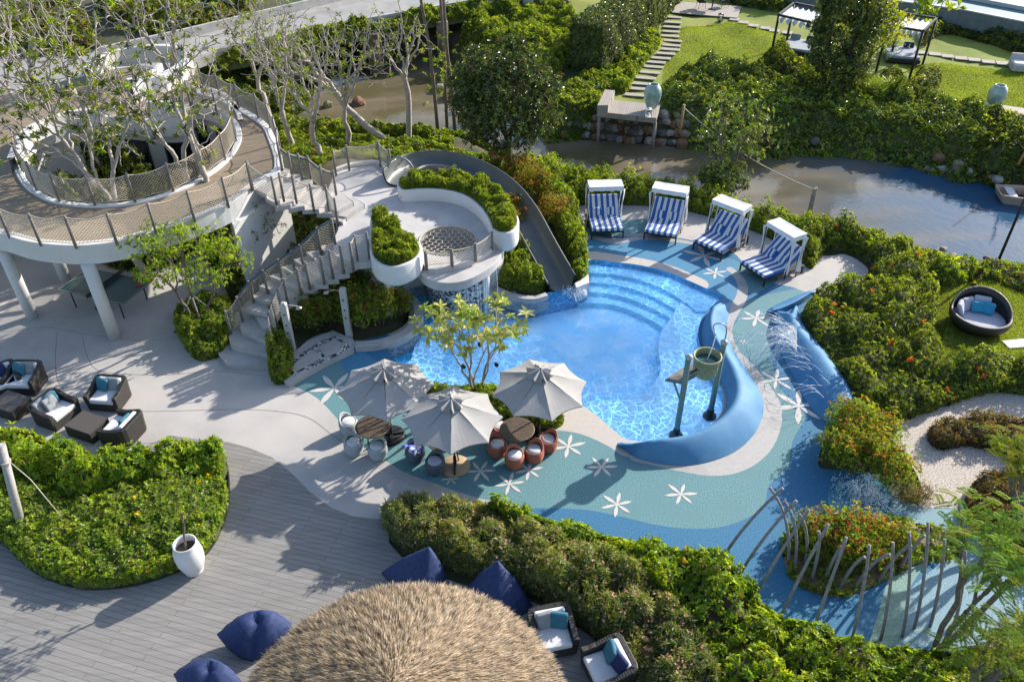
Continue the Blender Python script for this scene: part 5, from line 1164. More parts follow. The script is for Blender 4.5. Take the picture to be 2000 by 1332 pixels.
ORD = ['first','second','third','fourth','fifth','sixth','seventh','eighth','ninth','tenth','eleventh','twelfth','thirteenth','fourteenth','fifteenth','sixteenth','seventeenth']
def slab_at(px, py, w, d, rz, lab, grp, name='stepping_stone', cat='paving stone', h=.05):
    c = gz(px, py); mb = MB(); mb.box((0, 0, h/2+.06), (w, d, h), 0); o = mb.build(name, stone, bevel=.01); o.location = c; o.rotation_euler.z = rz; return tag(o, lab, cat, grp)
for i, (px, py) in enumerate(ss): slab_at(px, py, 1.12+.0*i, .42, R(-14), ORD[16-i]+' oblong stepping stone counted from the timber dock in the long path', SG)
for i, (px, py) in enumerate([(1434,41),(1452,47),(1471,53),(1494,58),(1512,63),(1537,67)]): slab_at(px, py, .62, .62, R(-22), ORD[i]+' square stepping stone from the dining pad towards the left gazebo', 'square stones by the left gazebo')
for i, (px, py) in enumerate([(1798,106),(1825,109),(1850,113),(1876,117),(1902,120),(1929,124),(1957,127)]): slab_at(px, py, .68, .62, R(-16), ORD[i]+' square stepping stone right of the right gazebo', 'square stones by the right gazebo')
o = slab_at(1380, 22, 4.4, 3.0, R(-18), 'pale stone pad under the garden dining set', None, 'dining_pad', 'stone pad')
# dining set
def dining_chair(px, py, rz, lab):
    c = gz(px, py); t = empty('dining_chair', (c.x, c.y, c.z+.08), rz, lab, 'chair', 'dark dining chairs on the pad')
    mb = MB(); mb.box((0, 0, .44), (.56, .52, .10)); mb.build('seat', black_metal, t, bevel=.03)
    mb = MB(); pts = [(.32*math.cos(a), .05+.30*math.sin(a)) for a in np.linspace(-.1*math.pi, 1.1*math.pi, 12)]; mb.grid([[(x, y, z) for x, y in pts] for z in (.5, .66, .82)]); mb.build('backrest', black_metal, t, solid=.03)
    mb = MB(); mb.box((0, -.02, .52), (.46, .44, .09)); mb.build('cushion', gray_fab, t, bevel=.03)
    for sx in (-1, 1):
        for sy in (-1, 1): mb = MB(); mb.tube([(sx*.22, sy*.2, .42), (sx*.27, sy*.26, 0)], .015, 6); mb.build('leg', black_metal, t)
dining_chair(1368, 19, R(100), 'left dark woven dining chair on the stone pad')
dining_chair(1412, 18, R(-80), 'right dark woven dining chair on the stone pad')
c = gz(1390, 22); t = empty('dining_table', (c.x, c.y, c.z+.08), 0, 'round black table between two dining chairs in the garden', 'table')
mb = MB(); mb.lathe([(0, .72), (.5, .72), (.5, .75), (0, .75)], (0, 0, 0), 24); mb.build('table_top', black_metal, t)
mb = MB(); mb.lathe([(.26, 0), (.26, .04), (.05, .06), (.04, .7)], (0, 0, 0), 18); mb.build('pedestal', black_metal, t)
def lantern(loc_, h, lab, mm=None):
    t = empty('lantern', tuple(loc_), 0, lab, 'lantern'); w = h*.28; mm = mm or black_metal
    mb = MB(); mb.box((0, 0, .02), (w*2, w*2, .04)); mb.box((0, 0, h*.8), (w*2, w*2, .04))
    for sx in (-1, 1):
        for sy in (-1, 1): mb.box((sx*w*.9, sy*w*.9, h*.4), (.03, .03, h*.8))
    mb.lathe([(w*.9, h*.8), (w*.3, h*.95), (0, h)], (0, 0, 0), 4); mb.build('frame', mm, t)
    mb = MB(); mb.lathe([(0, .04), (w*.35, .04), (w*.35, h*.4), (0, h*.4)], (0, 0, 0), 12); mb.build('candle', cushion, t)
lantern(gz(1406, 44)+Vector((0, 0, .08)), .55, 'glass lantern on the front corner of the dining pad')
# gazebos with striped canopy
def gazebo(FLp, FRp, BRp, BLp, zt, lab, rz_bed, bedc):
    """corner points of the roof frame"""
    P = [A(*p, zt) for p in (FLp, FRp, BRp, BLp)]; c = sum(P, Vector())/4; gb = float(terrain_z(np.array([c.x]), np.array([c.y]))[0])
    t = empty('gazebo', (c.x, c.y, gb), 0, lab, 'gazebo', 'black framed gazebos in the garden'); o_ = Vector(t.location)
    Q = [p-o_ for p in P]
    for i, q in enumerate(Q):
        mb = MB(); mb.tube([(q.x, q.y, -.02), (q.x, q.y, q.z)], .075, 4); mb.build('post', black_metal, t)
    mb = MB()
    for i in range(4):
        a, b = Q[i], Q[(i+1) % 4]; d = (b-a).normalized(); a2, b2 = a-d*.06, b+d*.06; n_ = Vector((-d.y, d.x, 0))*.06; u = Vector((0, 0, .1))
        mb.add([a2+n_-u*.2, a2-n_-u*.2, a2-n_+u, a2+n_+u, b2+n_-u*.2, b2-n_-u*.2, b2-n_+u, b2+n_+u], [(0,1,2,3),(7,6,5,4),(0,4,5,1),(1,5,6,2),(2,6,7,3),(3,7,4,0)])
    mb.build('roof_frame', black_metal, t)
    mb = MB(); nn = 36; mm_ = 12
    rows = []
    for j in range(mm_+1):
        v = j/mm_; row = []
        for i in range(nn+1):
            u = i/nn; p = Q[0].lerp(Q[1], u).lerp(Q[3].lerp(Q[2], u), v*.86+.04); p = p.copy(); p.z -= .04+.10*abs(math.sin(u*math.pi*6))+(.0 if v > .02 else .30*abs(math.sin(u*math.pi*6)))
            row.append(tuple(p))
        rows.append(row)
    mb.grid(rows); mb.build('canopy', cushion, t)
    b = empty('garden_daybed', (bedc[0], bedc[1], gb), rz_bed, 'cushioned outdoor day bed under the '+lab.split(' gazebo')[0].split(' ')[0]+' black gazebo', 'day bed', 'day beds under the gazebos')
    mb = MB(); mb.box((0, 0, .2), (1.9, 2.3, .22)); mb.build('frame', wick_dark, b, bevel=.02)
    mb = MB(); mb.box((0, 0, .38), (1.8, 2.2, .16)); mb.build('mattress', M('bluegrey_mattress', (.33, .36, .42), .85, (.28, .31, .37), 5, 4), b, bevel=.05)
    for sx in (-.5, .45): mb = MB(); mb.box((sx, .85, .58), (.6, .16, .36), 0, R(-20)); mb.build('pillow', navy_fab if sx > 0 else gray_fab, b, bevel=.07, seg=3)
    return t
c1 = gz(1560, 100); gazebo((1521,31), (1597,49), (1616,21), (1551,8), 3.3, 'left gazebo with black frame and scalloped white canopy beside the dark tree', R(-30), (c1.x, c1.y))
c1 = gz(1757, 116); gazebo((1735,52), (1803,63), (1829,38), (1763,28), 3.3, 'right gazebo with black frame half hidden by a yellow green tree', R(-15), (c1.x, c1.y))
c = gz(2005, 140); t = empty('garden_sofa', tuple(c), R(-15), 'pale garden sofa cut by the right edge of the photo', 'sofa')
mb = MB(); mb.box((0, 0, .25), (1.9, 1.1, .3)); mb.build('base', M('sofa_frame', (.42, .40, .38), .8), t, bevel=.03)
mb = MB(); mb.box((0, 0, .47), (1.8, 1.0, .16)); mb.build('cushion', cushion, t, bevel=.05)
mb = MB(); mb.box((0, .48, .6), (1.9, .16, .5)); mb.build('backrest', M('sofa_back', (.45, .43, .42), .8), t, bevel=.04)
# trees by the gazebos
rt, tp, td = grow_tree((17.2, 41.6, .5), (16.9, 41.6, 4.4), (1.75, 1.6, 3.7), 300, .16, 51, 'column_tree', 'tall dark ivy covered tree between the two gazebos', bark=bark_dark, trunk_z=.2, shell=.6, zlow=-1)
crown_clumps(rt, tp, 18, .42, 6, (.16, .07), DG+MG, None, LEAFG, (0, 1))
rt, tp, td = grow_tree((19.6, 44.2, .6), (19.2, 43.9, 3.6), (2.0, 1.5, 1.6), 90, .1, 52, 'yellow_tree', 'yellow green tree in front of the right gazebo', bark=bark_gray, trunk_z=.3, shell=.5)
crown_clumps(rt, tp, 8, .35, 6, (.16, .06), [(.36, .36, .03), (.26, .32, .03), (.42, .40, .04), (.16, .24, .02)], None, LEAF, (0, 1))
rt, tp, td = grow_tree((25.6, 50.5, .8), (25.2, 50.0, 3.4), (1.7, 1.3, 1.3), 26, .06, 54, 'big_leaf_tree', 'thin tree with few very large leaves at the top right', bark=bark_gray, trunk_z=.5, shell=.4)
crown_rosette(rt, tp, td, 5, (.55, .28), YG+MG, None, LEAF, (-.2, .8))
# tall clipped hedge wall
def hedge_wall(pts, h, th, lab, cols, dens=70, leaf=(.14, .065), mt=None, name='tall_hedge', z=.5):
    P = resample([tuple(A(p[0], p[1], z))[:2] for p in pts], 30); T = np.gradient(P, axis=0); T /= np.linalg.norm(T, axis=1)[:, None]; Nn = np.stack([-T[:, 1], T[:, 0]], 1)
    org = (P[0, 0], P[0, 1], z-.1); L = np.linalg.norm(np.diff(P, axis=0), axis=1).sum()
    mb = MB(); a = P+Nn*th*.42; b = P-Nn*th*.42; c3 = lambda q, zz: [(x-org[0], y-org[1], zz-org[2]) for x, y in q]
    rows = [c3(a, z-.1), c3(a, z+h*.95), c3(b, z+h*.95), c3(b, z-.1)]; mb.grid(rows, False); core = mb
    mb.add([rows[k][e] for k in range(4) for e in (0,)], [(0, 1, 2, 3)]); mb.add([rows[k][e] for k in range(4) for e in (-1,)], [(0, 1, 2, 3)])
    n = int(dens*(L*(2*h+th)+2*h*th)); t_ = rng.random(n)*29; i = t_.astype(int); f = (t_-i)[:, None]; c = P[i]*(1-f)+P[np.minimum(i+1, 29)]*f; nn = Nn[i]
    s = rng.random(n)*(2*h+th); side = np.where(s < h, 1, np.where(s < 2*h, -1, 0)); zz = np.where(side != 0, np.where(s < h, s, s-h), h); off = np.where(side != 0, side*th/2, s-2*h-th/2)
    off = off*(1+.10*np.sin(t_*2.1+zz*2.3)); ce = rng.random(n) < .06; tt_ = T[i]
    C = np.c_[c+nn*off[:, None], z+zz+rng.normal(0, .05, n)]
    endm = rng.random(n) < (h*th*2)/(L*2*h); C[endm, :2] = (P[np.where(rng.random(endm.sum()) < .5, 0, 29)]+Nn[0]*rng.uniform(-th/2, th/2, (endm.sum(), 1))); C[endm, 2] = z+rng.uniform(0, h, endm.sum())
    U = np.c_[nn*side[:, None], np.where(side == 0, 1.0, .45)]+rng.normal(0, .35, (n, 3))
    p_, d_, n_, l_, w_ = rosettes(C, U, 6, leaf[0], leaf[1], (0, 1.0))
    lv = leaf_mesh(name, p_, d_, n_, l_, w_, palette(len(p_), cols, None, .2, 6), mt or LEAFG, None, org); tag(lv, lab, 'hedge'); core.build('undergrowth', dark_under, lv)
hedge_wall([(1143,150),(1200,110),(1262,52),(1330,-20)], 3.0, 2.2, 'tall clipped green hedge wall running from the dark tree to the top edge', MG+DG+OLI[:2])
# ground planting on the far bank
bed('garden_shrubs', AX(smooth_loop([(1160,165),(1190,120),(1240,85),(1275,75),(1288,95),(1262,130),(1235,165),(1225,185),(1190,185)], 3), .5), .55, 60, (.15, .06), YG+MG, None, .6, .4, None, k=6, label='bright green leafy border beside the long stepping stone path', cat='shrub bed')
bed('far_bank_shrubs', AX(smooth_loop([(1290,200),(1330,165),(1400,150),(1450,165),(1490,180),(1540,200),(1640,205),(1720,215),(1800,215),(1880,232),(1910,250),(1925,290),(1900,330),(1820,315),(1740,295),(1660,280),(1580,285),(1500,285),(1430,275),(1345,262),(1300,235)], 3), .1), .75, 52, (.17, .075), YG[:2]+MG+DG[2:3], None, .75, .5, None, k=6, mat_=LEAFG, label='dense glossy green ground cover on the far river bank', cat='ground cover', kind='stuff', hvar=.35)
bed('far_bank_shrubs', AX(smooth_loop([(1880,300),(1930,330),(2000,355),(2100,375),(2100,300),(2000,265),(1925,252)], 3), 0), .8, 45, (.18, .08), MG+DG, None, .75, .5, None, k=6, label='dark green undergrowth at the right end of the far bank', cat='ground cover', kind='stuff')
bed('shaded_shrubs', AX(smooth_loop([(1480,185),(1500,150),(1560,140),(1640,165),(1700,175),(1740,160),(1770,180),(1790,205),(1720,212),(1600,205),(1530,200)], 3), .6), 1.0, 45, (.17, .06), MG+DG, None, .7, .4, None, k=6, label='dark shaded shrubs below the gazebos', cat='shrub bed')
bed('garden_border', AX(smooth_loop([(1450,18),(1500,28),(1540,25),(1530,8),(1480,0),(1400,-8),(1400,6)], 3), .8), .8, 40, (.17, .07), MG+DG, None, .7, .4, None, k=6, label='dark border behind the dining pad', cat='shrub bed')
bed('garden_border', AX(smooth_loop([(1800,90),(1840,70),(1900,78),(2000,108),(2100,130),(2100,108),(1990,85),(1900,55),(1820,52)], 3), .8), .8, 40, (.17, .07), MG+DG, None, .7, .4, None, k=6, label='dark border along the foot of the villa pool wall', cat='shrub bed')
bed('bank_left_plants', AX(smooth_loop([(870,262),(900,240),(960,270),(1040,262),(1060,240),(1080,215),(1120,180),(1165,170),(1180,200),(1160,235),(1110,255),(1060,262)], 3), 0), .5, 60, (.15, .06), MG+YG[:2], None, .6, .4, None, k=6, label='low plants between the dark tree and the dock', cat='shrub bed')
shrub(1706, 205, .9, 1.0, [(.26,.34,.04),(.20,.28,.03)], None, 'bright tuft of long grass below the gazebos', 'grass_tuft', None, (.5, .02), base=tuple(gz(1706, 195)), upright=True, cat='grass tuft', dens=.5)
# urns and dock
celadon = M('celadon_glaze', (.28, .40, .37), .35, (.20, .31, .28), 3, 6, .05, 8, c3=(.40, .48, .44), scale3=2, coat=.3)
def urn(loc_, s, lab):
    t = empty('urn', tuple(loc_), 0, lab, 'urn', 'celadon garden urns')
    mb = MB(); mb.lathe([(.0, 0), (.24, 0), (.26, .05), (.40, .40), (.45, .72), (.42, .98), (.33, 1.13), (.27, 1.17), (.27, 1.22), (.22, 1.22), (.20, 1.12), (.30, .98)], (0, 0, 0), 28)
    mb.v = [(x*s, y*s, z*s) for x, y, z in mb.v]; mb.build('jar', celadon, t)
    mb = MB(); mb.lathe([(0, 1.10*s), (.25*s, 1.08*s)], (0, 0, 0), 20); mb.build('soil', soil, t)
u1 = gz(1272, 211, .45); urn(u1, .98, 'pale green glazed urn at the right corner of the timber dock')
u2 = gz(1938, 212, .1); urn(u2, 1.0, 'pale green glazed urn beside the boardwalk at the right edge')
dk = [A(1172,219,1.0), A(1282,231,1.0), A(1290,204,1.0), A(1196,196,1.0)]
dc_ = sum(dk, Vector())/4; t = empty('timber_dock', (dc_.x, dc_.y, 0), 0, 'pale timber dock with a raised bench above the rock bank', 'dock')
mb = MB(); mb.prism([(p.x-dc_.x, p.y-dc_.y) for p in dk], .72, 1.0); mb.build('boards', dockm, t, bevel=.01)
bn = [A(1167,206,1.4), A(1188,206,1.4), A(1201,177,1.4), A(1182,175,1.4)]; mb = MB(); mb.prism([(p.x-dc_.x, p.y-dc_.y) for p in bn], .8, 1.4); mb.build('bench', dockm, t, bevel=.01)
for p in dk[:2]: mb = MB(); mb.tube([(p.x-dc_.x, p.y-dc_.y+.15, -.9), (p.x-dc_.x, p.y-dc_.y+.15, .72)], .08, 8); mb.build('pile', timber, t)
lantern(A(1266, 229, 1.0), .5, 'white lantern on the corner of the timber dock below the urn', cushion)
bw = [A(1915,216,.75), A(2100,262,.75), A(2110,228,.75), A(1935,202,.75)]; bc_ = sum(bw, Vector())/4; t = empty('boardwalk', (bc_.x, bc_.y, 0), 0, 'grey timber boardwalk leaving at the right edge behind the second urn', 'boardwalk')
mb = MB(); mb.prism([(p.x-bc_.x, p.y-bc_.y) for p in bw], .5, .75); mb.build('boards', dockm, t, bevel=.01)
lantern(A(1921, 217, .75), .45, 'small white lantern at the near end of the boardwalk', cushion)
# rocks of the bank: every boulder its own
def rock(loc_, s, seed, lab, grp='boulders of the river bank', mt=None):
    rs = np.random.default_rng(seed); bm = bmesh.new(); bmesh.ops.create_icosphere(bm, subdivisions=2, radius=1)
    k = rs.normal(0, 1, (4, 3)); sc = np.array([1, rs.uniform(.7, 1), rs.uniform(.55, .85)])*s
    for v in bm.verts:
        p = np.array(v.co); f = 1+.16*np.sin(p@k[0]*2.2)+.10*np.sin(p@k[1]*4)+rs.normal(0, .03); v.co = Vector(np.clip(p*f, -.82, .9)*sc)
    me = bpy.data.meshes.new('boulder'); bm.to_mesh(me); bm.free(); me.materials.append(mt or rock_m); me.polygons.foreach_set('use_smooth', [False]*len(me.polygons))
    o = bpy.data.objects.new('boulder', me); col.objects.link(o); o.location = loc_; o.rotation_euler = (0, 0, rs.uniform(0, 6)); return tag(o, lab, 'rock', grp)
tones = [M('boulder_%s' % n_, c_, .9, tuple(x*.6 for x in c_), 4, 6, .7, 10) for n_, c_ in (('rust', (.24, .13, .08)), ('tan', (.30, .24, .17)), ('grey', (.16, .15, .14)), ('pale', (.36, .34, .31)))]
k = 0
for row, (z, y0) in enumerate(((-.6, 0), (-.2, .4), (.2, .75), (.5, 1.0))):
    for i in range(17):
        px = 1108+i*14.2+rnd.uniform(-5, 5)+row*5; base_y = np.interp(px, [1100, 1200, 1340], [268, 276, 288]); q = A(px, base_y, -.7)
        s_ = rnd.uniform(.22, .42); rock((q.x, q.y+y0+rnd.uniform(-.1, .1)+.1, z+rnd.uniform(-.06, .06)), s_, 100+k, ('rusty brown', 'sandy', 'dark grey', 'pale')[k % 4]+' boulder, '+ORD[i]+' from the left in the '+('lowest', 'second', 'third', 'top')[row]+' course by the dock', mt=tones[k % 4]); k += 1
for i in range(46):
    px = 1345+i*13.5+rnd.uniform(-8, 8); py = np.interp(px, [1340, 1500, 1600, 1750, 1880, 1970], [290, 296, 294, 315, 345, 375])-rnd.uniform(-3, 16); q = A(px, py, -.6)
    rock((q.x, q.y+.15, rnd.uniform(-.7, -.15)), rnd.uniform(.16, .36), 300+i, ('rusty brown', 'sandy', 'dark grey', 'pale')[(i*7) % 4]+' boulder, '+ORD[i//4]+' of its colour from the left at the planted bank foot', 'boulders at the foot of the planted bank', tones[(i*7) % 4])
for i, (px, py) in enumerate([(1862,500),(1885,515),(1905,528),(1930,505),(1842,488),(1870,512),(1912,540)]):
    q = A(px, py, -.2); rock(tuple(q), rnd.uniform(.15, .28), 500+i, ORD[i]+' boulder of the small scatter on the near shore left of the lamp post', 'boulders on the near shore', tones[1+i % 2])
for i, (px, py) in enumerate([(870,150),(862,175),(700,200),(640,205),(880,190),(900,215),(560,225),(600,222)]):
    q = A(px, py, -.6); rock(tuple(q), rnd.uniform(.35, .6), 600+i, ORD[i]+(' rusty', ' tan')[i % 2]+' boulder among those under the bare trees at the river', 'boulders under the bare trees', tones[i % 2])
# ---------------------------------------------------------------- umbrellas, tables, stools
def umbrella(base_px, rot, lab, zed=1.80, base_kind='cross', R0=1.33, zt=2.36):
    b = A(*base_px, 0) if len(base_px) == 2 else Vector(base_px); t = empty('parasol', tuple(b), rot, lab, 'parasol', 'three grey parasols')
    mb = MB(); ns = 8; nr = 5
    for p in range(ns):
        a0, a1 = 2*math.pi*p/ns, 2*math.pi*(p+1)/ns; rows = []
        for k in range(nr+1):
            s_ = k/nr; row = []
            for i in range(7):
                t_ = i/6; q_ = 4*t_*(1-t_); m_ = (1-.075*q_*s_**2)
                x = (math.cos(a0)*(1-t_)+math.cos(a1)*t_)*R0*s_*m_; y = (math.sin(a0)*(1-t_)+math.sin(a1)*t_)*R0*s_*m_
                row.append((x, y, zt-(zt-zed)*s_-.035*q_*math.sin(s_*math.pi)+.012*q_*s_))
            rows.append(row)
        rows.append([(x, y, z-.03) for x, y, z in rows[-1]]); mb.grid(rows, False)
    mb.build('canopy', umb_fab, t)
    mb = MB(); rows = []
    for k in range(7):
        s_ = k/6; row = []
        for i in range(72):
            a = 2*math.pi*i/72; r_ = .04+.29*s_*(1+.20*math.sin(a*8+.4)+.10*math.sin(a*13)); z = zt+.13-.13*s_-.04*s_*s_+.075*s_*math.sin(a*8+1.2)+.035*s_*math.sin(a*17+k*.5)
            row.append((r_*math.cos(a), r_*math.sin(a), z))
        rows.append(row)
    mb.grid(rows, True, True); mb.build('vent_cap', umb_fab, t)
    mb = MB(); mb.lathe([(0, zt+.16), (.03, zt+.14), (.035, zt+.08), (.02, zt+.05)], (0, 0, 0), 12); mb.build('finial', black_metal, t)
    mb = MB(); mb.tube([(0, 0, .05), (0, 0, zt+.05)], .026, 10); mb.build('pole', black_metal, t)
    for i in range(ns):
        a = 2*math.pi*i/ns; d = (math.cos(a), math.sin(a)); mb = MB(); mb.tube([(d[0]*.05, d[1]*.05, zt-.03), (d[0]*R0*.5, d[1]*R0*.5, zt-.03-(zt-zed)*.46), (d[0]*R0*.98, d[1]*R0*.98, zed-.01)], .010, 5); mb.build('rib', black_metal, t)
    if base_kind == 'cross':
        mb = MB(); mb.lathe([(0, .10), (.36, .10), (.40, .06), (.40, 0), (0, 0)], (0, 0, 0), 28); mb.build('base', M('black_base_plastic', (.02, .022, .024), .4), t)
        for a in (0, math.pi/2): mb = MB(); mb.box((0, 0, .12), (.74, .07, .04), a); mb.build('base_cross', black_metal, t)
    else:
        mb = MB(); mb.lathe([(0, .06), (.40, .06), (.42, .04), (.42, 0), (0, 0)], (0, 0, 0), 30); mb.build('base', M('tan_base', (.42, .32, .20), .7, (.36, .27, .17), 6, 4), t)
        mb = MB(); mb.box((0, -.19, .09), (.05, .38, .05)); mb.build('base_bar', black_metal, t)
    mb = MB(); mb.lathe([(.05, .1), (.045, .4), (.03, .42)], (0, 0, 0), 12); mb.build('socket', black_metal, t)
    return t
umbrella((765,852), R(9), 'left grey parasol with branch shadows over the brown slatted table')
umbrella((889,911), R(2), 'front grey parasol standing on a tan round base', base_kind='tan')
umbrella((1052,852), R(12), 'right grey parasol over the terracotta stools')
tabtop = M('slatted_tabletop', (.15, .105, .075), .55, (.10, .07, .05), 4, 4, .3, 20)
def round_table(px, py, lab, r_=.47, h=.72):
    b = A(px, py, h); t = empty('round_table', (b.x, b.y, 0), R(25), lab, 'table', 'round slatted tables')
    mb = MB(); n = 15; w_ = 2*r_/n
    for i in range(n):
        y = -r_+w_*(i+.5); L = math.sqrt(max(0, r_*r_-y*y)); mb.box((0, y, h), (2*L, w_*.78, .02))
    mb.build('table_top', tabtop, t)
    mb = MB(); mb.tube([(r_*math.cos(a), r_*math.sin(a), h-.01) for a in np.linspace(0, 2*math.pi, 37)], .022, 6, False); mb.build('rim', tabtop, t)
    for i in range(4):
        a = math.pi/4+i*math.pi/2; mb = MB(); mb.tube([(.30*math.cos(a), .30*math.sin(a), h-.02), (.40*math.cos(a), .40*math.sin(a), 0)], .02, 6); mb.build('leg', black_metal, t)
round_table(728, 832, 'brown slatted round table beneath the left parasol')
round_table(1010, 838, 'brown slatted round table with leaf shadows beneath the right parasol')
round_table(868, 858, 'round table mostly hidden beneath the front parasol')
st_teal = M('pale_grey_weave', (.42, .46, .465), .6, (.32, .36, .37), 30, 3, .3, 50); st_blue = M('navy_weave', (.03, .055, .10), .6, (.14, .16, .18), 30, 3, .3, 50)
def stool(px, py, rz, mt, lab, grp, cm=None):
    b = A(px, py, 0); t = empty('basket_stool', tuple(b), rz, lab, 'stool', grp)
    mb = MB(); rows = []; N_ = 36
    for r_, z in ((.17, 0), (.22, .03), (.262, .16), (.272, .26), (.262, .36), (.245, .42)):
        rows.append([(r_*math.cos(2*math.pi*i/N_), r_*math.sin(2*math.pi*i/N_), z+(max(0, math.sin(2*math.pi*i/N_))**1.5*.20*(z/.42)**2)) for i in range(N_)])
    for r_, z in ((.235, .425), (.215, .41), (.20, .36)):
        rows.append([(r_*math.cos(2*math.pi*i/N_), r_*math.sin(2*math.pi*i/N_), z+(max(0, math.sin(2*math.pi*i/N_))**1.5*.20)*(1 if z > .4 else .6)) for i in range(N_)])
    mb.grid(rows, True, True); mb.build('basket', mt, t)
    mb = MB()
    for z in np.linspace(.05, .37, 10):
        rr = np.interp(z, [0, .03, .16, .26, .36], [.17, .22, .262, .272, .262])+.002; mb.tube([(rr*math.cos(a), rr*math.sin(a), z+max(0, math.sin(a))**1.5*.20*(z/.42)**2) for a in np.linspace(0, 2*math.pi, 33)], .0065, 4, False)
    w_ = mb.build('weave', mt, t); w_['kind'] = 'stuff'
    mb = MB(); mb.lathe([(0, .455), (.14, .45), (.19, .43), (.205, .395), (.2, .36)], (0, 0, 0), 28); mb.build('cushion', cm or cushion, t)
G1 = 'pale grey basket stools'; G2 = 'terracotta basket stools'
stool(683, 843, R(60), st_teal, 'pale grey basket stool at the left of the left table', G1)
stool(693, 883, R(40), st_teal, 'pale grey basket stool half in shade, lowest left of the grey ones', G1)
stool(739, 891, R(-35), st_teal, 'pale grey basket stool in front of the black parasol base', G1)
stool(851, 920, R(-20), st_blue, 'dark blue basket stool beside the tan parasol base', 'dark blue basket stools', lilac_fab)
stool(812, 897, R(20), st_blue, 'basket stool under the draped blue and white towel', 'dark blue basket stools')
stool(971, 886, R(30), terracotta, 'terracotta basket stool at the left end by the front parasol edge', G2)
stool(1005, 908, R(20), terracotta, 'lowest terracotta basket stool in the middle of the arc', G2)
stool(1043, 897, R(-30), terracotta, 'terracotta basket stool second from the right', G2)
stool(1070, 877, R(-50), terracotta, 'terracotta basket stool at the right end of the arc', G2)
stool(975, 852, R(80), terracotta, 'terracotta basket stool mostly hidden behind the front parasol', G2)
c = A(806, 868, .62); mb = MB(); rows = []
for i in range(9): rows.append([(-.25+.5*i/8, -.22+.44*j/10, .04*math.sin(i*2.1)+.05*math.sin(j*.8)-.10*abs(i-4)/4-.22*(j/10)**2) for j in range(11)])
mb.grid(rows)
towel = bpy.data.materials.new('striped_towel'); towel.use_nodes = True; _n = towel.node_tree.nodes; _l = towel.node_tree.links; _tc = _n.new('ShaderNodeTexCoord'); _w = _n.new('ShaderNodeTexWave'); _w.inputs['Scale'].default_value = 1.8; _w.bands_direction = 'X'
_l.new(_tc.outputs['Object'], _w.inputs['Vector']); _r = _n.new('ShaderNodeValToRGB'); _r.color_ramp.interpolation = 'CONSTANT'; _r.color_ramp.elements[0].color = (.08, .12, .55, 1); _r.color_ramp.elements[1].position = .5; _r.color_ramp.elements[1].color = (.6, .58, .54, 1)
_l.new(_w.outputs['Fac'], _r.inputs[0]); _l.new(_r.outputs[0], _n['Principled BSDF'].inputs['Base Color']); _n['Principled BSDF'].inputs['Roughness'].default_value = .9
o = mb.build('towel', towel, solid=.02); o.location = c; o.rotation_euler.z = R(-35); tag(o, 'blue and cream striped towel hanging over a stool beside the front parasol', 'towel')
# ---------------------------------------------------------------- striped day beds
def stripes(name, w_, ax='X'):
    m = bpy.data.materials.new(name); m.use_nodes = True; N = m.node_tree.nodes; L = m.node_tree.links; b = N['Principled BSDF']; b.inputs['Roughness'].default_value = .85
    tc = N.new('ShaderNodeTexCoord'); sx = N.new('ShaderNodeSeparateXYZ'); L.new(tc.outputs['Object'], sx.inputs[0])
    dv = N.new('ShaderNodeMath'); dv.operation = 'DIVIDE'; dv.inputs[1].default_value = w_; L.new(sx.outputs[ax], dv.inputs[0])
    fr = N.new('ShaderNodeMath'); fr.operation = 'FRACT'; L.new(dv.outputs[0], fr.inputs[0]); gt = N.new('ShaderNodeMath'); gt.operation = 'GREATER_THAN'; gt.inputs[1].default_value = .5; L.new(fr.outputs[0], gt.inputs[0])
    mx = N.new('ShaderNodeMix'); mx.data_type = 'RGBA'; mx.inputs[6].default_value = (.66, .66, .68, 1); mx.inputs[7].default_value = (.022, .11, .36, 1); L.new(gt.outputs[0], mx.inputs[0]); L.new(mx.outputs[2], b.inputs['Base Color'])
    return m
stripe = stripes('blue_white_stripe', .235); stripe_s = stripes('narrow_blue_white_stripe', .19)
white_cloth = M('white_canopy_cloth', (.72, .72, .74), .8, (.66, .66, .69), 3, 3, .1, 5)
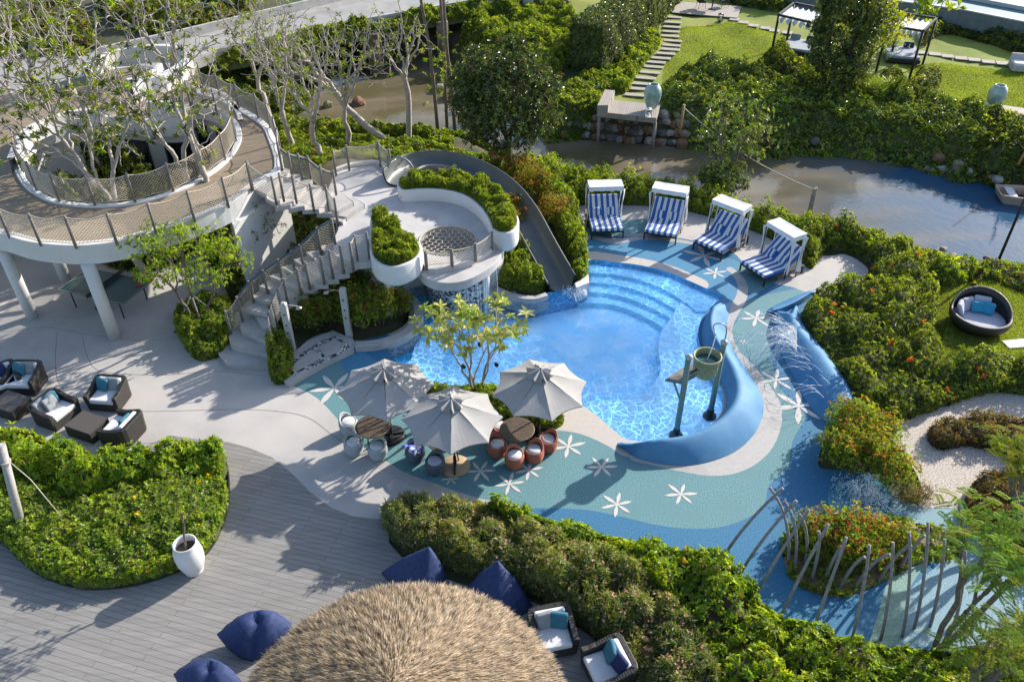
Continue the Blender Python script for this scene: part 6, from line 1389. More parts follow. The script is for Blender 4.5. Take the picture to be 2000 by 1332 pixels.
def daybed(FLp, FRp, CFL, CFR, lab):
    a, b = A(*FLp, .42), A(*FRp, .42); mid = (a+b)/2; d = (b-a); rz = math.atan2(d.y, d.x); W_ = 1.32
    t = empty('day_bed', (mid.x, mid.y, 0), rz, lab, 'day bed', 'blue and white striped day beds'); L_ = 1.98; yh = 1.05
    mb = MB(); mb.box((0, L_/2, .30), (W_, L_, .07)); mb.build('frame', black_metal, t, bevel=.008)
    for sx in (-1, 1):
        for y in (.03, L_-.05): mb = MB(); mb.box((sx*(W_/2-.03), y, .15), (.05, .05, .30)); mb.build('leg', black_metal, t)
    mb = MB(); mb.box((0, yh/2, .40), (W_*.97, yh, .13)); mb.build('mattress', stripe, t, bevel=.035, seg=3)
    an = R(42); bl = 1.0; mb = MB(); mb.box((0, 0, 0), (W_*.97, bl, .13)); o = mb.build('backrest', stripe, t, bevel=.035, seg=3); o.rotation_euler.x = an; o.location = (0, yh+math.cos(an)*bl/2-.02, .40+math.sin(an)*bl/2)
    for sx in (-1, 1): mb = MB(); mb.tube([(sx*W_*.4, yh+.62, .33), (sx*W_*.4, yh+.66, .86)], .016, 6); mb.build('back_strut', black_metal, t)
    for sx in (-.28, .3):
        mb = MB(); mb.box((0, 0, 0), (.36, .14, .34)); o = mb.build('pillow', stripe_s, t, bevel=.06, seg=3); o.rotation_euler.x = R(-32); o.location = (sx, yh+.12, .62)
    # canopy frame over the head half
    zc = 1.78; y0, y1 = 1.02, 1.60
    for sx in (-1, 1):
        for y in (y0, y1): mb = MB(); mb.tube([(sx*W_/2, y, 0), (sx*W_/2, y, zc)], .022, 6); mb.build('canopy_post', black_metal, t)
    mb = MB(); rows = []
    for j in range(9):
        v = j/8; rows.append([(-(W_/2+.03)+(W_+.06)*i/14, y0-.03+(y1-y0+.06)*v, zc+.02-.035*math.sin(math.pi*i/14)*math.sin(math.pi*v)-.02*math.sin(2*math.pi*i/14)**2*math.sin(math.pi*v)) for i in range(15)])
    mb.grid(rows); e = W_/2+.03; yb0, yb1 = y0-.03, y1+.03
    per_ = [(-e, yb0), (e, yb0), (e, yb1), (-e, yb1), (-e, yb0)]
    for (p, q) in zip(per_[:-1], per_[1:]):
        m_ = 10; top = [(p[0]+(q[0]-p[0])*i/m_, p[1]+(q[1]-p[1])*i/m_, zc+.02) for i in range(m_+1)]; bot = [(x, y, z-.19-.012*math.sin(i*2.2)) for i, (x, y, z) in enumerate(top)]
        mb.grid([top, bot])
    mb.build('canopy', white_cloth, t)
    for sx in (-1, 1):
        for y in (y0, y1):
            mb = MB(); rows = []; ph = rnd.random()*6
            for k in range(13):
                s_ = k/12; z = zc-.15-s_*(zc-.35); wd = .20*(.35+.65*abs(s_-.45)*1.8)+.015; cx_ = sx*(W_/2+.03)+.03*math.sin(s_*4+ph)
                rows.append([(cx_+wd*(i/5-.5)*(.35 if True else 1)+.018*math.sin(i*2.4+ph), y+wd*(i/5-.5)+.01*math.cos(i*2), z) for i in range(6)])
            mb.grid(rows); mb.build('curtain', white_cloth, t, solid=.012)
daybed((1159.6,449.5), (1215.5,448), None, None, 'first striped day bed from the left, nearest the grey slide')
daybed((1260.5,450.5), (1319.4,460.5), None, None, 'second striped day bed from the left')
daybed((1357,470), (1409,491.5), None, None, 'third striped day bed from the left, turned towards the pool')
daybed((1448.5,511), (1493,540.5), None, None, 'fourth striped day bed, nearest the right shrubs')
# ---------------------------------------------------------------- wicker armchairs
def armchair(px, py, face, lab, grp, pil=(), w_=1.02, d_=.92, hb=.72, ha=.56, mt=None, wide=False, backc=True):
    b = A(px, py, .35); t = empty('wicker_armchair', (b.x, b.y, 0), math.radians(face)+math.pi/2, lab, 'armchair', grp); mt = mt or wick_dark
    # local: front towards -y
    hw, hd = w_/2, d_/2; th = .13; r_ = .16
    path = [(-hw, -hd), (-hw, -hd*.3), (-hw, hd-r_), (-hw+r_*.3, hd-r_*.3), (-hw+r_, hd), (0, hd), (hw-r_, hd), (hw-r_*.3, hd-r_*.3), (hw, hd-r_), (hw, -hd*.3), (hw, -hd)]
    hs = [ha, ha+.02, hb-.02, hb, hb, hb, hb, hb, hb-.02, ha+.02, ha]
    inn_ = [(-hw+th, -hd+.02), (-hw+th, -hd*.3), (-hw+th, hd-r_), (-hw+th+.02, hd-th-.03), (-hw+r_+.02, hd-th), (0, hd-th), (hw-r_-.02, hd-th), (hw-th-.02, hd-th-.03), (hw-th, hd-r_), (hw-th, -hd*.3), (hw-th, -hd+.02)]
    tp_ = .93
    rows = [[(x*tp_, y*tp_, .03) for x, y in path], [(x, y, h-.03) for (x, y), h in zip(path, hs)], [(x*.975, y*.975, h) for (x, y), h in zip(path, hs)], [(x*1.01, y*1.01, h) for (x, y), h in zip(inn_, hs)], [(x, y, h-.03) for (x, y), h in zip(inn_, hs)], [(x, y, .2) for x, y in inn_]]
    mb = MB(); mb.grid(rows, False)
    for e in (0, -1):
        n0 = len(mb.v); mb.add([r__[e] for r__ in rows], [list(range(6)) if e == 0 else list(range(6))[::-1]])
    mb.build('shell', mt, t, bevel=.02)
    mb = MB(); mb.box((0, -.04, .16), (w_*.90, d_*.90, .26)); mb.build('seat_base', mt, t, bevel=.015)
    mb = MB(); mb.box((0, -.08, .36), (w_-2*th-.02, d_-th-.04, .15)); mb.build('seat_cushion', cushion, t, bevel=.045, seg=3)
    if backc: mb = MB(); mb.box((0, 0, 0), (w_-2*th-.04, .14, .36)); o = mb.build('back_cushion', cushion, t, bevel=.05, seg=3); o.location = (0, hd-th-.09, .56); o.rotation_euler.x = R(-10)
    for (x, y, m_, rz) in pil:
        mb = MB(); mb.box((0, 0, 0), (.42, .13, .40)); o = mb.build('pillow', m_, t, bevel=.06, seg=3); o.location = (x, y, .60); o.rotation_euler = (R(-22), 0, R(rz))
    return t
AG = 'dark wicker armchairs on the plaza'
def face_to(px, py, qx, qy):
    a, b = A(px, py, .3), A(qx, qy, .3); return math.degrees(math.atan2(b.y-a.y, b.x-a.x))
armchair(48, 738, face_to(48,738,18,775), 'armchair with white back and aqua pillows by the left coffee table', AG, [(.1, .18, gray_fab, 5), (-.15, .1, teal_fab, -15)])
armchair(4, 742, face_to(4,742,18,790), 'dark armchair cut by the left edge of the photo', AG, [(0, .15, navy_fab, 0)])
armchair(212, 768, face_to(212,768,165,828), 'brown sunlit armchair with grey and aqua pillows, furthest back of the four', AG, [(.12, .16, gray_fab, 0), (-.18, .1, teal_fab, -18)], mt=wick_dark)
armchair(106, 800, face_to(106,800,170,822), 'armchair heaped with pale pillows left of the coffee table', AG, [(-.2, .2, gray_fab, 8), (.12, .15, teal_fab, -8), (.0, .05, gray_fab, 3)])
armchair(240, 835, face_to(240,835,172,822), 'armchair with white cushion and teal pillow right of the coffee table', AG, [(-.02, .12, teal_fab, -6)])
armchair(1078, 1232, -78, 'armchair beside the thatched roof with two pale pillows', 'wicker armchairs beside the thatched roof', [(-.12, .14, gray_fab, 6), (.16, .08, teal_fab, -20)], w_=1.0)
armchair(1190, 1300, -160, 'armchair with teal and navy pillows at the bottom edge', 'wicker armchairs beside the thatched roof', [(.14, .14, navy_fab, 12), (-.16, .08, teal_fab, -12)], w_=1.0)
def coffee(px, py, rz, lab, w_=.95, d_=.72):
    b = A(px, py, .4); t = empty('coffee_table', (b.x, b.y, 0), R(rz), lab, 'coffee table', 'dark wicker coffee tables')
    mb = MB(); mb.box((0, 0, .19), (w_, d_, .38)); mb.build('body', wick_dark, t, bevel=.02)
    mb = MB(); mb.box((0, 0, .392), (w_*.98, d_*.98, .02)); mb.build('table_top', M('smoked_top', (.10, .088, .075), .35, (.08, .07, .06), 20, 3), t, bevel=.004)
coffee(168, 824, -22, 'dark wicker coffee table amid four armchairs')
coffee(18, 783, -22, 'dark wicker coffee table at the left edge of the photo')
# ---------------------------------------------------------------- bean bags
def blob(name, L, W_, H, lab, loc_, rz, kind=0, grp='navy bean bags'):
    bm = bmesh.new(); bmesh.ops.create_icosphere(bm, subdivisions=5, radius=1)
    for v in bm.verts:
        x, y, z = v.co; a = math.atan2(y, x); rr = math.hypot(x, y)
        if kind == 0:    # plump cushion with pinched top and pointed ends
            zz = (z*.5+.5); k_ = 1-.42*zz**1.5; dm_ = 1/((abs(math.cos(a))**1.25+abs(math.sin(a))**1.25)**.8); e = dm_*(1-zz)+1*zz+.10*abs(math.cos(a))**10*(1-zz); X_ = x*L/2*e*k_; Y_ = y*W_/2*k_*(1+.25*zz); Z_ = H*zz**.9
            if z > 0: Z_ -= H*.30*math.exp(-((x/.5)**2+(y/.16)**2))-.03*math.cos(a*7)*math.exp(-((rr-.4)/.2)**2)
            Z_ += .012*math.sin(x*13+y*7)
        else:            # tall peaked bag
            zz = (z*.5+.5); k = (1-zz)**.62; X_ = (x/(rr+.15))*L/2*k*(1+.15*abs(math.cos(a))**3)*min(1, rr*1.3+.1); Y_ = (y/(rr+.15))*W_/2*k*min(1, rr*1.3+.1); Z_ = H*zz**1.15+.01*math.sin(a*7+z*8)
        v.co = (X_, Y_, max(Z_, 0))
    me = bpy.data.meshes.new(name); bm.to_mesh(me); bm.free(); me.materials.append(denim); me.polygons.foreach_set('use_smooth', [True]*len(me.polygons))
    o = bpy.data.objects.new(name, me); col.objects.link(o); o.location = loc_; o.rotation_euler.z = rz; return tag(o, lab, 'bean bag', grp)
denim = M('navy_canvas', (.026, .05, .155), .8, (.014, .028, .095), 14, 5, .5, 6)
def tetbag(V4, bulge, lab, dent=None):
    """inflated four cornered canvas bag"""
    V4 = [Vector(v) for v in V4]; c = sum(V4, Vector())/4; base = Vector((c.x, c.y, 0)); bm = bmesh.new(); n = 16
    for f in ((0, 1, 2), (0, 3, 1), (1, 3, 2), (2, 3, 0)):
        a_, b_, d_ = (V4[i] for i in f); nr = (b_-a_).cross(d_-a_).normalized()
        if nr.dot((a_+b_+d_)/3-c) < 0: nr = -nr
        g = {}
        for i in range(n+1):
            for j in range(n+1-i):
                u, v = i/n, j/n; w_ = 1-u-v; p = a_*w_+b_*u+d_*v
                mid_ = max(u*v, v*w_, u*w_)*4; out = (p-c).normalized()
                k_ = bulge*(27*u*v*w_)**.6; e_ = bulge*.45*(mid_ if min(u, v, w_) < .5 else 0)*(1-(27*u*v*w_)**.5)
                q = p+nr*k_+out*e_
                q += out*.010*math.sin(q.x*21+q.z*9)*math.sin(q.y*17-q.z*13)
                if dent is not None:
                    dv = q-Vector(dent); q += (c-q).normalized()*.20*math.exp(-(dv.x**2/.030+dv.y**2/.012+dv.z**2/.03))
                q.z = max(q.z, 0); g[i, j] = bm.verts.new(q-base)
        for i in range(n):
            for j in range(n-i):
                bm.faces.new((g[i, j], g[i+1, j], g[i, j+1]))
                if i+j < n-1: bm.faces.new((g[i+1, j], g[i+1, j+1], g[i, j+1]))
    bmesh.ops.remove_doubles(bm, verts=bm.verts, dist=.001); bmesh.ops.recalc_face_normals(bm, faces=bm.faces)
    me = bpy.data.meshes.new('bean_bag'); bm.to_mesh(me); bm.free(); me.materials.append(denim); me.polygons.foreach_set('use_smooth', [True]*len(me.polygons))
    o = bpy.data.objects.new('bean_bag', me); col.objects.link(o); o.location = base; tag(o, lab, 'bean bag', 'navy bean bags')
t1 = A(505, 1196, .82)
tetbag([A(424,1238,.30), A(572,1222,.28), A(492,1292,.0), (t1.x, t1.y+.1, .80)], .24, 'navy bean bag with pinched top left of the thatched roof', dent=(t1.x-.02, t1.y-.04, .80))
t1 = A(412, 1292, .78)
tetbag([A(338,1316,.28), A(480,1345,.25), A(400,1385,.0), (t1.x, t1.y+.1, .76)], .24, 'navy bean bag cut by the bottom edge of the photo', dent=(t1.x, t1.y-.03, .78))
t1 = A(973, 1094, 1.02); tetbag([A(908,1152,.02), A(1042,1186,.02), A(960,1230,.0), tuple(t1)], .13, 'peaked navy bean bag just right of the top of the thatched roof')
t1 = A(838, 1067, 1.05); tetbag([A(744,1118,.02), A(872,1128,.02), A(812,1180,.0), tuple(t1)], .13, 'peaked navy bean bag behind the top of the thatched roof')
# ---------------------------------------------------------------- thatched roof
TC = Vector((-1.95, 7.02, 0)); TR_ = 2.92; ZE, ZA = 2.3, 3.75
tr_ = empty('thatched_parasol', tuple(TC), 0, 'big round thatched straw roof at the bottom edge', 'thatched roof')
straw_core = M('straw_core', (.16, .11, .06), .95, (.10, .07, .04), 8, 5, .6, 20)
def tz(r_): q = r_/TR_; return ZA-(ZA-ZE)*(q**1.12)
mb = MB(); mb.grid([[(r_*math.cos(a), r_*math.sin(a), tz(r_)-.05) for a in np.linspace(0, 2*math.pi, 60, endpoint=False)] for r_ in np.linspace(.02, TR_-.05, 10)]+[[(r_*math.cos(a), r_*math.sin(a), tz(TR_)-.22) for a in np.linspace(0, 2*math.pi, 60, endpoint=False)] for r_ in (TR_-.1, .1)], True, True); mb.build('core', straw_core, tr_)
n = 150000; r_ = TR_*np.sqrt(rng.random(n))*1.0; a = rng.uniform(0, 2*math.pi, n); ca, sa = np.cos(a), np.sin(a)
cl_ = np.sin(a*23+r_*3)*np.sin(r_*9+a*5)+.6*np.sin(a*61-r_*14); z = ZA-(ZA-ZE)*((r_/TR_)**1.12)+rng.uniform(-.05, .03, n)+.022*cl_+.045*(((r_+.12*np.sin(a*7))*2.6) % 1-.5)
sl = -(ZA-ZE)/TR_*1.1
D_ = np.stack([ca, sa, np.full(n, sl)+rng.uniform(.02, .32, n)], 1)+rng.normal(0, .13, (n, 3)); N_ = np.stack([-ca*sl, -sa*sl, np.ones(n)], 1)+rng.normal(0, .5, (n, 3))
ln = rng.uniform(.13, .28, n)*np.clip(r_/TR_+.45, .4, 1.0)
o = leaf_mesh('straw', np.stack([r_*ca+TC.x, r_*sa+TC.y, z], 1), D_, N_, ln, rng.uniform(.0055, .0115, n), palette(n, [(.42,.33,.24),(.32,.245,.175),(.52,.43,.345),(.20,.15,.11),(.48,.41,.35)], (3,3,3,2,2), .2, 1)*(1+.14*cl_[:, None]), PETAL, tr_, tuple(TC), fold=.1)
mb = MB(); mb.tube([(0, 0, 0), (0, 0, ZA-.2)], .1, 12); mb.build('mast', post_wood, tr_)
for i in range(8): a_ = i*math.pi/4+.2; mb = MB(); mb.tube([(0, 0, ZA-.25), (TR_*.93*math.cos(a_), TR_*.93*math.sin(a_), ZE-.12)], .045, 6); mb.build('rafter', post_wood, tr_)
# ---------------------------------------------------------------- rib sculpture
RG2 = 'curved timber ribs over the island'
def Z5(x, y): return (1400+x/2.763, 850+y/2.763)
near = [((35,660),(358,285),2.3),((120,760),(430,352),2.3),((200,890),(500,400),2.4),((335,1000),(603,478),2.4),((505,1085),(700,548),2.4),((715,1150),(825,590),2.4),((885,1100),(950,575),2.3),((1000,1085),(1038,520),2.3),((1065,1040),(1140,468),2.3),((1150,1030),(1230,560),2.0),((1280,1020),(1340,620),1.9)]
farr = [((385,700),(285,280),1.95),((420,720),(365,355),1.85),((475,700),(440,420),1.6),((510,785),(550,515),1.55),((580,780),(675,600),1.45),((660,830),(800,655),1.4),((740,830),(935,640),1.5),((870,790),(1050,590),1.4),((985,720),(1125,540),1.3)]
ordn = ['first','second','third','fourth','fifth','sixth','seventh','eighth','ninth','tenth','eleventh']
for k, (lst, nm, bow) in enumerate(((near, 'near', -.42), (farr, 'far', .42))):
    for i, (bz, tz_, h) in enumerate(lst):
        b = A(*Z5(*bz), 0); tp = A(*Z5(*tz_), h)
        if (tp-b).length > 5: continue
        d = Vector((tp.x-b.x, tp.y-b.y, 0)); pts = []
        for j in range(12):
            t = j/11
            # bowed outward then curving in to the top
            s_ = t**1.25 if k == 0 else .45*t+.55*t**2.4
            p = Vector((b.x+d.x*s_, b.y+d.y*s_, h*math.sin(t*math.pi/2*(.55 if k == 0 else .75))/math.sin(math.pi/2*(.55 if k == 0 else .75))))
            pts.append(p-b)
        mb = MB(); mb.tube(pts, [.037]*6+[.034]*6, 8); o = mb.build('timber_rib', rib_wood); o.location = b
        tag(o, '%s curved timber rib from the left in the %s row of the rib sculpture' % (ordn[i], nm), 'sculpture rib', RG2)
# ---------------------------------------------------------------- tipping bucket tower
p1 = A(1320, 850, -.3); p2 = A(1386, 812, -.3); tw = empty('bucket_tower', (p1.x, p1.y, -.34), 0, 'splash tower of two green posts with tipping bucket and plank tray in the pool', 'water play tower'); o_ = Vector(tw.location)
grn = M('grey_green_post', (.14, .23, .22), .5, (.11, .19, .185), 3, 4, .05, 10); bk_m = M('bucket_green', (.27, .29, .16), .5, (.22, .245, .13), 6, 4)
q1, q2 = p1-o_, p2-o_
def upz(q, z): return Vector((q.x, q.y, z+.34))
for q, h in ((q1, 2.58), (q2, 2.45)):
    mb = MB(); mb.tube([upz(q, -.34), upz(q, h)], .085, 16); mb.build('post', grn, tw)
    mb = MB(); mb.lathe([(.11, 0), (.11, .06), (.03, .12), (0, .12)], tuple(upz(q, h)), 16); mb.build('post_cap', M('steel_cap', (.35, .38, .40), .4), tw)
    mb = MB(); mb.lathe([(.2, 0), (.2, .08), (.12, .14), (.1, .3)], tuple(upz(q, -.34)), 18); mb.build('foot', black_metal, tw)
mid = (q1+q2)/2; dd = (q2-q1); dd.z = 0; dl = dd.normalized(); dn = Vector((-dl.y, dl.x, 0)); bc = upz(mid, 1.62)+dl*.08
mb = MB(); mb.lathe([(0, 0), (.27, 0), (.31, .06), (.375, .62), (.40, .64), (.40, .68), (.36, .68), (.345, .6), (.28, .1), (0, .08)], tuple(bc), 30); mb.build('bucket', bk_m, tw)
mb = MB(); mb.lathe([(0, .5), (.335, .5)], tuple(bc), 24); bw_ = mb.build('bucket_water', M('bucket_water', (.02, .10, .10), .06), tw)
mb = MB()
for row in range(3):
    for i in range(14):
        a0 = 2*math.pi*i/14+(row % 2)*math.pi/14; r_b = .305+.02*row*2; arc = [((r_b+.012+.012*k_)*math.cos(a0+(k_/8)*2*math.pi/14), (r_b+.012)*math.sin(a0+(k_/8)*2*math.pi/14), .2+row*.14-.11*math.sin(math.pi*k_/8)) for k_ in range(9)]
        r2 = lambda z_: .31+(z_-.06)*.116+.006
        arc = [(r2(z_)*math.cos(math.atan2(y_, x_)), r2(z_)*math.sin(math.atan2(y_, x_)), z_) for x_, y_, z_ in arc]
        mb.tube([Vector(p)+bc for p in arc], .007, 4, False)
sc_ = mb.build('scale_pattern', M('cream_line', (.5, .5, .40), .6), tw); sc_['kind'] = 'stuff'
mb = MB(); mb.tube([upz(q1, 1.95), bc+Vector((0, 0, .35))-dl*.36], .025, 8); mb.build('pivot', black_metal, tw)
mb = MB(); mb.tube([upz(q2, 1.95), bc+Vector((0, 0, .35))+dl*.36], .025, 8); mb.build('pivot', black_metal, tw)
tc0 = [A(1303, 738, 1.55), A(1331, 744, 1.55), A(1375, 722, 1.7), A(1348, 708, 1.7)]
mb = MB(); mb.add([p-o_ for p in tc0]+[p-o_-Vector((0, 0, .05)) for p in tc0], [(0,1,2,3),(7,6,5,4),(0,4,5,1),(1,5,6,2),(2,6,7,3),(3,7,4,0)]); mb.build('plank_tray', timber, tw)
mb = MB(); mb.tube([tc0[1]-o_-Vector((0, 0, .08)), tc0[2]-o_-Vector((0, 0, .08))], .035, 8); mb.build('tray_beam', grn, tw)
mb = MB(); mb.tube([tc0[0]-o_-Vector((.05, 0, .08)), tc0[1]-o_-Vector((-.05, 0, .08))], .035, 8); mb.build('tray_beam', grn, tw)
mb = MB(); mb.tube([(tc0[0]+tc0[1])/2-o_-Vector((0, 0, .1)), upz(q1, .95)], .03, 8); mb.build('brace', grn, tw)
pp = upz(q2, 2.5); hk = [pp, pp+Vector((0, 0, .35)), pp+Vector((-.05, .02, .52)), pp+Vector((-.2, .04, .60)), pp+Vector((-.38, .02, .55)), pp-dl*.45+Vector((0, 0, .42))]
mb = MB(); mb.tube([tuple(x) for x in smooth_loop([tuple(h_) for h_ in hk], 5, False)], .018, 8); mb.build('water_pipe', M('pipe_steel', (.25, .27, .28), .35, metal=.6), tw)
mb = MB(); e_ = hk[-1]; mb.tube([e_, e_-dl*.04-Vector((0, 0, .4)), bc+Vector((0, 0, .5))], [.012, .016, .012], 6); o = mb.build('water_stream', wstream); o.location = o_; tag(o, 'thin water stream falling from the pipe into the bucket', 'water', kind='stuff')
# ---------------------------------------------------------------- water jets, fountain and splashes
mb = MB(); IW = resample([A(*p) for p in smooth_loop(FW[0], 5, False)], 40); RW = resample([A(p[0], p[1], .6) for p in smooth_loop(FW[1], 5, False)], 40)
def jet(a, b, pk, r_=.004, br=.5):
    pts = [a.lerp(b, t)+Vector((0, 0, 4*pk*t*(1-t))) for t in np.linspace(0, 1, 12)]
    k0 = 0
    while k0 < 11:      # broken into beads of water
        L_j = rnd.randint(2, 5); k1 = min(11, k0+L_j)
        if rnd.random() < (.92 if k0 < 4 else br+.2): mb.tube(pts[k0:k1+1], r_*rnd.uniform(.7, 1.2), 4)
        k0 = k1
for i in range(46):
    k = rnd.randint(5, 33); s_ = rnd.uniform(.35, .75); w0 = Vector(IW[k])*(1-s_)+Vector(RW[k])*s_; w0.z = .62*s_
    dr_ = Vector((-1, rnd.uniform(-.25, .35), 0)).normalized(); L_j = rnd.uniform(.9, 2.3) if k < 18 else rnd.uniform(.9, 1.9)
    jet(w0, Vector((w0.x, w0.y, .02))+dr_*L_j, rnd.uniform(.25, .55), .0055)
fc = A(1482, 640, 0)
for i in range(85):      # fan near the upper flower
    a_ = rnd.uniform(-.3, math.pi+.3); b0 = A(1556, 668+rnd.uniform(-22, 20), .45); e0 = A(1478+42*math.cos(a_), 672+34*math.sin(a_)+rnd.uniform(-8, 22), .02); jet(b0, e0, rnd.uniform(.45, .85), .0045, .40)
mb_j = mb; o = mb.build('water_jet', splash_m); tag(o, 'fine arcs of water jetting from the blue wall across the splash pad', 'water jets', kind='stuff')
mb = MB(); t_ = MB()
def drops(c, rad, n, z0, z1, r0=.008, r1=.02):
    for i in range(n):
        a_ = rnd.uniform(0, 6.28); q = rnd.random()**.5*rad; p = (c[0]+q*math.cos(a_), c[1]+q*math.sin(a_), rnd.uniform(z0, z1)); s_ = rnd.uniform(r0, r1)
        mb.add([(p[0]+s_, p[1], p[2]), (p[0]-s_, p[1], p[2]), (p[0], p[1]+s_, p[2]), (p[0], p[1]-s_, p[2]), (p[0], p[1], p[2]+s_*1.3), (p[0], p[1], p[2]-s_*1.3)], [(0,2,4),(2,1,4),(1,3,4),(3,0,4),(2,0,5),(1,2,5),(3,1,5),(0,3,5)], True)
fc = A(1682, 972, 0)
sheet('fountain_basin', [(1618,965),(1640,940),(1685,932),(1725,945),(1742,975),(1735,1010),(1700,1020),(1650,1012),(1622,990)], .004, M('wet_basin', (.02, .17, .26), .12, (.05, .26, .34), 4, 5, .2, 15))
for i in range(40):
    a_ = rnd.uniform(0, 6.28); L_j = rnd.uniform(.15, .75); s0 = fc+Vector((rnd.uniform(-.3, .3), rnd.uniform(-.25, .25), .02)); jet(s0, s0+Vector((L_j*math.cos(a_), L_j*math.sin(a_), 0)), rnd.uniform(.2, .5), rnd.uniform(.004, .009), .4)
drops(fc, .85, 900, .01, .35, .006, .016); drops(fc, .35, 500, .02, .6, .006, .016); drops(fc+Vector((.35, -.1, 0)), .3, 400, .0, .25, .008, .02)
o = mb.build('fountain_spray', splash_m); tag(o, 'white bubbling fountain spray between the golden shrubs and the rib island', 'fountain', kind='stuff')
mb = MB(); se = A(1120, 572, -.05); drops(se, .45, 260, -.05, .12, .006, .018); drops(se, .25, 120, -.05, .22, .008, .02)
for i in range(18): a_ = rnd.uniform(-1.6, .6); jet(se, se+Vector((.5*math.cos(a_), .5*math.sin(a_), 0)), rnd.uniform(.05, .18), .009, .5)
drops(A(908, 605, 0), .5, 160, -.06, .15); 
o = mb.build('splash', splash_m); tag(o, 'white splash where the slide and ledge streams meet the pool', 'splash', kind='stuff')
mb = MB()
for i in range(16):
    k = 14+int(i*1.3); s_ = .45+.12*(i % 3); w0 = Vector(IW[k])*(1-s_)+Vector(RW[k])*s_; w0.z = .80*math.sin(s_*math.pi/2); mb.lathe([(.022, 0), (.022, .012), (0, .012)], tuple(w0), 8)
o = mb.build('nozzle', black_metal); o['kind'] = 'stuff'; tag(o, 'small black water nozzles dotted over the tall blue wall', 'nozzles')
# ---------------------------------------------------------------- white pot with young tree, mooring pole
b = A(380, 1113, 0); t = empty('white_pot', tuple(b), 0, 'tall white planter pot with a slender young tree at the bed corner', 'plant pot')
mb = MB(); mb.lathe([(0, 0), (.21, 0), (.225, .05), (.21, .09), (.25, .14), (.32, .38), (.335, .62), (.30, .86), (.265, .97), (.275, 1.0), (.25, 1.01), (.235, .97), (.26, .84), (.26, .72)], (0, 0, 0), 32); mb.build('pot', M('white_glaze', (.70, .70, .71), .45, (.64, .64, .66), 2, 4, .03, 6), t)
mb = MB(); mb.lathe([(0, .80), (.27, .78)], (0, 0, 0), 20); mb.build('soil', soil, t)
rt, tp, td = grow_tree((b.x, b.y, .8), (b.x+.1, b.y+.3, 2.3), (.7, .55, .85), 46, .028, 61, 'young_tree', 'slender young tree with small leaves growing in the white pot', bark=bark_gray, trunk_z=.4, shell=.3, tip_r=.005)
crown_clumps(rt, tp, 3, .16, 6, (.11, .05), YG+MG, None, LEAF, (0, .9))
b = A(46, 1046, 0); o_ = b; top_ = A(2, 868, 2.55); mb = MB(); mb.tube([(0, 0, -.1), tuple((top_-b)*.5), tuple(top_-b)], [.105, .1, .095], 12); t = empty('mooring_pole', tuple(b), 0, 'pale round wooden pole with rope standing in the left bed', 'pole'); mb.build('pole', pale_post, t)
d_ = (top_-b)*.82; mb = MB(); mb.tube([tuple(d_+Vector((.115*math.cos(a_), .115*math.sin(a_), .03*math.sin(a_*.5)))) for a_ in np.linspace(0, 12.5, 30)], .014, 5); mb.tube([tuple(d_+Vector((.1, 0, 0))), tuple(d_+Vector((.6, -.25, -.35))), tuple(d_+Vector((1.1, -.5, -1.4)))], .012, 5); mb.build('rope', rope, t)
# ---------------------------------------------------------------- table tennis table under the ring
a, b2, d_ = A(113, 566, .76), A(236, 593, .76), A(166, 518, .76); ux = (b2-a).normalized(); uy = Vector((-ux.y, ux.x, 0)); t = empty('table_tennis_table', (a.x, a.y, 0), math.atan2(ux.y, ux.x), 'dark folding table tennis table with net in the shade of the ring walkway', 'table tennis table')
tt_m = M('table_green', (.03, .075, .075), .35, (.025, .065, .065), 2, 3); ed_m = M('table_edge', (.4, .4, .4), .5)
for k in range(2):
    mb = MB(); mb.box((.68+k*1.38, .76, .745), (1.36, 1.525, .03)); mb.build('table_half', tt_m, t, bevel=.004)
    mb = MB(); mb.box((.68+k*1.38, .01, .765), (1.34, .02, .004)); mb.box((.68+k*1.38, 1.51, .765), (1.34, .02, .004)); mb.box((.01 if k == 0 else 2.73, .76, .765), (.02, 1.48, .004)); w_ = mb.build('edge_line', ed_m, t); w_['kind'] = 'stuff'
    for y in (.15, 1.35): mb = MB(); mb.tube([(.35+k*2.05, y, .73), (.35+k*2.05, y, 0)], .025, 6); mb.build('leg', black_metal, t)
mb = MB(); mb.box((1.37, .76, .84), (.012, 1.8, .15)); mb.build('net', M('net_dark', (.03, .04, .05), .8), t)
for y in (.25, 1.25):
    for x in (1.2, 1.55): mb = MB(); mb.lathe([(.0, -.03), (.08, -.03), (.08, .03), (0, .03)], (0, 0, 0), 14); o = mb.build('wheel', black_metal, t); o.location = (x, y, .085); o.rotation_euler.x = math.pi/2
    mb = MB(); mb.tube([(1.2, y, .1), (1.37, y, .72), (1.55, y, .1)], .02, 6); mb.build('undercarriage', black_metal, t)
mb = MB(); mb.lathe([(0, 0), (.08, 0), (.08, .014), (0, .014)], (0, 0, 0), 16); mb.box((.12, 0, .007), (.1, .03, .014)); o = mb.build('table_tennis_bat', M('red_rubber', (.45, .02, .03), .6)); pz = A(270, 558, .765); o.location = pz; tag(o, 'red bat lying on the dark table tennis table', 'bat')
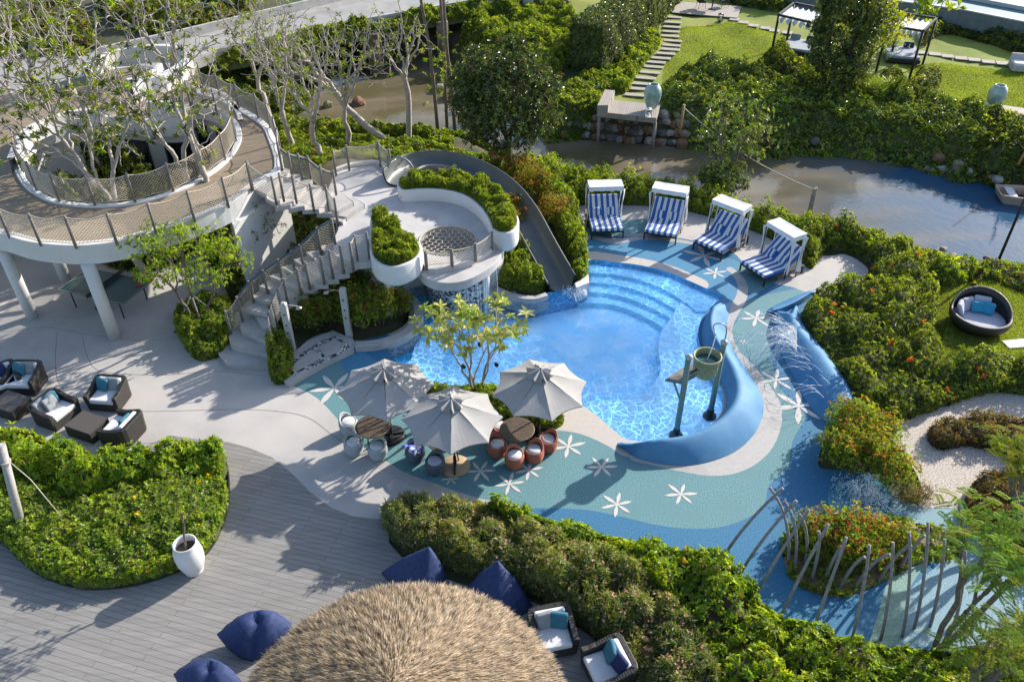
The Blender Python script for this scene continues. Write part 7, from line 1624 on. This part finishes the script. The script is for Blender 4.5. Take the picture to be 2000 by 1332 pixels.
# ---------------------------------------------------------------- posts and rope over the river
b = A(1578, 424, -.05); t = empty('rope_post', tuple(b), 0, 'wooden post with white bracket on the near river bank behind the hedge', 'post')
mb = MB(); mb.box((0, 0, .65), (.13, .13, 1.3)); mb.build('post', timber, t, bevel=.01)
mb = MB(); mb.tube([(.09, 0, 0), (.09, 0, 1.33), (.02, 0, 1.36), (-.05, 0, 1.34)], .025, 6); mb.build('bracket', pale_post, t)
pb_ = gz(1328, 257); tb = empty('bamboo_post', tuple(pb_), 0, 'yellow bamboo post on the far bank beside the dock', 'post'); mb = MB(); mb.tube([(0, 0, -.1), (.03, 0, 1.35)], .06, 9); mb.build('post', M('bamboo', (.42, .28, .11), .6, (.34, .22, .09), 4, 4), tb)
e1 = Vector(tb.location)+Vector((.03, 0, 1.2)); e2 = Vector(t.location)+Vector((0, 0, 1.25)); mb = MB(); mb.tube([e1.lerp(e2, k/14)-Vector((0, 0, 1.5*(k/14)*(1-k/14))) for k in range(15)], .022, 6); o = mb.build('rope', rope); tag(o, 'pale rope slung across the river between the bamboo post and the near post', 'rope')
pb_ = gz(1990, 318); tb = empty('bamboo_post', tuple(pb_), 0, 'yellow bamboo post at the right edge of the far bank', 'post'); mb = MB(); mb.tube([(0, 0, -.1), (.25, 0, 1.6)], .06, 9); mb.build('post', bpy.data.materials['bamboo'], tb)
# lamp post
b = A(1945, 521, -.1); t = empty('lamp_post', tuple(b), 0, 'black lamp post on the river shore near the right edge', 'lamp post')
mb = MB(); mb.tube([(0, 0, .1), (0, 0, 4.2)], [.055, .045], 10); mb.build('pole', black_metal, t)
mb = MB(); mb.lathe([(0, .16), (.14, .16), (.19, .12), (.2, 0), (0, 0)], (0, 0, 0), 18); mb.build('base', M('lamp_base', (.25, .32, .38), .6), t)
mb = MB(); mb.lathe([(.02, 0), (.12, .02), (.14, .28), (.18, .30), (.05, .40), (0, .42)], (0, 0, 4.2), 6); mb.build('lantern_head', black_metal, t)
# boat
b = A(2003, 385, -.5); t = empty('rowing_boat', (b.x-.1, b.y, -.75), R(-12), 'pale pink wooden boat with white seats at the right edge of the river', 'boat')
bm_ = M('boat_paint', (.45, .34, .27), .6, (.38, .27, .21), 4, 5); rows = []
for x, hw_, zb_ in ((-1.0, .50, .16), (-.9, .56, .08), (0, .68, 0), (1, .68, 0), (2.0, .5, .05), (2.5, .2, .25)):
    rows.append([(x-.12, -hw_, .5), (x, -hw_*.8, zb_), (x, hw_*.8, zb_), (x-.12, hw_, .5)])
mb = MB(); mb.grid(rows, False); mb.add(rows[0], [(3, 2, 1, 0)]); mb.build('hull', bm_, t, solid=.05)
for x in (-.55, .35, 1.3): mb = MB(); mb.box((x, 0, .40), (.34, 1.12, .04)); mb.build('seat', cushion, t)
# round wicker lounger
b = A(1912, 622, .3); t = empty('round_lounger', (b.x, b.y, 0), R(-30), 'round dark wicker lounger with lilac cushion and aqua pillows on the lawn', 'lounger'); RL = .98
mb = MB(); rows = []; N_ = 48
for r_, zf in ((.55, 0), (.80, .08), (.97, .30), (1.0, .46), (.97, .55), (.90, .56), (.86, .46)):
    rows.append([(RL*r_*math.cos(2*math.pi*i/N_), RL*r_*math.sin(2*math.pi*i/N_), zf*(1.0+.85*max(0, math.sin(2*math.pi*i/N_-.1)))) for i in range(N_)])
mb.grid(rows, True, True); mb.build('basket', wick_round, t)
mb = MB(); mb.lathe([(0, .36), (.5, .365), (.78, .35), (.86, .30), (.86, .22)], (0, 0, 0), 40); mb.build('cushion', lilac_fab, t)
for (x, y, m_, rz, s_) in ((-.45, .32, lilac_fab, 50, .46), (-.05, .55, lilac_fab, 10, .55), (-.15, .28, blue_fab, 25, .38), (.16, .36, blue_fab, -5, .42), (-.62, -.05, lilac_fab, 85, .46)):
    mb = MB(); mb.box((0, 0, 0), (s_, .15, s_)); o = mb.build('pillow', m_, t, bevel=.07, seg=3); o.location = (x, y, .56); o.rotation_euler = (R(-28), 0, R(rz))
sheet('lawn', [(1800,545),(1870,528),(1930,535),(2000,540),(2150,560),(2150,720),(2000,700),(1935,692),(1870,700),(1840,680),(1852,620),(1850,570)], .004, lawnm)
c = A(1993, 671, .03); mb = MB(); mb.box((0, 0, 0), (1.1, .42, .06)); o = mb.build('paving_slab', tile_w, bevel=.01); o.location = c; o.rotation_euler.z = R(8); tag(o, 'single white slab in the grass at the right edge below the round lounger', 'paving slab')
# gravel garden
sheet('gravel', [(1722,812),(1800,800),(1870,775),(1930,752),(2000,752),(2200,775),(2200,1010),(1950,990),(1838,992),(1795,988),(1800,950),(1770,890),(1735,850)], .006, gravelm)
DRY = [(.17,.10,.05),(.13,.11,.035),(.10,.055,.04),(.16,.15,.04),(.22,.15,.08)]
bed('dry_shrubs', AX(smooth_loop([(1812,848),(1830,835),(1870,828),(1930,822),(1990,835),(2100,860),(2200,960),(2100,960),(2000,905),(1930,880),(1880,872),(1840,880),(1818,868)], 3)), .6, 130, (.10, .025), DRY, None, .35, .2, 0, k=6, label='dry reddish brown shrub strip curving over the white gravel', cat='shrub bed', coremat=soil)
bed('dry_shrubs', AX(smooth_loop([(1885,1000),(1900,950),(1940,935),(2000,950),(2150,1000),(2150,1180),(2010,1110),(1960,1075),(1905,1040)], 3)), .65, 120, (.10, .03), DRY, None, .35, .2, 0, k=6, label='brown shrubs with pale buds at the right edge below the gravel', cat='shrub bed', coremat=soil)
bed('lawn_edge_plants', AX(smooth_loop([(1900,560),(1930,545),(1990,570),(2100,600),(2100,560),(1990,520),(1900,525)], 3)), .35, 60, (.12, .05), YG+MG+DRY[:2], None, .4, .3, 0, k=6, label='patchy low plants on the shore round the lamp post', cat='ground cover', kind='stuff', coremat=soil)
# pebbles by the lower right
sheet('pebble_patch', [(1930,1240),(1960,1225),(2040,1230),(2150,1260),(2150,1300),(2000,1290),(1940,1275)], .01, M('blue_pebbles', (.35, .36, .42), .7, (.08, .10, .16), 22, 3, .8, 30))
# ---------------------------------------------------------------- top left: bridge, hedges, far paving
ZB = 2.3
br_ = empty('garden_bridge', (*A(650, 55, ZB)[:2], 0), 0, 'wide pale concrete bridge with low parapets crossing the river at the top', 'bridge'); o_ = Vector(br_.location)
nearE = resample([A(*p, ZB) for p in [(300,150),(395,112),(430,100),(560,74),(664,50),(800,26),(900,8),(1010,-12),(1150,-40)]], 30); farE = resample([A(*p, ZB) for p in [(200,110),(370,72),(480,45),(610,14),(700,-8),(900,-50),(1050,-80)]], 30)
rel = lambda P, dz=0: [(p[0]-o_.x, p[1]-o_.y, p[2]+dz) for p in P]
mb = MB(); mb.grid([rel(nearE, -.5), rel(nearE), rel(farE), rel(farE, -.5), rel(nearE, -.5)], False); mb.build('road_deck', M('bridge_concrete', (.36, .345, .33), .85, (.28, .27, .26), 1.2, 8, .1, 20, c3=(.22, .21, .20), scale3=.5, ramp3=(.5, .75)), br_)
for P_, s_ in ((nearE, 1), (farE, -1)):
    mb = MB(); P2_ = P_+np.array([0, .0, 0]); i0 = 0 if s_ == -1 else 0
    mb.grid([rel(P2_, 0), rel(P2_, .5 if s_ == -1 else .14), [(x, y+.3*s_, z) for x, y, z in rel(P2_, .5 if s_ == -1 else .14)], [(x, y+.3*s_, z) for x, y, z in rel(P2_, 0.002)]], False); mb.build('parapet', M('parapet_concrete', (.45, .435, .42), .85, (.34, .33, .32), 1.5, 8, .1, 20), br_)
for px, py in ((560,90),(720,60),(860,36)):
    c = A(px, py, ZB); mb = MB(); mb.box((c.x-o_.x, c.y-o_.y+2.2, .6), (.7, 2.6, 2.4)); mb.build('pier', rock_m, br_)
bed('hanging_hedge', AX(smooth_loop([(440,112),(560,88),(664,64),(800,38),(900,22),(1000,4),(1000,-6),(900,12),(800,28),(664,54),(560,76),(440,102)], 3), 2.2), .75, 130, (.15, .06), MG+YG[:2], None, .5, .25, 1.75, k=7, label='green hedge spilling along the near edge of the bridge', cat='hedge', core=.9)
bed('bank_shrubs', AX(smooth_loop([(380,120),(440,112),(560,100),(600,120),(560,150),(500,165),(430,175),(390,160)], 3), .3), .8, 60, (.16, .065), MG+DG+YG[:1], None, .7, .4, None, k=6, label='shrubs on the bank below the left end of the bridge', cat='shrub bed')
bed('bank_shrubs', AX(smooth_loop([(400,180),(430,150),(500,140),(560,125),(620,120),(640,145),(600,165),(600,205),(560,222),(520,215),(470,195)], 3), .1), .8, 60, (.15, .06), MG+DG+YG[:1], None, .7, .4, None, k=6, label='tangled greenery on the bank between the ring netting and the river', cat='shrub bed')
bed('bank_shrubs', AX(smooth_loop([(900,80),(960,50),(1040,30),(1110,40),(1120,80),(1100,140),(1060,170),(1000,120),(940,100)], 3), .6), 1.0, 60, (.16, .065), MG+YG[:2], None, .7, .4, None, k=6, label='bushy bank between the bridge and the tall hedge', cat='shrub bed')
bed('far_shrubs', AX(smooth_loop([(200,10),(330,-5),(480,-10),(500,20),(440,50),(380,66),(300,70),(230,50)], 3), .8), 1.2, 38, (.2, .08), MG+DG+YG[:1]+[(.4, .22, .1)], None, .9, .5, None, k=6, label='dark green shrub bank beyond the bridge road at the top left', cat='shrub bed')
bed('far_shrubs', AX(smooth_loop([(-100,30),(0,20),(120,25),(180,60),(170,110),(90,120),(-60,110)], 3), .5), .9, 34, (.2, .08), DG+DRY+MG[:2], None, .9, .5, None, k=6, label='reddish and green undergrowth at the top left corner', cat='shrub bed')
sheet('pavement', [(-300,20),(200,5),(400,60),(380,100),(330,150),(100,170),(-300,220)], .58, M('far_paving', (.34, .33, .33), .8, (.28, .27, .27), 1.2, 6), 2)
for px, py in ((1003,10),(1042,24)):
    c = gz(px, py); mb = MB(); mb.box((0, 0, .7), (1.6, .35, 1.5)); o = mb.build('garden_wall', white_wall, bevel=.02); o.location = c; o.rotation_euler.z = R(12); tag(o, ('upper' if px < 1020 else 'lower')+' stretch of white garden wall between bridge and tall hedge', 'wall')
# villa terrace and plunge pool at the top right
wv = [gz(1475, 8), gz(1650, 30), gz(1861, 62), gz(2000, 92), gz(2150, 122)]
t = empty('villa_terrace', (wv[2].x, wv[2].y, 0), 0, 'grey blue terrace wall with plunge pool behind it at the top right corner', 'terrace wall'); o_ = Vector(t.location)
grw = M('slate_wall', (.16, .19, .20), .7, (.11, .14, .15), 2.5, 6, .2, 10)
zw = 2.15; fw = [(p.x-o_.x, p.y-o_.y) for p in wv]; bwk = [(x-.8, y+.35) for x, y in fw]
mb = MB(); mb.grid([[(x, y, .3) for x, y in fw], [(x, y, zw) for x, y in fw], [(x+.02, y+.3, zw) for x, y in fw], [(x+.02, y+.3, .5) for x, y in fw]], False); mb.build('wall', grw, t)
mb = MB(); mb.grid([[(x, y-.05, zw+.003) for x, y in fw], [(x, y-.05, zw+.07) for x, y in fw], [(x, y+.32, zw+.07) for x, y in fw], [(x, y+.32, zw+.003) for x, y in fw]], False); mb.build('coping', tile_w, t)
mb = MB(); mb.grid([[(x, y+.3, zw-.12) for x, y in fw], [(x+1.2, y+3.6, zw-.12) for x, y in fw]], False); mb.build('water', M('dark_pool_water', (.012, .06, .09), .05, spec=.7), t)
mb = MB(); mb.grid([[(x+1.2, y+3.6, zw-.4) for x, y in fw], [(x+1.2, y+3.6, zw+.1) for x, y in fw], [(x+2, y+8, zw+.1) for x, y in fw]], False); mb.build('terrace', tile_w, t)

bed('well_plants', AX(inset([tuple(q) for q in smooth_loop([(150,430),(155,480),(200,512),(250,528),(320,522),(370,495),(405,455),(395,425),(350,408),(270,404),(200,415)], 3)], 1.0), 0), 2.3, 90, (.2, .07), MG+DG, None, .8, .4, 0, k=7, label='dense green plants on the ground inside the tree well', cat='shrub bed')

# grass on the lawns
def grass(poly, n, lab, z=None, L=.07):
    P = np.array(poly); lo, hi = P.min(0), P.max(0); x = rng.uniform(lo[0], hi[0], n); y = rng.uniform(lo[1], hi[1], n); m_ = inside(x, y, P); x, y = x[m_], y[m_]; k = len(x)
    zz = terrain_z(x, y)+.01 if z is None else np.full(k, z); D_ = np.stack([rng.normal(0, .6, k), rng.normal(0, .6, k), np.ones(k)], 1)
    pt = .5+.5*np.sin(x*1.3+np.sin(y*1.1)*2)*np.sin(y*.9+1)
    c_ = palette(k, [(.22, .29, .035), (.17, .25, .03), (.30, .33, .05)], None, .2, 3)*(.85+.3*pt[:, None])
    o = leaf_mesh('grass', np.stack([x, y, zz], 1), D_, rng.normal(size=(k, 3)), rng.uniform(.6, 1.2, k)*L, L*.22, c_, LEAF, None, (float(x.mean()), float(y.mean()), float(zz.mean())), fold=.05); tag(o, lab, 'grass', None, 'stuff')
grass(AX([(1815,560),(1860,535),(1950,545),(2050,565),(2150,600),(2150,715),(2000,697),(1935,689),(1850,705),(1815,660)], 0), 70000, 'short sunlit grass round the wicker lounger', .004)
grass(AX([(1330,60),(1430,50),(1530,75),(1520,130),(1450,160),(1340,165),(1290,185),(1300,120)], .7), 70000, 'sunlit lawn beside the long stepping stone path', None, .09)
grass(AX([(1770,130),(1850,125),(2050,150),(2100,240),(1900,230),(1800,200)], .7), 60000, 'lawn in front of the right gazebo', None, .09)

bed('shaded_shrubs', AX(smooth_loop([(1432,182),(1470,150),(1498,118),(1522,104),(1545,120),(1560,150),(1530,175),(1480,190)], 3), .6), .75, 60, (.15, .06), DG+MG, None, .6, .4, None, k=6, label='dark shrubs in front of the left gazebo at the lawn edge', cat='shrub bed')
bed('shaded_shrubs', AX(smooth_loop([(1775,175),(1800,150),(1822,140),(1835,165),(1815,190),(1790,200)], 3), .6), .8, 70, (.14, .04), DG+OLI, None, .5, .4, None, k=6, label='grey green shrub clump at the foot of the right gazebo', cat='shrub bed')
